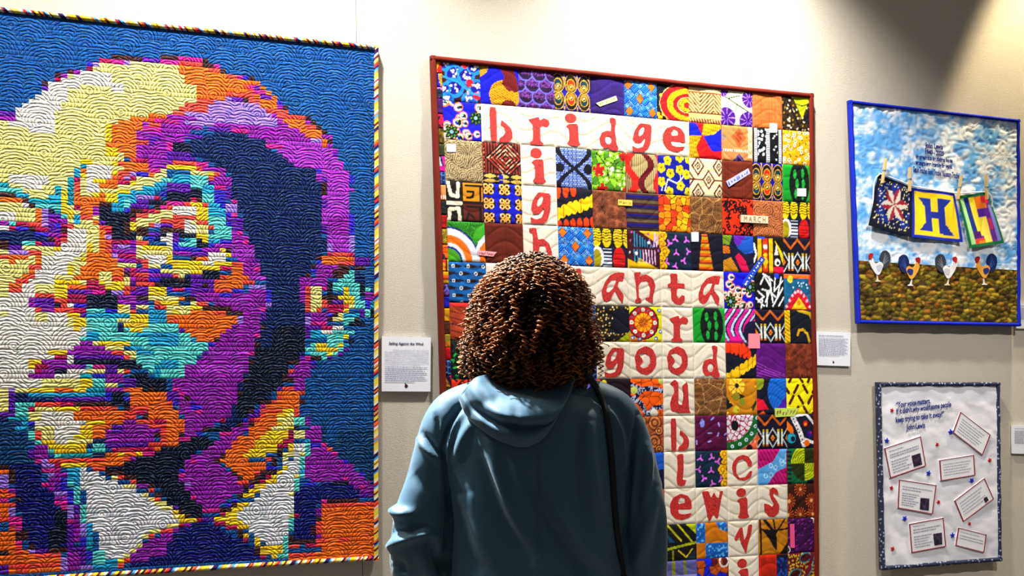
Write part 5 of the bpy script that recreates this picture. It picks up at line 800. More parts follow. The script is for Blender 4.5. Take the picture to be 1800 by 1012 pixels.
# letters cut from red batik, as outlines in their patch (x right, y up)
E = lambda cx, cy, rx, ry: circle(cx, cy, rx, ry, 18)
LETTERS = {
 'b': [([(.24, .9), (.4, .9), (.4, .05), (.25, .06)], []), ([(.52, .6), (.62, .52), (.73, .42), (.77, .3), (.76, .16), (.68, .06), (.45, .05), (.46, .15), (.56, .22), (.61, .32), (.58, .42), (.49, .47)], [])],
 'r': [([(.27, .67), (.53, .75), (.56, .66), (.66, .73), (.79, .68), (.81, .59), (.75, .51), (.62, .53), (.56, .48), (.56, .16), (.63, .1), (.63, .05), (.3, .05), (.3, .11), (.37, .16), (.38, .53), (.28, .63)], [])],
 'i': [(E(.44, .79, .145, .12), []), ([(.31, .57), (.4, .64), (.62, .66), (.63, .22), (.68, .14), (.59, .09), (.41, .09), (.33, .14), (.39, .22), (.4, .38), (.385, .51)], [])],
 'd': [([(.545, .87), (.62, .9), (.71, .87), (.71, .74), (.68, .6), (.72, .24), (.77, .13), (.74, .05), (.62, .05), (.5, .12), (.39, .09), (.29, .18), (.27, .34), (.33, .49), (.47, .55), (.575, .54), (.59, .71)], [E(.5, .31, .085, .105)])],
 'g': [([(.47, .82), (.79, .8), (.76, .37), (.68, .16), (.55, .07), (.26, .06), (.24, .22), (.38, .16), (.53, .21), (.59, .34), (.6, .45), (.47, .29), (.32, .29), (.26, .39), (.3, .58), (.38, .71)], [[(.55, .74), (.59, .68), (.545, .55), (.455, .47), (.415, .5), (.44, .63)]])],
 'e': [([(.51, .83), (.71, .77), (.815, .635), (.83, .405), (.415, .42), (.45, .31), (.57, .28), (.83, .31), (.75, .2), (.54, .135), (.32, .19), (.2, .34), (.19, .58), (.29, .74)], [[(.51, .74), (.615, .7), (.63, .58), (.45, .56), (.42, .635)]])],
 'h': [([(.2, .88), (.38, .9), (.42, .62), (.55, .65), (.7, .55), (.77, .35), (.78, .2), (.85, .12), (.62, .1), (.66, .3), (.6, .47), (.46, .47), (.42, .3), (.44, .12), (.22, .1), (.28, .3), (.29, .75), (.2, .78)], [])],
 't': [([(.32, .87), (.53, .87), (.515, .63), (.73, .63), (.73, .51), (.515, .51), (.485, .33), (.55, .25), (.64, .34), (.72, .33), (.72, .2), (.61, .1), (.44, .12), (.33, .22), (.33, .51), (.24, .53), (.24, .6), (.33, .64)], [])],
 'a': [([(.855, .845), (.8, .635), (.69, .64), (.645, .505), (.815, .3), (.77, .08), (.66, .22), (.57, .4), (.46, .195), (.34, .12), (.23, .195), (.21, .375), (.31, .61), (.46, .78), (.65, .85)], [[(.62, .66), (.53, .46), (.4, .35), (.34, .375), (.37, .53), (.49, .65)]])],
 'n': [([(.2, .86), (.4, .88), (.35, .77), (.54, .83), (.72, .74), (.8, .56), (.71, .25), (.71, .1), (.51, .195), (.51, .25), (.615, .27), (.645, .48), (.57, .66), (.385, .635), (.32, .53), (.32, .25), (.385, .22), (.385, .12), (.215, .12), (.215, .195), (.26, .22), (.245, .56), (.215, .71)], [])],
 'o': [([(.47, .87), (.67, .79), (.77, .6), (.76, .36), (.64, .2), (.49, .13), (.3, .17), (.19, .31), (.19, .41), (.16, .57), (.24, .76)], [[(.27, .65), (.425, .69), (.58, .6), (.6, .44), (.52, .33), (.39, .29), (.3, .36), (.4, .47), (.35, .57)]])],
 'u': [([(.23, .84), (.375, .95), (.48, .87), (.48, .6), (.47, .33), (.58, .3), (.625, .57), (.58, .78), (.75, .9), (.78, .2), (.83, .1), (.53, .1), (.47, .12), (.28, .15), (.225, .33), (.28, .5), (.36, .63), (.34, .75)], [])],
 'l': [([(.415, .89), (.6, .915), (.6, .5), (.57, .25), (.68, .24), (.63, .11), (.52, .08), (.415, .13), (.39, .28), (.43, .56)], [])],
 'c': [([(.5, .84), (.67, .79), (.77, .64), (.76, .53), (.65, .53), (.62, .63), (.5, .73), (.37, .69), (.3, .56), (.3, .36), (.4, .24), (.57, .26), (.7, .41), (.78, .41), (.73, .24), (.53, .16), (.35, .2), (.22, .33), (.17, .5), (.2, .64), (.33, .79)], [])],
 'w': [([(.21, .86), (.4, .87), (.47, .68), (.56, .83), (.63, .69), (.69, .67), (.73, .85), (.82, .855), (.76, .64), (.66, .125), (.6, .14), (.53, .25), (.435, .055), (.39, .08), (.31, .47)], [])],
 's': [([(.49, .9), (.62, .84), (.67, .69), (.59, .7), (.525, .76), (.49, .67), (.61, .53), (.69, .39), (.66, .19), (.525, .09), (.36, .1), (.23, .27), (.21, .47), (.36, .44), (.46, .37), (.525, .44), (.44, .56), (.38, .7), (.39, .84)], [])],
 'v': [([(.38, .78), (.465, .8), (.48, .67), (.52, .44), (.6, .61), (.64, .85), (.76, .86), (.74, .67), (.62, .33), (.57, .1), (.52, .17), (.41, .39), (.38, .555), (.28, .44), (.22, .5), (.29, .64)], [])]}
# ---------------------------------------------------------------- the letter quilt
Q2_TOP, Q2_BOT = 1.254, -1.17
Q2_OUT = .024
_tl, _bl, _tr, _br = (wall_sh(*q, Q2_OUT) for q in ((757, 98), (775, 690), (1428.5, 168), (1440, 1012)))
q2_l = lambda h: _tl[0] + (_bl[0] - _tl[0]) * (_tl[1] - h) / (_tl[1] - _bl[1])
q2_r = lambda h: _tr[0] + (_br[0] - _tr[0]) * (_tr[1] - h) / (_tr[1] - _br[1])
LQ = hung('letter_quilt', .56, Q2_BOT, 'patchwork quilt of African print squares with red letters on cream squares', 'quilt')
def L2(s, h, out): return (s - .56, -out, h - Q2_BOT)
ROWS_H = [1.243, 1.085, .93, .762, .6, .436, .272, .12, -.038, -.2, -.356, -.517, -.673, -.832, -.995, -1.155]
ROWS_H = [h * .995 for h in ROWS_H]
COLS_PX = [780.5, 846.7, 914, 976, 1039, 1099, 1157, 1213, 1270, 1324, 1376, 1424]
h0 = .99; COLS_K = []
for px in COLS_PX:
    s = wall_sh(px, 225, Q2_OUT)[0]; COLS_K.append((s - q2_l(h0)) / (q2_r(h0) - q2_l(h0)))
def q2_s(k, h): return q2_l(h) + (q2_r(h) - q2_l(h)) * k
def q2_wave(s, h): return .020 + .005 * np.sin(s * 4 + 1) + .004 * np.sin(h * 4.5 + s * 2)
def quilting(s, h):      # rows of wavy stitching across the whole quilt
    ph = h / .058 + .55 * np.sin(s * 2 * math.pi / .25 + .6 * np.sin(h * 9))
    return np.minimum(1, (np.abs(np.mod(ph, 1) - .5) * 2) * 2.2)      # 0 on a stitch line
def patch_mesh(name, k0, k1, ht, hb, cv, stitch=None):
    n = cv.n; k = np.linspace(k0, k1, n)[:, None] * np.ones((1, n)); h = np.linspace(hb, ht, n)[None, :] * np.ones((n, 1))
    s = q2_s(k, h); q = quilting(s, h); u = np.linspace(0, 1, n)
    ed = np.minimum(1, np.minimum(u, 1 - u) * 14); ed = np.sqrt(ed[:, None] * ed[None, :])
    out = q2_wave(s, h) + .0035 * ed * (.45 + .55 * np.sqrt(q)) + .0012 * fbm(s * 40, h * 40, 5)
    c = cv.c.copy()
    if stitch is not None: m = np.clip(1 - q * 2.2, 0, 1)[..., None] * .45; c = c * (1 - m) + np.array(stitch) * m
    V = np.stack([s - .56, -out, h - Q2_BOT], -1).reshape(-1, 3)
    return mesh_np(name, V, grid_faces(n, n), lin(c).reshape(-1, 3))
bm_l = NT('red_batik'); _v = bm_l.noise(19, 2); _r = bm_l.n('ShaderNodeValToRGB'); _r.color_ramp.elements[0].color = (.20, .003, .005, 1); _r.color_ramp.elements[0].position = .35
_r.color_ramp.elements[1].color = (.62, .016, .010, 1); _r.color_ramp.elements[1].position = .58; bm_l.l(_v, _r.inputs[0]); bm_l.l(_r.outputs[0], bm_l.b.inputs['Base Color']); bm_l.b.inputs['Roughness'].default_value = .75
bm_l.bump(bm_l.noise(300, 2), .15, .002); M['batik'] = bm_l.m
lim = [(q2_l(h), h) for h in (Q2_TOP, Q2_BOT)] + [(q2_r(h), h) for h in (Q2_BOT, Q2_TOP)]
plate_obj('backing', [([(s - .56, h - Q2_BOT) for s, h in lim][::-1], [], (70, 60, 52), 0)], -.011, .008, M['cloth'], LQ)
def vivid(c):      # deep wax-print dyes
    c = np.clip(c, 0, 255); g = c.mean(-1, keepdims=True); c = np.clip(g + (c - g) * 1.10, 0, 255); return 255 * (c / 255) ** 1.22
for r, row in enumerate(PRINT_ROWS):
    for c, pr in enumerate(row):
        k0, k1, ht, hb = COLS_K[c], COLS_K[c + 1], ROWS_H[r], ROWS_H[r + 1]
        letter = isinstance(pr, str); cv = p_cream(r * 11 + c) if letter else pr(r * 11 + c)
        if not letter: cv.c = vivid(cv.c)
        o = link('fabric_patch', patch_mesh('fabric_patch', k0, k1, ht, hb, cv, (150, 130, 96) if letter else None), M['print'], LQ)
        if letter:
            sm = (k0 + k1) / 2; hm = (ht + hb) / 2; out = float(q2_wave(q2_s(sm, hm), hm)) + .0045
            pcs = []
            for outl, holes in LETTERS[pr]:
                f = lambda pts: [((lambda h: (q2_s(k0 + (k1 - k0) * u, h) - .56, h - Q2_BOT))(hb + (ht - hb) * v)) for u, v in [(.5 + (a_ - .5) * 1.10, .48 + (b_ - .48) * 1.07) for a_, b_ in smooth_poly(pts, 1, .13)]]
                pcs.append((f(outl), [f(h) for h in holes], (200, 20, 20), 0))
            lv, lf, lc = plate(pcs, 0, .003)
            lv = [(x, y - .0048 - float(q2_wave(x + .56, z + Q2_BOT)), z) for x, y, z in lv]
            link('letter', mesh_np('letter', lv, lf, smooth=False), M['batik'], o)
# the column of small scraps down the left side
SCRAPS = [p_tri, p_bluecircle, p_tealflower(), p_plain((90, 24, 130)), p_swirl((226, 30, 90), (60, 6, 40)), p_texture((60, 50, 10), (220, 190, 40), 9), p_texture((40, 50, 20), (110, 120, 60), 7), p_magenta, p_bluestripes, p_medal, p_greendark,
          p_plain((196, 14, 20)), p_moire((206, 180, 50), (80, 70, 20)), p_web, p_mask, p_column, p_shells, p_plain((12, 40, 210)), p_plain((236, 180, 16)), p_texture((80, 44, 30), (150, 100, 80), 8), p_flowergold, p_plain((214, 16, 26)),
          p_bluestripes, p_multi, p_wheel, p_fourpatch, p_dash, p_goldbranch, p_hex, p_peacock, p_vine, p_rosette, p_squig, p_teal, p_mud, p_diam, p_plain((150, 60, 30)), p_weave]
kl = (wall_sh(761.5, 225, Q2_OUT)[0] - q2_l(h0)) / (q2_r(h0) - q2_l(h0)); hh_ = ROWS_H[0]; k = 0
rs = random.Random(4)
_np = NP
while hh_ > Q2_BOT + .03:
    hb = max(hh_ - rs.uniform(.044, .068), Q2_BOT + .02)
    big = SCRAPS[k % len(SCRAPS)](k + 300); big.c = vivid(big.c); a, b = rs.randrange(0, 20), rs.randrange(0, 20); big.c = big.c[a:a + 16, b:b + 16]; big.n = 16
    link('fabric_scrap', patch_mesh('fabric_scrap', kl, COLS_K[0], hh_, hb, big), M['print'], LQ); hh_ = hb; k += 1
# rust red binding
def tube_edge(name, p0, p1, w, dep, mat, parent, inner, fn, seg=40):
    V = []; prof = [(0, 0), (0, .7), (.25, 1), (.75, 1), (1, .6), (1, 0)]
    for i in range(seg + 1):
        t = i / seg; s = p0[0] + (p1[0] - p0[0]) * t; h = p0[1] + (p1[1] - p0[1]) * t
        for a, y in prof:
            ss, hh = s + inner[0] * a * w, h + inner[1] * a * w; V.append(fn(ss, hh, .004 + y * (dep + .002 * math.sin(i * 1.7))))
    F = grid_faces(seg + 1, 6)
    return link(name, mesh_np(name, np.array(V), F), mat, parent)
f2 = lambda s, h, o: L2(s, h, o + float(q2_wave(s, h)) - .012)
tube_edge('binding_strip', (q2_l(Q2_TOP), Q2_TOP), (q2_r(Q2_TOP), Q2_TOP), .022, .020, M['rust'], LQ, (0, -1), f2)
tube_edge('binding_strip', (q2_r(Q2_TOP), Q2_TOP), (q2_r(Q2_BOT), Q2_BOT), .024, .020, M['rust'], LQ, (-1, 0), f2)
tube_edge('binding_strip', (q2_l(Q2_BOT), Q2_BOT), (q2_r(Q2_BOT), Q2_BOT), .022, .020, M['rust'], LQ, (0, 1), f2)
tube_edge('binding_strip', (q2_l(Q2_TOP), Q2_TOP), (q2_l(Q2_BOT), Q2_BOT), .024, .020, M['rust'], LQ, (1, 0), f2)
# word labels sewn on the squares
def word_label(pts_px, col, body=None, tcol='ink', label=None, thick=.003, lift=0.0, name='word_label', size=None, marks=0):
    sh = [wall_sh(*p, .029) for p in pts_px]; cs = sum(p[0] for p in sh) / 4; ch = sum(p[1] for p in sh) / 4
    out = float(q2_wave(cs, ch)) + .0062 + lift
    o = plate_obj(name, [([(s - .56, h - Q2_BOT) for s, h in sh], [], col, 0)], -out, thick + .004, M['print'], LQ)
    if label: o['label'] = label
    if body and marks:      # print too small to read: flecks of ink
        rg = random.Random(len(body) + int(pts_px[0][0])); V, F = [], []; P = [(q[0] - .56, q[1] - Q2_BOT) for q in sh]
        at = lambda u, v: tuple(P[0][k] * (1 - u) * (1 - v) + P[1][k] * u * (1 - v) + P[2][k] * u * v + P[3][k] * (1 - u) * v for k in (0, 1))
        for i in range(marks):
            u = (i + .7) / (marks + .6); w = .25 / marks
            for q in range(2):
                v0 = rg.uniform(.2, .5); v1 = rg.uniform(.5, .8); uu = u + rg.uniform(-.5, .5) * w * 2; b = len(V)
                V += [(p[0], -out - .0007, p[1]) for p in (at(uu - w / 2, v0), at(uu - w / 2 + rg.uniform(-w, w), v1), at(uu + w / 2, v1), at(uu + w / 2, v0))]; F.append((b, b + 1, b + 2, b + 3))
        link('printed_marks', mesh_np('printed_marks', V, F, smooth=False), M[tcol], o)
    elif body:
        (s0, a0), (s1, a1) = ((sh[0][0] + sh[3][0]) / 2, (sh[0][1] + sh[3][1]) / 2), ((sh[1][0] + sh[2][0]) / 2, (sh[1][1] + sh[2][1]) / 2)
        hgt = math.hypot(sh[0][0] - sh[3][0], sh[0][1] - sh[3][1]); L = math.hypot(s1 - s0, a1 - a0); rot = math.atan2(a1 - a0, s1 - s0)
        sz = size or hgt * .8; nx, nz = math.sin(rot) * sz * .34, -math.cos(rot) * sz * .34
        text_obj('printed_word', body, sz, M[tcol], o, (cs - .56 + nx, -out - .0008, ch - Q2_BOT + nz), 'CENTER', min(1.0, L * .9 / (len(body) * sz * .56)), rot)
    return o
M['lilac_ink'] = plain('lilac_ink', (90, 110, 220), .8, .1); M['white_ink'] = plain('white_ink', (236, 240, 250), .8, .1); M['tile_ink'] = plain('tile_ink', (150, 116, 70), .8, .1); M['green_ink'] = plain('green_ink', (120, 170, 90), .8, .1)
word_label([(1048, 181), (1083, 168), (1086, 176), (1055, 187)], (222, 240, 170), 'x', 'green_ink', label='pale green fabric word label', marks=6)
word_label([(1278, 318), (1317, 295), (1321, 304), (1283, 328)], (196, 196, 240), 'x', 'lilac_ink', label='lavender fabric word label', marks=8)
word_label([(1304, 377), (1351.5, 379.5), (1351.5, 392.5), (1304, 390)], (238, 216, 186), 'M A R C H', 'tile_ink', 'row of pale letter tiles reading MARCH', .006, .004, 'letter_tiles', .034)
word_label([(1306, 499), (1340, 450), (1347, 455), (1315, 504)], (30, 70, 200), 'x', 'white_ink', 'blue fabric word label', marks=10)
word_label([(1317, 586), (1337, 586), (1337, 612), (1317, 612)], (246, 140, 160), label='pink fabric tag')
word_label([(1087.5, 350), (1112.5, 351.5), (1112.5, 361.5), (1087.5, 360)], (240, 214, 90), 'x', 'tile_ink', label='yellow fabric word label', marks=7)
word_label([(1402, 331), (1417.5, 331), (1417.5, 345), (1402, 344.5)], (240, 244, 250), label='white fabric tag')
word_label([(1217.5, 407), (1230.5, 407), (1230.5, 424), (1218, 424)], (226, 236, 246), label='white fabric tag')
word_label([(1353.5, 216), (1366.5, 217), (1366.5, 233), (1353.5, 232.5)], (238, 240, 246), label='white fabric tag')
word_label([(785.5, 252), (802, 253), (802, 266.5), (786, 266)], (236, 240, 246), label='white fabric tag')
word_label([(840, 440), (873, 443), (866, 451), (841, 448)], (250, 170, 180), 'x', 'red_thread', label='pink fabric word label', marks=8)
word_label([(1362, 717), (1405, 717), (1396, 731), (1363, 733)], (196, 222, 96), 'x', 'tile_ink', label='lime fabric word label', marks=6)
word_label([(1390, 921), (1397.5, 921), (1398.5, 963), (1391, 963)], (240, 80, 140), label='pink fabric strip')
# ---------------------------------------------------------------- the sky quilt with the washing line
def quad_map(cpx, out):
    """corner pixels TL TR BR BL -> function (u, v) in 0..1 (v up) -> wall (s, h)"""
    c = [np.array(wall_sh(*p, out)) for p in cpx]
    return lambda u, v: (c[3][0] * (1 - u) * (1 - v) + c[2][0] * u * (1 - v) + c[1][0] * u * v + c[0][0] * (1 - u) * v,
                         c[3][1] * (1 - u) * (1 - v) + c[2][1] * u * (1 - v) + c[1][1] * u * v + c[0][1] * (1 - u) * v)
class Hung:
    """a small quilt: its Empty, and pixel -> local coordinates on the plane in front of it"""
    def __init__(s, name, corners, out, label, cat='quilt'):
        s.out = out; s.q = quad_map(corners, out); m = s.q(.5, 0.0); s.s0, s.h0 = float(m[0]), float(m[1]); s.o = hung(name, s.s0, s.h0, label, cat)
    def px(s, x, y, lift=0.0):
        a, h = wall_sh(x, y, s.out + lift); return (a - s.s0, h - s.h0)
    def loc(s, x, y, lift): a = s.px(x, y, lift); return (a[0], -s.out - lift, a[1])
    def panel(s, name, u0, u1, v0, v1, nu, nv, colf, relf, mat, v_edge=None):
        u = np.linspace(u0, u1, nu)[:, None] * np.ones((1, nv)); v = np.linspace(v0, v1, nv)[None, :] * np.ones((nu, 1))
        if v_edge is not None: v = v_edge(u, v)
        a, h = s.q(u, v); r = relf(a, h, u, v)
        V = np.stack([a - s.s0, -(s.out + r), h - s.h0], -1).reshape(-1, 3)
        return link(name, mesh_np(name, V, grid_faces(nu, nv), lin(colf(a, h, u, v)).reshape(-1, 3)), mat, s.o)
    def edge(s, uv0, uv1, w, mat, inner, dep=.012):
        p0, p1 = s.q(*uv0), s.q(*uv1)
        wob = lambda a, h, o: (a - s.s0, -(s.out - .012 + o), h - s.h0)
        return tube_edge('binding_strip', (float(p0[0]), float(p0[1])), (float(p1[0]), float(p1[1])), w, dep, mat, s.o, inner, wob, 24)
    def back(s, out0=.004):
        c = [s.q(0, 0), s.q(1, 0), s.q(1, 1), s.q(0, 1)]
        plate_obj('backing', [([(float(a) - s.s0, float(h) - s.h0) for a, h in c], [], (70, 62, 54), 0)], -s.out + .008, .006, M['cloth'], s.o)
M['blue_bind'] = plain('royal_blue_binding', (10, 30, 176), .75, .2)
SQ = Hung('sky_quilt', [(1491.5, 176.5), (1790.5, 210.5), (1792, 573.5), (1506, 568.5)], .040, 'blue-bound quilt of a cloudy sky with roosters and a tiny washing line')
SQ.back()
def sky_col(a, h, u, v):
    n = fbm(a * 13, h * 17, 31, 5); m = fbm(a * 40 + 3, h * 46, 33, 3); k = np.clip((n + .5 * (m - .5) + .12 * (u - .5) - .32) * 3.4, 0, 1)[..., None]
    return np.array((96, 168, 236)) * (1 - k) + np.array((240, 244, 252)) * k
def puffs(a, h, u, v): return .0048 * np.abs(np.sin(fbm(a * 14, h * 14, 41, 2) * 22)) ** .6 + .0014 * fbm(a * 60, h * 60, 4)
VB = lambda u: .283 - .012 * u
SQ.panel('sky_panel', .018, .982, 0, .985, 120, 110, sky_col, puffs, M['print'], lambda u, v: VB(u) + (v / .985) * (.985 - VB(u)))
def leaf_field(a, h):
    d1, d2, i, dx, dy = voro(a * 30 + 1.6 * fbm(a * 20, h * 20, 2), h * 46 + 1.2 * fbm(a * 25, h * 12, 9), 12); return d1, d2, i
def leaf_col(a, h, u, v):
    d1, d2, i = leaf_field(a, h); pal = np.array([(64, 48, 8), (98, 80, 12), (124, 104, 22), (156, 132, 34), (78, 64, 10), (140, 104, 22), (132, 84, 20), (104, 96, 20)], float)
    c = pal[np.minimum((i * 8).astype(int), 7)]; return c * (np.clip((d2 - d1) * 2.2 + .45, .45, 1.05))[..., None]
SQ.panel('leafy_ground_panel', .018, .982, 0, 1, 130, 60, leaf_col, lambda a, h, u, v: .0055 * np.clip(1 - leaf_field(a, h)[0] * 1.5, 0, 1) + .001, M['print'], lambda u, v: .018 + v * (VB(u) - .018))
for a, b, i in (((0, 1), (1, 1), (0, -1)), ((1, 1), (1, 0), (-1, 0)), ((0, 0), (1, 0), (0, 1)), ((0, 1), (0, 0), (1, 0))): SQ.edge(a, b, .0165, M['blue_bind'], i, .020)
A3 = lambda x, y: (1470 + x / 4.4, 160 + y / 4.4)
B3 = lambda x, y: (1470 + x / 4.4, 370 + y / 4.4)
for body, y, sz, w in (('John Lewis', 433, .032, 140), ('1940 - 2020', 482, .030, 145), ('He preached to the chickens but his', 526, .026, 285), ('messages were heard by the world.', 572, .027, 285), ('Get in Trouble! Good Trouble! Necessary Trouble!', 640, .037, 362)):
    cx = 758 if y < 600 else 775
    p = SQ.loc(*A3(cx, y + 10), .0078); W_m = w / 4.4 * 4.72 / 1750 / (CT - .45 * ST) * .98
    t = text_obj('stitched_words', body, sz, M['ink_blue'], SQ.o, p, 'CENTER', 1.0, -.02, 3, .0014)
    xs = [v.co.x for v in t.data.vertices]; k = W_m / (max(xs) - min(xs))
    for v in t.data.vertices: v.co.x *= k
ROOST = {'tail': [(.1, .24), (.0, .55), (.24, .95), (.6, 1.02), (.95, .8), (1.0, .4), (.82, .0), (.42, -.2), (.18, -.1)],
         'body': [(-.86, .48), (-.6, .52), (-.52, .24), (-.3, .16), (.1, .3), (.35, .08), (.18, -.25), (-.05, -.56), (-.35, -.52), (-.76, -.08), (-.94, .24)],
         'wing': [(-.35, .05), (.1, .12), (.28, -.05), (.0, -.32), (-.25, -.28)],
         'comb': [(-1.0, .72), (-.86, .84), (-.62, .8), (-.64, .64), (-.86, .36), (-.94, .48)],
         'leg': [(-.3, -.5), (-.18, -.5), (-.12, -.86), (.1, -.92), (.12, -.98), (-.4, -.98), (-.22, -.88)]}
def rooster(cx, cy, flip, cols, label):
    rx, ry = 84 / 4.4, 122 / 4.4; x0, y0 = B3(cx, cy); pcs = []
    for k, ex in (('leg', 0), ('tail', .0012), ('body', .0022), ('wing', .003), ('comb', .0034)):
        pts = smooth_poly([SQ.px(x0 + (-u if flip else u) * rx, y0 - v * ry, .008) for u, v in ROOST[k]], 1)
        pcs.append((pts, [], cols[k], ex))
    for j in range(4):
        a = .35 + j * .22; p, q = (.25, .05), (.12 + .8 * math.cos(a) * .9, .1 + .85 * math.sin(a)); f = lambda u, v: SQ.px(x0 + (-u if flip else u) * rx, y0 - v * ry, .008)
        pcs.append((bar(*f(*p), *f(*q), .003), [], cols['plume'], .0018))
    o = plate_obj('rooster', pcs, -(SQ.out + .008), .004, M['cloth'], SQ.o); o['label'] = label
WHR = dict(tail=(52, 56, 66), body=(226, 226, 230), wing=(190, 194, 204), comb=(190, 24, 28), leg=(226, 206, 180), plume=(120, 126, 138))
GLR = dict(tail=(20, 34, 90), body=(228, 160, 60), wing=(26, 44, 120), comb=(170, 24, 24), leg=(236, 228, 222), plume=(50, 80, 160))
rooster(335, 430, False, WHR, 'white rooster with grey tail facing the left edge'); rooster(565, 462, True, GLR, 'golden rooster with blue tail beside a white rooster')
rooster(850, 458, True, WHR, 'white rooster with grey tail looking at a golden one'); rooster(1160, 455, False, GLR, 'golden rooster with blue tail near the right border')
# the washing line
def px_tube(name, pts, r, mat, parent, H, lift):
    P = [Vector(H.loc(x, y, lift)) for x, y in pts]; V, F = [], []; n = 6
    for i, p in enumerate(P):
        d = (P[min(i + 1, len(P) - 1)] - P[max(i - 1, 0)]).normalized(); a = d.cross(Vector((0, 1, 0))).normalized(); b = d.cross(a)
        for k in range(n): t = 2 * math.pi * k / n; V.append(p + a * r * math.cos(t) + b * r * math.sin(t))
    V = np.array(V); ring = []
    for i in range(len(P) - 1):
        for k in range(n): ring.append((i * n + k, i * n + (k + 1) % n, (i + 1) * n + (k + 1) % n, (i + 1) * n + k))
    return link(name, mesh_np(name, V, ring), mat, parent)
px_tube('cord', [(1534, 378), (1535, 345), (1536, 322), (1540, 312), (1547, 305), (1575, 315), (1604, 327), (1643, 334), (1684, 340), (1715, 338), (1735, 337), (1741, 343), (1744, 354), (1741, 372), (1740, 378)], .0035, M['white'], SQ.o, SQ, .016)
def mini(corners, colf, bind, label, sag_=.012, n=44):
    q = quad_map(corners, SQ.out + .02); t = np.linspace(0, 1, n); u, v = np.meshgrid(t, t, indexing='ij'); a, h = q(u, v)
    lift = .013 + sag_ * (1 - v) + .004 * np.sin(u * 7 + v * 3) + .0012 * fbm(a * 60, h * 60, 8)
    c = colf(u, v); e = np.minimum(np.minimum(u, 1 - u), np.minimum(v, 1 - v)); c[e < .065] = bind
    V = np.stack([a - SQ.s0, -(SQ.out + lift), h - SQ.h0], -1).reshape(-1, 3)
    Vb = V + np.array((0, .004, 0)); F = grid_faces(n, n); allF = np.concatenate([F, F[:, ::-1] + n * n])
    o = link('mini_quilt', mesh_np('mini_quilt', np.concatenate([V, Vb]), allF, np.tile(lin(c).reshape(-1, 3), (2, 1))), M['print'], SQ.o); o['label'] = label; return o
def star_cloth(u, v):
    c = np.zeros(u.shape + (3,)); c[:] = (14, 18, 50); n = fbm(u * 5, v * 5, 3); c[n > .55] = (16, 40, 130)
    d1, _, i, _, _ = voro(u * 15, v * 15, 5); c[(d1 < .26) & (i > .55)] = (236, 226, 150); c[(d1 < .17) & (i < .3)] = (226, 236, 250)
    x, y = (u - .55) / .36, (v - .53) / .36; r = np.hypot(x, y); an = np.mod(np.arctan2(y, x) + .3, math.pi / 3); edge = .62 / np.cos(np.abs(an - math.pi / 6) * 1.0 - .0) ; pt = 1.0 - 1.0 * np.abs(an - math.pi / 6) / (math.pi / 6) * .5
    m = r < pt; c[m] = (206, 200, 186); c[m & (an > math.pi / 6)] = (150, 22, 50); return c
def h_cloth(u, v):
    c = np.zeros(u.shape + (3,)); c[:] = (250, 204, 20)
    H = [(.14, .82), (.44, .82), (.44, .56), (.58, .56), (.58, .84), (.88, .84), (.72, .68), (.72, .32), (.86, .1), (.58, .12), (.58, .42), (.44, .42), (.44, .14), (.16, .16), (.29, .34), (.29, .66)]
    m = np.zeros(u.shape, bool)
    for (xa, ya), (xb, yb) in zip(H, H[1:] + H[:1]):
        if ya != yb: m ^= ((ya > v) != (yb > v)) & (u < (xb - xa) * (v - ya) / (yb - ya) + xa)
    c[m] = (16, 42, 150); return c
def l_cloth(u, v):
    c = np.zeros(u.shape + (3,)); c[:] = (110, 40, 140); 
    for x0, x1, y0, y1, col in ((.0, .17, 0, 1, (170, 224, 150)), (.17, .33, .3, 1, (16, 40, 140)), (.33, .5, .2, 1, (250, 220, 50)), (.5, .8, .72, 1, (240, 120, 20)), (.68, .9, .8, 1, (226, 40, 50)), (.5, .9, .4, .72, (90, 30, 150)), (.5, .78, .25, .55, (250, 230, 80)), (.17, .42, .12, .3, (70, 20, 110)), (.17, .5, .0, .14, (236, 60, 50)), (.3, .5, .0, .1, (246, 130, 30)), (.5, .7, 0, .25, (250, 226, 90)), (.7, .86, 0, .55, (100, 40, 150)), (.86, 1, 0, .75, (130, 130, 220)), (.74, .82, .3, .5, (200, 40, 90))): c[(u >= x0) & (u < x1) & (v >= y0) & (v < y1)] = col
    return c
mini([(1546, 305), (1603, 328), (1600, 416.5), (1526, 396)], star_cloth, (10, 12, 30), 'small navy quilt with a red and white pinwheel star')
mini([(1604, 329), (1680, 339.5), (1690.5, 425.7), (1600.7, 416.6)], h_cloth, (14, 40, 170), 'small yellow quilt with a blue letter H')
mini([(1685, 344), (1738, 337), (1763, 427), (1704, 436)], l_cloth, (10, 110, 60), 'small green-edged quilt of coloured strips')
def clothespin(p0, p1):
    o = None
    for side in (-1, 1):
        b = box_mesh('clothespin', -.0036, .0036, -.003 + side * .0042, .003 + side * .0042, -.5, .5, 0)
        if o is None: V0 = [tuple(v.co) for v in b.vertices]; F0 = [tuple(p.vertices) for p in b.polygons]
        else: n = len(V0); V0 += [tuple(v.co) for v in b.vertices]; F0 += [tuple(i + n for i in p.vertices) for p in b.polygons]
        o = 1
    a, b = Vector(SQ.loc(*p0, .03)), Vector(SQ.loc(*p1, .03)); L = (b - a).length; V0 = [(x, y, z * L) for x, y, z in V0]
    ob = link('clothespin', mesh_np('clothespin', V0, F0, smooth=False), M['wood'], SQ.o, (a + b) / 2); ob.rotation_euler = (0, math.atan2((a - b).x, (a - b).z), 0)
    link('spring', box_mesh('spring', -.0045, .0045, -.0088, .0088, -.004, .004, .001), M['steel'], ob)
for p0, p1 in (((1557.5, 278), (1550.5, 322)), ((1599.5, 294), (1599, 336)), ((1689.5, 309), (1683.6, 350)), ((1733, 308), (1735, 350))): clothespin(p0, p1)

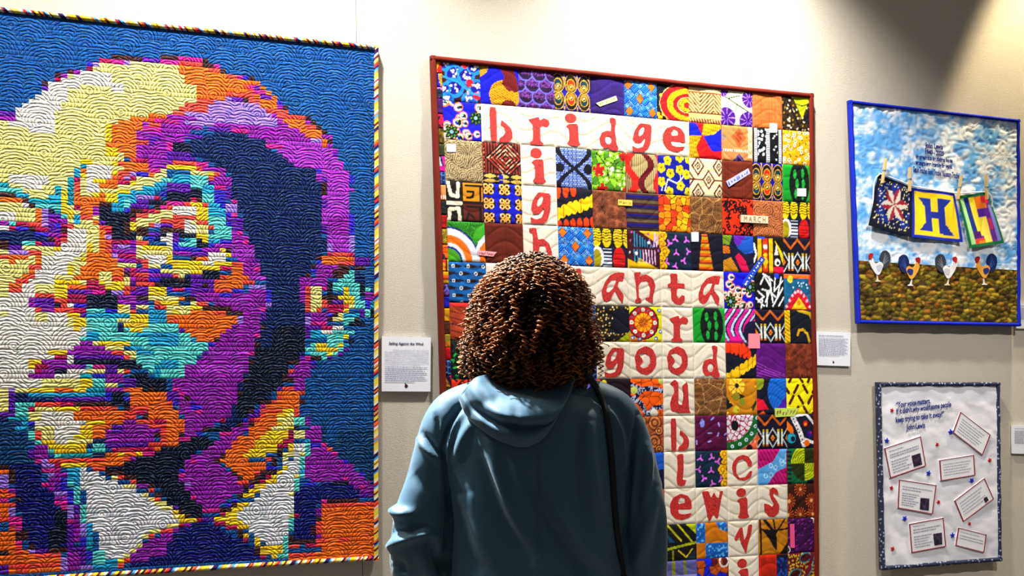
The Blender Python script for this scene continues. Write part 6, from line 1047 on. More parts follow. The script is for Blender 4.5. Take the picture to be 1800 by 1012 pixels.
# ---------------------------------------------------------------- the white quilt with printed cards
VQ = Hung('white_quilt', [(1541, 671.5), (1755.5, 671.5), (1759, 985.5), (1548.5, 1001.5)], .034, 'white quilt with navy border, red-framed cards and small stars')
VQ.back()
def crumple(a, h, u, v): return .0055 * fbm(a * 7 + h * 6, h * 14 - a * 3, 51, 3) + .0065 * np.abs(2 * fbm(a * 9 + 6 * h, h * 8, 57, 2) - 1)
VQ.panel('white_panel', .02, .98, .015, .985, 90, 120, lambda a, h, u, v: np.zeros(u.shape + (3,)) + (232, 232, 242), crumple, M['print'])
t = NT('navy_print'); vo = t.n('ShaderNodeTexVoronoi'); vo.inputs['Scale'].default_value = 62; t.l(t.n('ShaderNodeTexCoord').outputs['Object'], vo.inputs['Vector'])
t.l(t.mix(t.math('LESS_THAN', vo.outputs['Distance'], .3), (.008, .014, .05), (.25, .30, .45)), t.b.inputs['Base Color']); t.b.inputs['Roughness'].default_value = .8; M['navy_print'] = t.m
for a, b, i in (((0, 1), (1, 1), (0, -1)), ((1, 1), (1, 0), (-1, 0)), ((0, 0), (1, 0), (0, 1)), ((0, 1), (0, 0), (1, 0))): VQ.edge(a, b, .0195, M['navy_print'], i, .020)
C4 = lambda x, y: (1510 + x / 5.328, 650 + y / 5.328)
D4 = lambda x, y: (1510 + x / 5.328, 822 + y / 5.328)
for body, x, y, w in (('“Your voice matters.', 350, 352, 318), ('If it didn’t why would some people', 350, 413, 512), ('keep trying to take it away?”', 345, 492, 450), ('John Lewis', 450, 562, 172)):
    p = VQ.loc(*C4(x, y), .0105); W_m = w / 5.328 * 4.68 / 1750 / (CT - .43 * ST)
    tt = text_obj('stitched_words', body, .036, M['ink_blue'], VQ.o, p, 'LEFT', 1.0, .045, 3, .0012)
    xs = [v.co.x for v in tt.data.vertices]; k = W_m / (max(xs) - min(xs))
    for v in tt.data.vertices: v.co.z += (1 - k) * v.co.x * .045; v.co.x *= k
M['photo'] = cloth('printed_photo', .0)
LIFT4 = .0090
def lines(H, quad, rows, parent, lift, mat, name='printed_lines', seed=0, u0=.1, full=.85):
    """rows of print too small to read: broken dashes"""
    rg = random.Random(seed); P = [H.px(*p, lift) for p in quad]; at = lambda u, v: tuple(P[0][k] * (1 - u) * (1 - v) + P[1][k] * u * (1 - v) + P[2][k] * u * v + P[3][k] * (1 - u) * v for k in (0, 1))
    V, F = [], []
    for v, u1, th in rows:
        u = u0
        while u < u1:
            e = min(u + rg.uniform(.02, .07), u1); pts = [at(u, v - th), at(u, v + th), at(e, v + th), at(e, v - th)]; b = len(V); V += [(p[0], -(H.out + lift) - .0006, p[1]) for p in pts]; F.append((b, b + 1, b + 2, b + 3)); u = e + .013
    return link(name, mesh_np(name, V, F, smooth=False), mat, parent)
def photo_print(H, quad, parent, lift, seed):
    n = 14; P = [H.px(*p, lift) for p in quad]; t_ = np.linspace(0, 1, n); u, v = np.meshgrid(t_, t_, indexing='ij')
    xy = [P[0][k] * (1 - u) * (1 - v) + P[1][k] * u * (1 - v) + P[2][k] * u * v + P[3][k] * (1 - u) * v for k in (0, 1)]
    a, b = fbm(u * 4, v * 4, seed), fbm(u * 6, v * 6, seed + 5); c = np.stack([24 + 190 * (a * b) ** 1.5, 18 + 150 * (a * b) ** 1.5, 34 + 190 * (a * b) ** 1.4], -1)
    V = np.stack([xy[0], np.full(u.shape, -(H.out + lift) - .0008), xy[1]], -1).reshape(-1, 3)
    link('photo', mesh_np('photo', V, grid_faces(n, n)[:, ::-1], lin(c).reshape(-1, 3)), M['photo'], parent)
def card(quad, rows, photo=None, seed=0):
    P = [VQ.px(*p, LIFT4) for p in quad][::-1]; cx = sum(p[0] for p in P) / 4; cz = sum(p[1] for p in P) / 4
    o = plate_obj('printed_card', [(P, [], (240, 240, 248), 0)], -(VQ.out + LIFT4), .008, M['cloth'], VQ.o)
    ins = []
    for x, z in P: d = math.hypot(x - cx, z - cz); ins.append((x + (cx - x) / d * .0055, z + (cz - z) / d * .0055))
    plate_obj('card_border', [(P, [ins], (140, 16, 30), 0)], -(VQ.out + LIFT4 + .0015), .003, M['cloth'], o)
    lines(VQ, quad, rows, o, LIFT4 + .0004, M['text_grey'], seed=seed)
    if photo: photo_print(VQ, photo, o, LIFT4 + .0006, seed)
R6 = lambda n, w, v0=.2, dv=.11, th=.018: [(v0 + dv * i, w - .12 * ((i * 7) % 3) / 2, th) for i in range(n)]
card([C4(950, 392), C4(1232, 608), C4(1157, 798), C4(878, 583)], R6(6, .85, .22, .12), seed=1)
card([C4(237, 733), C4(577, 620), C4(627, 897), C4(292, 1012)], [(.16, .5, .015), (.28, .9, .02), (.36, .9, .02)] + R6(5, .62, .5, .09), [C4(490, 803), C4(572, 778), C4(592, 884), C4(512, 910)], 2)
card([C4(752, 845), C4(1075, 795), C4(1088, 985), C4(765, 1037)], R6(5, .9, .25, .13), seed=3)
card([D4(375, 108), D4(725, 162), D4(688, 433), D4(362, 375)], [(.22, .9, .018), (.31, .6, .018)] + R6(6, .56, .45, .08), [D4(575, 280), D4(658, 287), D4(652, 400), D4(568, 388)], 4)
card([D4(893, 308), D4(1173, 95), D4(1262, 290), D4(975, 505)], R6(5, .82, .25, .13), [D4(1165, 285), D4(1195, 268), D4(1214, 302), D4(1183, 330)], 5)
card([D4(470, 525), D4(790, 467), D4(813, 735), D4(492, 795)], [(.12, .45, .012), (.24, .9, .02), (.33, .75, .02)] + R6(5, .62, .48, .09), [D4(693, 618), D4(775, 606), D4(779, 715), D4(706, 727)], 6)
card([D4(930, 558), D4(1193, 625), D4(1172, 792), D4(903, 725)], [(.2, .75, .018), (.4, .92, .025), (.55, .92, .025)], seed=7)
def star5(p, r, col, a0):
    x, z = VQ.px(*p, .0095); k = 4.66 / 1750
    pts = [(x + r * k * (1 if i % 2 == 0 else .42) * math.sin(a0 + i * math.pi / 5), z + r * k * (1 if i % 2 == 0 else .42) * math.cos(a0 + i * math.pi / 5)) for i in range(10)][::-1]
    plate_obj('star', [(pts, [], col, 0)], -(VQ.out + .0095), .006, M['cloth'], VQ.o)
for f, x, y in ((C4, 265, 663), (C4, 863, 580), (C4, 657, 967), (D4, 1060, 118), (D4, 432, 475), (D4, 880, 632)): star5(f(x, y), 5.0, (16, 40, 190), x * .01)
for f, x, y in ((C4, 312, 378), (C4, 735, 698), (C4, 1230, 845), (D4, 308, 188), (D4, 748, 320), (D4, 1037, 523), (D4, 320, 757)): star5(f(x, y), 4.0, (176, 22, 30), x * .013)

# ---------------------------------------------------------------- wall labels
def wall_card(quad, label, title=None, text=(), nrows=14, seed=0):
    H = Hung('wall_label', quad, .012, label, 'label'); P = [H.px(*p) for p in quad][::-1]
    plate_obj('card', [(P, [], (236, 238, 248), 0)], -.012, .009, M['paper_c'], H.o)
    wd_ = P[2][0] - P[3][0]; wd_ = abs(P[0][0] - P[1][0]); cx = (P[0][0] + P[1][0]) / 2; top = (P[2][1] + P[3][1]) / 2; ht = top - (P[0][1] + P[1][1]) / 2
    if title: text_obj('printed_title', title, ht * .062, M['ink'], H.o, (cx, -.0132, top - ht * .145), 'CENTER', 1.05, -.012, 3, .0004)
    for i, ln in enumerate(text):
        t_ = text_obj('printed_text', ln, ht * .036, M['text_grey'], H.o, (cx - wd_ * .44, -.0132, top - ht * (.21 + .0345 * i)), 'LEFT', 1.0, -.012, 1)
        xs = [v.co.x for v in t_.data.vertices]
        if xs and max(xs) > wd_ * .9:
            k = wd_ * .9 / max(xs)
            for v in t_.data.vertices: v.co.x *= k
    r0 = .21 + .035 * len(text) if text else .2
    rows = [] if title else [(.12, .8, .012)]
    n = max(0, nrows - len(text)); rows += [(r0 + .036 * i, .93 - (.25 if i == n - 1 else .05 * ((i * 5) % 3)), .0085) for i in range(n)]
    if rows: lines(H, quad, rows, H.o, .0012, M['text_grey'], 'printed_lines', seed, .07)
    lx, lz = cx, top - ht * .9
    plate_obj('plum_logo', [(circle(lx, lz, ht * .03, ht * .032), [], (60, 16, 60), 0), ([(lx - ht * .03, lz + ht * .045), (lx - ht * .002, lz + ht * .03), (lx, lz + ht * .04), (lx - ht * .015, lz + ht * .055)], [], (40, 70, 60), 0)], -.0128, .0006, M['cloth'], H.o)
    return H
M['paper_c'] = cloth('card_stock', .05, 400, .7)
wall_card([(671, 590.5), (757.5, 593), (756.5, 688), (671, 687.5)], 'white text card between the face quilt and the letter quilt', 'Sailing Against the Wind',
          ['', '                     John Robert Lewis (February 21, 1940 – July 17, 2020) was an', 'American politician and civil rights activist who served in the United', 'States House of Representatives for Georgia’s 5th congressional', 'district from 1987 until his death in 2020. He fulfilled many key roles', 'in the civil rights movement and its actions to end legalized racial', 'segregation in the United States. In 1965, Lewis led the first of three', 'Selma to Montgomery marches across the Edmund Pettus Bridge. In', 'an incident which became known as Bloody Sunday, state troopers and', 'police attacked the marchers, including Lewis.'], 18, 1)
wall_card([(1435, 582), (1495, 584), (1494.5, 643.5), (1435, 641.5)], 'white text card between the letter quilt and the sky quilt', None, (), 15, 2)
wall_card([(1786, 532), (1832, 533), (1832, 578), (1786, 577)], 'white text card at the lower right corner of the sky quilt', None, (), 13, 3)
wall_card([(1779.5, 747), (1834, 747.5), (1834, 798), (1780, 797)], 'white text card to the right of the white card quilt', None, (), 13, 4)
# ---------------------------------------------------------------- the visitor, seen from behind
DP = 2.28          # distance from the camera to the middle of the body
def PP(px, py, y=DP):
    """photo pixel -> point at depth y"""
    return Vector(((px - 900.0) * y / FOC, y, CAMZ + (HOR - py) * y / FOC))
PERS = empty('person', (PP(942, 1012).x, DP + .02, 0.0))
tag(PERS, 'person with curly brown hair in a blue hooded jacket, facing the quilts', 'person')
PO = Vector(PERS.location)
def pobj(name, me, mat, parent=None): return link(name, me, mat, parent or PERS)
def rings_mesh(rings, n=28, cap=True):
    """rings: (centre, axis u, axis v, ru, rv) -> V, F of a closed loft"""
    V, F = [], []
    for c, au, av, ru, rv in rings:
        for k in range(n):
            t = 2 * math.pi * k / n; V.append(c + au * (ru * math.cos(t)) + av * (rv * math.sin(t)))
    m = len(rings)
    for i in range(m - 1):
        for k in range(n): F.append((i * n + k, i * n + (k + 1) % n, (i + 1) * n + (k + 1) % n, (i + 1) * n + k))
    if cap: F.append(tuple(range(n))[::-1]); F.append(tuple((m - 1) * n + k for k in range(n)))
    return V, F
def spline(pts, m):
    """Catmull-Rom through tuples"""
    P = [np.array(p, float) for p in pts]; out = []
    for i in range(len(P) - 1):
        p0, p1, p2, p3 = P[max(i - 1, 0)], P[i], P[i + 1], P[min(i + 2, len(P) - 1)]
        for k in range(m):
            t = k / m; out.append(.5 * (2 * p1 + (p2 - p0) * t + (2 * p0 - 5 * p1 + 4 * p2 - p3) * t * t + (3 * p1 - p0 - 3 * p2 + p3) * t ** 3))
    out.append(P[-1]); return out
def limb(points, m=5, n=18, squash=1.0):
    """points: (x, y, z, radius)"""
    S = spline(points, m); R = []
    for i, s in enumerate(S):
        d = Vector(S[min(i + 1, len(S) - 1)][:3] - S[max(i - 1, 0)][:3]).normalized(); a = d.cross(Vector((0, 1, .001))).normalized(); b = d.cross(a)
        R.append((Vector(s[:3]), a, b, s[3], s[3] * squash))
    return rings_mesh(R, n)
def solid(name, parts, voxel, smooth=6):
    V, F = [], []
    for v, f in parts: b = len(V); V += v; F += [tuple(i + b for i in q) for q in f]
    me = mesh_np(name, V, F); o = bpy.data.objects.new(name, me); COL.objects.link(o)
    r = o.modifiers.new('r', 'REMESH'); r.mode = 'VOXEL'; r.voxel_size = voxel; r.use_smooth_shade = True
    s = o.modifiers.new('s', 'SMOOTH'); s.iterations = smooth; s.factor = .5
    dg = bpy.context.evaluated_depsgraph_get(); out = bpy.data.meshes.new_from_object(o.evaluated_get(dg)); bpy.data.objects.remove(o); out.name = name
    out.polygons.foreach_set('use_smooth', [True] * len(out.polygons)); return out
def shift(me, d):
    co = np.empty(len(me.vertices) * 3, np.float32); me.vertices.foreach_get('co', co); co = co.reshape(-1, 3) + np.array(d, np.float32)
    me.vertices.foreach_set('co', co.ravel()); me.update(); return me
K = DP / FOC
pxr = lambda v: v * K
# --- the body itself: head, neck, trunk, arms with hands, legs (one surface)
HC = PP(938, 556, DP + .045)
def J(px, py, dy=0.0): p = PP(px, py, DP); p.y += dy; return p
sk_v, sk_e, sk_r = [], [], []
def sk(p, r, parent=None):
    sk_v.append(tuple(p)); sk_r.append(r)
    if parent is not None: sk_e.append((parent, len(sk_v) - 1))
    return len(sk_v) - 1
hipz = .92; cxb = PO.x
pel = sk((cxb, DP + .03, hipz), (.15, .115)); bel = sk((cxb, DP + .03, 1.06), (.13, .10), pel); che = sk((cxb, DP + .02, 1.25), (.135, .085), bel); upc = sk((cxb, DP + .03, 1.39), (.085, .055), che)
nk = sk((cxb - .004, DP + .025, 1.475), (.052, .055), upc); nk2 = sk((HC.x, DP + .035, 1.525), (.043, .047), nk)
h1 = sk((HC.x, HC.y + .022, HC.z - .052), (.060, .080), nk2); h2 = sk((HC.x, HC.y, HC.z + .045), (.076, .094), h1); h3 = sk((HC.x, HC.y - .005, HC.z + .105), (.045, .055), h2)
hands = []
for sgn, sx in ((-1, 790), (1, 1092)):
    sh = sk(J(sx + (12 if sgn < 0 else -12), 754, .012), (.034, .034), upc); el = sk(J(738 if sgn < 0 else 1135, 940, .025), (.034, .034), sh)
    fa = sk((cxb + sgn * .262, DP + .11, 1.008), (.030, .030), el); wr = sk((cxb + sgn * .215, DP + .20, .985), (.026, .024), fa); pm = sk((cxb + sgn * .195, DP + .262, .955), (.033, .018), wr); hands.append((sgn, pm))
    base = Vector(sk_v[pm])
    for k, L in enumerate((.070, .078, .073, .058)):
        o = base + Vector((-sgn * (.028 - .0), .012, .024 - k * .0165)); f1 = sk(o, (.0095, .0095), pm); f2 = sk(o + Vector((-sgn * L * .5, .016, -.002)), (.0088, .0088), f1); sk(o + Vector((-sgn * L * .86, -.004, -.006)), (.0075, .0075), f2)
    th = sk(base + Vector((sgn * .0, -.014, .03)), (.011, .011), pm); th2 = sk(base + Vector((-sgn * .022, -.02, .052)), (.0095, .0095), th); sk(base + Vector((-sgn * .046, -.014, .06)), (.008, .008), th2)
for sgn in (-1, 1):
    hp = sk((cxb + sgn * .09, DP + .03, .86), (.095, .10), pel); kn = sk((cxb + sgn * .095, DP + .045, .49), (.058, .06), hp); an = sk((cxb + sgn * .1, DP + .025, .085), (.038, .042), kn); sk((cxb + sgn * .12, DP + .15, .045), (.036, .026), an)
me = bpy.data.meshes.new('body'); me.from_pydata(sk_v, sk_e, []); ob = bpy.data.objects.new('body', me); COL.objects.link(ob)
md = ob.modifiers.new('skin', 'SKIN'); md.use_smooth_shade = True
for i, r in enumerate(sk_r): me.skin_vertices[0].data[i].radius = r
me.skin_vertices[0].data[pel].use_root = True
ss = ob.modifiers.new('sub', 'SUBSURF'); ss.levels = 2; ss.render_levels = 2
body = bpy.data.meshes.new_from_object(ob.evaluated_get(bpy.context.evaluated_depsgraph_get())); bpy.data.objects.remove(ob); body.name = 'body'
co = np.empty(len(body.vertices) * 3, np.float32); body.vertices.foreach_get('co', co); co = co.reshape(-1, 3)
fx, fz = co[:, 0] - HC.x, co[:, 2] - HC.z; front = (co[:, 1] > HC.y + .03)
for (ax, az, wx, wz, amp) in ((0, -.012, .013, .022, .020), (0, -.055, .024, .009, .007), (-.032, .012, .014, .010, -.010), (.032, .012, .014, .010, -.010), (0, -.088, .022, .014, .010), (-.03, .03, .02, .007, .005), (.03, .03, .02, .007, .005)):
    co[:, 1] += np.where(front, amp * np.exp(-((fx - ax) / wx) ** 2 - ((fz - az) / wz) ** 2), 0)
for sg in (-1, 1): co[:, 0] += sg * .014 * np.exp(-((fx - sg * .074) / .018) ** 2 - (fz / .028) ** 2 - ((co[:, 1] - HC.y) / .02) ** 2)
body.vertices.foreach_set('co', (co - np.array(PO)).astype(np.float32).ravel()); body.update(); body.polygons.foreach_set('use_smooth', [True] * len(body.polygons))
bd = pobj('body', body, M['skin'])
fb = BVHTree.FromPolygons([tuple(v.co) for v in body.vertices], [tuple(p.vertices) for p in body.polygons])
def face_at(dx, dz):
    h = fb.ray_cast(Vector((HC.x - PO.x + dx, 2.0, HC.z + dz)), Vector((0, -1, 0))); return h[0]
def bead(name, r, at, mat, parent, sc=(1, 1, 1)):
    b_ = bmesh.new(); bmesh.ops.create_uvsphere(b_, u_segments=14, v_segments=10, radius=r); bmesh.ops.scale(b_, vec=sc, verts=b_.verts); em = bpy.data.meshes.new(name); b_.to_mesh(em); b_.free()
    em.polygons.foreach_set('use_smooth', [True] * len(em.polygons)); return link(name, em, mat, parent, at)
M['iris'] = plain('dark_iris', (36, 22, 14), .2, .5); M['lip'] = plain('lip', (134, 62, 56), .45, .4)
for sg in (-1, 1):
    f = face_at(sg * .030, .010); e_ = bead('eye', .0115, f + Vector((0, -.0075, 0)), M['white'], bd, (1.15, 1, .8))
    bead('eyebrow', .012, face_at(sg * .031, .031) + Vector((0, -.001, 0)), M['iris'], bd, (1.5, .35, .28)); bead('iris', .0056, f + Vector((0, .0012, 0)), M['iris'], bd, (1, .5, 1))
bead('mouth', .014, face_at(0, -.056) + Vector((0, -.002, 0)), M['lip'], bd, (1.5, .5, .55))
# --- trousers and shoes
tr = []
for sg in (-1, 1):
    tr.append(limb([(cxb + sg * .075, DP + .03, .93, .115), (cxb + sg * .09, DP + .03, .80, .108), (cxb + sg * .096, DP + .045, .5, .078), (cxb + sg * .1, DP + .03, .25, .068), (cxb + sg * .1, DP + .025, .09, .066)], 4))
tr.append(limb([(cxb, DP + .03, .80, .12), (cxb, DP + .03, .90, .155), (cxb, DP + .03, 1.02, .145)], 4, 24, .8))
pobj('trousers', shift(solid('trousers', tr, .014, 6), -PO), M['trouser'])
for sg in (-1, 1):
    sh_ = solid('shoe', [limb([(cxb + sg * .1, DP - .03, .05, .040), (cxb + sg * .104, DP + .05, .052, .044), (cxb + sg * .116, DP + .14, .04, .040), (cxb + sg * .122, DP + .2, .034, .026)], 4, 16)], .008, 4)
    c_ = np.empty(len(sh_.vertices) * 3, np.float32); sh_.vertices.foreach_get('co', c_); c_ = c_.reshape(-1, 3); c_[:, 2] = np.maximum(c_[:, 2], .002); sh_.vertices.foreach_set('co', c_.ravel())
    pobj('shoe', shift(sh_, -PO), M['shoe'])
# --- the jacket: trunk and sleeves joined, then pulled into the folds seen in the photo
X, Y_, Z_ = Vector((1, 0, 0)), Vector((0, 1, 0)), Vector((0, 0, 1))
TR = [(664, 938, 52, .066, .030), (682, 938, 84, .080, .026), (700, 940, 122, .094, .022), (730, 941, 158, .114, .018), (780, 942, 166, .130, .018), (850, 942, 160, .132, .02), (950, 943, 160, .128, .025), (1012, 943, 160, .13, .028), (1090, 943, 164, .14, .03), (1170, 943, 168, .145, .032), (1196, 943, 166, .143, .032)]
R = []
for s in spline([(PP(cx, py).x, DP + dy, PP(cx, py).z, pxr(hw), hd) for py, cx, hw, hd, dy in TR], 4): R.append((Vector(s[:3]), X, Y_, s[3], s[4]))
parts = [rings_mesh(R, 40)]
def q4(px, py, r, dy=0.0): p = PP(px, py); return (p.x, DP + dy, p.z, pxr(r))
parts.append(limb([q4(850, 704, 38, .02), q4(806, 722, 42, .015), q4(784, 748, 43, .01), q4(767, 800, 41, .01), q4(750, 860, 41, .01), q4(739, 905, 46, .01), q4(737, 950, 51, .02), q4(733, 1000, 51, .05), (cxb - .262, DP + .11, 1.01, .056), (cxb - .235, DP + .175, .99, .046), (cxb - .22, DP + .205, .982, .043)], 5, 24))
parts.append(limb([q4(1030, 700, 38, .02), q4(1070, 720, 42, .015), q4(1092, 748, 42, .01), q4(1111, 800, 41, .01), q4(1125, 860, 40, .01), q4(1133, 905, 40, .01), q4(1136, 950, 40, .02), q4(1138, 1005, 41, .05), (cxb + .258, DP + .11, 1.0, .055), (cxb + .235, DP + .175, .985, .046), (cxb + .22, DP + .205, .978, .043)], 5, 24))
jk = solid('jacket', parts, .0055, 10)
def fold(co, nm, pts, amp, w, facing=-.25):
    """ridge (amp > 0) or groove along a line given in the photo, on the side that faces the camera"""
    px = 900 + FOC * co[:, 0] / co[:, 1]; py = HOR - FOC * (co[:, 2] - CAMZ) / co[:, 1]; best = np.full(len(co), 1e9); tt = np.zeros(len(co)); P = [np.array(p[:2]) for p in spline([(a, b) for a, b in pts], 4)]
    for i, (a, b) in enumerate(zip(P, P[1:])):
        d = b - a; t = np.clip(((px - a[0]) * d[0] + (py - a[1]) * d[1]) / (d @ d + 1e-9), 0, 1); q = np.hypot(px - a[0] - t * d[0], py - a[1] - t * d[1]); m = q < best; best = np.where(m, q, best); tt = np.where(m, (i + t) / (len(P) - 1), tt)
    taper = np.sin(np.clip(tt, .04, .96) * math.pi) ** .5
    return np.where(nm[:, 1] < facing, amp * taper * np.exp(-(best / w) ** 2), 0)
def get(me):
    co = np.empty(len(me.vertices) * 3, np.float32); me.vertices.foreach_get('co', co); nm = np.empty(len(me.vertices) * 3, np.float32); me.vertices.foreach_get('normal', nm); return co.reshape(-1, 3).astype(float), nm.reshape(-1, 3).astype(float)
co, nm = get(jk)
FOLDS = [([(808, 716), (788, 750), (778, 786), (781, 806), (786, 850), (790, 910)], -.012, 5), ([(816, 722), (797, 754), (787, 790), (792, 850), (798, 910)], .006, 6), ([(743, 763), (759, 782), (777, 800)], -.010, 6), ([(738, 772), (755, 793), (774, 812)], .008, 8), ([(765, 730), (774, 762)], -.005, 5), ([(830, 740), (812, 775), (800, 810)], .006, 9),
         ([(944, 780), (945, 880), (950, 1000)], -.0035, 3), ([(861, 782), (870, 822), (899, 900), (942, 961), (953, 1006)], .011, 13), ([(848, 800), (862, 850), (890, 925), (925, 980)], -.008, 14), ([(949, 815), (967, 865), (1010, 936), (1049, 979), (1092, 1010)], .009, 14), ([(935, 840), (965, 905), (1005, 965), (1040, 1010)], -.008, 14),
         ([(1036, 735), (1038, 811), (1052, 912)], .008, 11), ([(1020, 740), (1020, 815), (1034, 915)], -.006, 10), ([(905, 800), (915, 860), (935, 920)], .006, 12), ([(820, 860), (840, 930), (880, 1000)], .007, 16), ([(812, 900), (825, 970), (850, 1012)], -.006, 14),
         ([(1068, 718), (1090, 764), (1095, 860), (1093, 930)], .010, 7), ([(1082, 712), (1105, 760), (1108, 850)], -.006, 7), ([(1122, 727), (1119, 760), (1110, 811), (1101, 870), (1098, 960)], -.013, 5), ([(1138, 785), (1138, 829), (1131, 885)], .010, 7), ([(1128, 790), (1126, 850), (1118, 900)], -.006, 7), ([(1150, 850), (1140, 920), (1120, 985)], .008, 11), ([(1163, 900), (1155, 960), (1145, 1010)], -.006, 10),
         ([(688, 892), (705, 903), (720, 902)], .012, 9), ([(690, 930), (715, 935), (745, 925)], -.009, 8), ([(680, 965), (705, 950), (735, 938), (760, 942)], .012, 9), ([(756, 950), (770, 985), (782, 1010)], -.012, 9), ([(735, 960), (745, 990), (750, 1012)], .009, 10), ([(695, 985), (705, 1000), (708, 1012)], -.008, 10), ([(790, 860), (788, 930), (783, 1012)], -.014, 5), ([(725, 830), (745, 850), (765, 870)], -.004, 12)]
d = 1.75 * sum(fold(co, nm, *f) for f in FOLDS)
d = d + .0035 * (fbm(co[:, 0] * 9 + co[:, 2] * 3, co[:, 2] * 5 + co[:, 1] * 7, 77) - .5) * 2
co = co + nm * d[:, None]
co[:, 1] = np.where(False, 0, co[:, 1])
jk.vertices.foreach_set('co', co.astype(np.float32).ravel()); jk.update()
bvh = BVHTree.FromPolygons([tuple(v) for v in co], [tuple(p.vertices) for p in jk.polygons])
t = NT('blue_softshell'); v = t.noise(420, 2); w = t.noise(7, 3)
t.l(t.mix(t.math('MULTIPLY', w, .5), (.050, .120, .172), (.062, .148, .208)), t.b.inputs['Base Color']); t.b.inputs['Roughness'].default_value = .6; t.b.inputs['Specular IOR Level'].default_value = .4; t.b.inputs['Sheen Weight'].default_value = .25; t.b.inputs['Sheen Roughness'].default_value = .4
t.bump(v, .06, .002); M['jacket'] = t.m
jk_o = pobj('jacket', shift(jk, -PO), M['jacket'])
def back_y(px, py, default):
    o = Vector((0, 0, CAMZ)); r = (PP(px, py, 1.0) - o).normalized(); h = bvh.ray_cast(o, r); return h[0].y if h[0] is not None else default
# --- the hood lying on the back
HOOD = [  # rows from the neck outward: (points left to right, how far it stands off the back)
 ([(868, 655), (885, 668), (905, 676), (938, 680), (970, 676), (992, 666), (1004, 655)], -.035),
 ([(848, 660), (866, 677), (890, 688), (925, 694), (960, 700), (990, 692), (1010, 664)], .018),
 ([(838, 663), (852, 678), (874, 690), (912, 698), (950, 705), (985, 712), (1007, 672)], .045),
 ([(831, 668), (842, 686), (866, 702), (900, 716), (945, 722), (982, 720), (1006, 678)], .060),
 ([(824, 676), (834, 698), (858, 720), (894, 737), (942, 742), (978, 731), (1004, 684)], .056),
 ([(818, 683), (828, 708), (856, 732), (890, 748), (932, 753), (972, 738), (1002, 688)], .036),
 ([(812, 690), (824, 718), (852, 743), (887, 760), (928, 767), (968, 746), (1000, 691)], .044),
 ([(808, 697), (821, 727), (850, 753), (886, 773), (926, 780), (963, 757), (998, 694)], .028),
 ([(808, 701), (822, 731), (851, 757), (887, 777), (926, 784), (961, 761), (997, 697)], .003),
 ([(810, 703), (824, 729), (853, 753), (888, 772), (925, 778), (958, 757), (993, 698)], -.012)]
NU = 48; rows = []
for pts, off in HOOD:
    S = spline(pts, 8); row = []
    for i, s in enumerate(S):
        a = i / (len(S) - 1); e = math.sin(min(max(a, .02), .98) * math.pi) ** .5
        yb = back_y(s[0], max(s[1], 690), DP - .1)
        yb = min(yb, DP - .06)
        row.append((s[0], s[1], yb, off * e))
    rows.append(row)
cols_ = []
for j in range(len(rows[0])):
    ys = [r[j][2] for r in rows]
    cols_.append(spline([(r[j][0], r[j][1], r[j][2] - r[j][3]) for r in rows], 5))
nv = len(cols_[0]); V = []
for c in cols_:
    for q in c: V.append(PP(q[0], q[1], q[2]))
V = np.array(V); F = grid_faces(len(cols_), nv)
hm = mesh_np('hood', V, F); ho = bpy.data.objects.new('hood', hm); COL.objects.link(ho)
sm_ = ho.modifiers.new('s', 'SMOOTH'); sm_.iterations = 2; so = ho.modifiers.new('t', 'SOLIDIFY'); so.thickness = .004; so.offset = 0
hm2 = bpy.data.meshes.new_from_object(ho.evaluated_get(bpy.context.evaluated_depsgraph_get())); bpy.data.objects.remove(ho); hm2.name = 'hood'
co, nm = get(hm2)
sg = np.sign(-nm[:, 1]); d = 0
for f in [([(812, 692), (840, 722), (880, 742), (930, 750), (975, 736)], -.006, 5), ([(822, 680), (850, 712), (890, 730), (930, 735)], .004, 7), ([(905, 716), (908, 745), (905, 772)], -.003, 5), ([(860, 700), (880, 735), (900, 765)], .003, 8), ([(950, 715), (958, 745), (950, 770)], .003, 8), ([(815, 700), (835, 715), (850, 745)], .005, 7)]: d = d + fold(co, np.tile([0, -1, 0], (len(co), 1)), *f)
co[:, 1] -= 1.7 * d
hm2.vertices.foreach_set('co', co.astype(np.float32).ravel()); hm2.update()
pobj('hood', shift(hm2, -PO), M['jacket'])
hb = BVHTree.FromPolygons([tuple(v) for v in co], [tuple(p.vertices) for p in hm2.polygons])

# --- shoulder bag on its strap
BAG = empty('shoulder_bag', (cxb + .30, DP + .02, .70)); tag(BAG, 'black leather bag whose strap runs over the right shoulder of the visitor', 'bag')
BO = Vector(BAG.location)
bm = bmesh.new(); bmesh.ops.create_cube(bm, size=1.0); bmesh.ops.scale(bm, vec=(.075, .24, .20), verts=bm.verts); bmesh.ops.bevel(bm, geom=bm.edges[:], offset=.022, segments=3, affect='EDGES'); bmesh.ops.translate(bm, vec=(.035, 0, .1), verts=bm.verts)
bme = bpy.data.meshes.new('bag_body'); bm.to_mesh(bme); bm.free(); link('bag_body', bme, M['leather'], BAG)
spx = [(1030, 655), (1045, 676), (1058, 702), (1067, 735), (1072, 775), (1076, 820), (1079, 870), (1083, 920), (1089, 970), (1096, 1012)]
S = [s for s in spline(spx, 6)]; L_, Rr = [], []
for i, s in enumerate(S):
    yy = back_y(s[0], s[1], DP - .03) - .006
    if i and yy > L_[-1].y + .02: yy = L_[-1].y + .0
    w_ = 5.6; dx, dy = (S[min(i + 1, len(S) - 1)] - S[max(i - 1, 0)]); l_ = math.hypot(dx, dy); nx, ny = -dy / l_, dx / l_
    L_.append(PP(s[0] + nx * w_, s[1] + ny * w_, yy)); Rr.append(PP(s[0] - nx * w_, s[1] - ny * w_, yy))
for k in (1, 2, 3):
    m = len(L_); 
    for A in (L_, Rr):
        B = [A[0]] + [(A[i - 1] + A[i] * 2 + A[i + 1]) / 4 for i in range(1, m - 1)] + [A[-1]]
        for i in range(m): A[i].y = min(A[i].y, B[i].y)
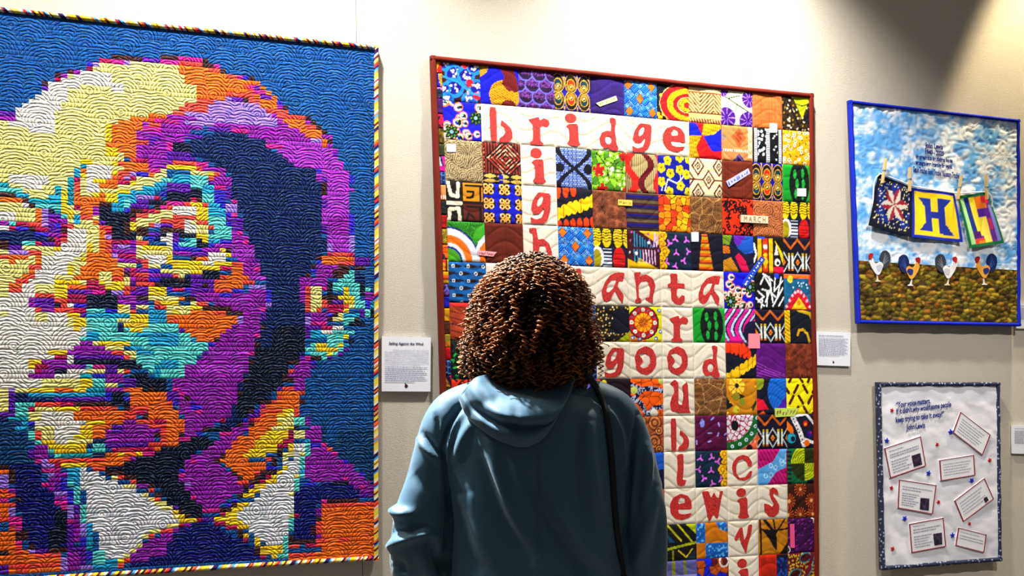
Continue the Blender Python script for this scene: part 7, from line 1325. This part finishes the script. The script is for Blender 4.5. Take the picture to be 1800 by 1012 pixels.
c0 = (L_[0] + Rr[0]) / 2
pre = [c0 + Vector((.004, .06, .006)), c0 + Vector((.004, .13, -.03)), c0 + Vector((.01, .165, -.15)), c0 + Vector((.06, .17, -.35)), Vector((cxb + .26, DP + .12, .95)), Vector((cxb + .325, DP + .06, .89))][::-1]
post = [Vector((cxb + .25, DP - .125, 1.0)), Vector((cxb + .325, DP - .06, .89))]
LL = [p + Vector((-.0075, 0, 0)) for p in pre] + L_ + [p + Vector((-.0075, 0, 0)) for p in post]
RR = [p + Vector((0.0075, 0, 0)) for p in pre] + Rr + [p + Vector((0.0075, 0, 0)) for p in post]
V = np.array([tuple(p - BO) for q in zip(LL, RR) for p in q])
smh = mesh_np('strap', V, grid_faces(len(LL), 2)); so_ = bpy.data.objects.new('strap', smh); COL.objects.link(so_); mo = so_.modifiers.new('t', 'SOLIDIFY'); mo.thickness = .004; mo.offset = 0
sm3 = bpy.data.meshes.new_from_object(so_.evaluated_get(bpy.context.evaluated_depsgraph_get())); bpy.data.objects.remove(so_); sm3.name = 'strap'; link('strap', sm3, M['leather'], BAG)

# --- hair: a dark under-layer and some two thousand ringlets
HAIR_R = [(436, 6), (444, 26), (455, 46), (470, 68), (490, 86), (515, 100), (545, 109), (575, 116), (600, 120), (630, 119), (655, 111), (672, 99), (686, 76), (694, 48)]
rr_y = np.array([a for a, b in HAIR_R], float); rr_r = np.array([b for a, b in HAIR_R], float)
HX = 932.0
def hair_env(py, az, f=1.0):
    """surface of the hair at height py, azimuth az (0 = towards the camera)"""
    r = np.interp(py, rr_y, rr_r) * f
    lean = np.interp(py, [440, 560, 690], [6, 0, 2])
    x = (HX + lean - 900 + r * math.sin(az)) * K; y = DP + .05 - r * K * 1.02 * math.cos(az); z = CAMZ + (HOR - py) * K
    return Vector((x, y, z))
V = []; ny, na = 22, 36
for i in range(ny):
    py = 446 + (688 - 446) * i / (ny - 1)
    for j in range(na): 
        az = -2.55 + 5.1 * j / (na - 1); b = .035 * math.sin(j * 2.3 + i) + .04 * math.sin(i * 1.7 + j * .9); V.append(hair_env(py, az, .84 + b) - PO)
cap = mesh_np('hair_underlayer', np.array([tuple(v) for v in V]), grid_faces(ny, na)[:, ::-1])
t = NT('curly_hair'); a = t.n('ShaderNodeAttribute'); a.attribute_name = 'Col'; t.l(a.outputs['Color'], t.b.inputs['Base Color']); t.b.inputs['Roughness'].default_value = .4; t.b.inputs['Specular IOR Level'].default_value = .35; t.b.inputs['Specular Tint'].default_value = (1, .72, .45, 1); M['hair'] = t.m
M['hair_dark'] = plain('dark_hair', (14, 9, 8), .7, .2)
pobj('hair_underlayer', cap, M['hair_dark'])
rh = random.Random(11); HV, HF, HCOL = [], [], []; nb = 0
NC, NPT, NS = 1250, 60, 5
for q in range(NC):
    top = rh.random() < .22
    py0 = rh.uniform(440, 475) if top else rh.uniform(448, 668); az0 = rh.uniform(-2.5, 2.5) if not top else rh.uniform(-3.1, 3.1)
    f0 = rh.uniform(.84, 1.02); f1 = f0 + rh.uniform(-.04, .12) + (.08 if rh.random() < .08 else 0); L = rh.uniform(26, 62) * (1.2 if py0 > 520 else .9)
    if abs(az0) > 1.0: f1 += .02
    hr = rh.uniform(.0048, .0078); turns = rh.uniform(4.2, 6.4) * L / 50; phs = rh.uniform(0, 6.28); th = rh.uniform(.0019, .0034); dirn = rh.choice((-1, 1)); daz = rh.uniform(-.2, .2); fr = rh.uniform(-.04, .04)
    pts = []
    for i in range(NPT):
        u = i / (NPT - 1); py = min(py0 + L * u, 697 + rh.uniform(-1, 1)); az = az0 + daz * u + .07 * math.sin(u * 5 + phs)
        c = hair_env(py, az, f0 + (f1 - f0) * u ** 1.3 + fr * math.sin(u * 6 + phs))
        e = Vector((math.sin(az), -math.cos(az), 0)); tg = Vector((math.cos(az), math.sin(az), 0)); sl = max(0.0, min(1.0, (475 - py) / 35.0))
        up = Vector((0, 0, 1)); out = e * (1 - .7 * sl) + up * sl * .8
        ph = phs + dirn * 2 * math.pi * turns * u; rad = hr * min(1, .35 + u * 2.2) * (1 - .25 * u)
        side2 = up * .0 + tg
        pts.append(c + out.normalized() * (rad * math.cos(ph)) + side2 * (rad * math.sin(ph)))
    P = np.array([tuple(p - PO) for p in pts]); T = np.gradient(P, axis=0); T /= np.linalg.norm(T, axis=1, keepdims=True) + 1e-9
    A = np.cross(T, np.array([0.3, 0.2, 0.93])); A /= np.linalg.norm(A, axis=1, keepdims=True) + 1e-9; B = np.cross(T, A)
    rad = (th * (1 - .55 * np.linspace(0, 1, NPT) ** 2))[:, None]
    ang = np.arange(NS) * 2 * math.pi / NS
    ringv = P[:, None, :] + rad[:, None, :] * 1.25 * (A[:, None, :] * np.cos(ang)[None, :, None]) + rad[:, None, :] * .8 * (B[:, None, :] * np.sin(ang)[None, :, None])
    HV.append(ringv.reshape(-1, 3))
    i_, k_ = np.meshgrid(np.arange(NPT - 1), np.arange(NS), indexing='ij'); a_ = (i_ * NS + k_).ravel(); b_ = (i_ * NS + (k_ + 1) % NS).ravel()
    HF.append(np.stack([a_, b_, b_ + NS, a_ + NS], 1) + nb); nb += NPT * NS
    copper_mix = min(1.0, max(0.0, (f1 - .93) * 4.5 + rh.uniform(-.35, .55)))  # rim light on outer curls put into colour as copper, varied per strand
    dark = np.array((.016, .008, .006)); cop = np.array((.54, .17, .04)) * rh.uniform(.35, 1.4)
    g = np.linspace(.15, 1, NPT)[:, None] * copper_mix; HCOL.append(np.repeat(dark * (1 - g) + cop * g, NS, axis=0))
hair = pobj('hair', mesh_np('hair', np.concatenate(HV), np.concatenate(HF), np.concatenate(HCOL)), M['hair']); hair['kind'] = 'stuff'
bpy.context.view_layer.update()
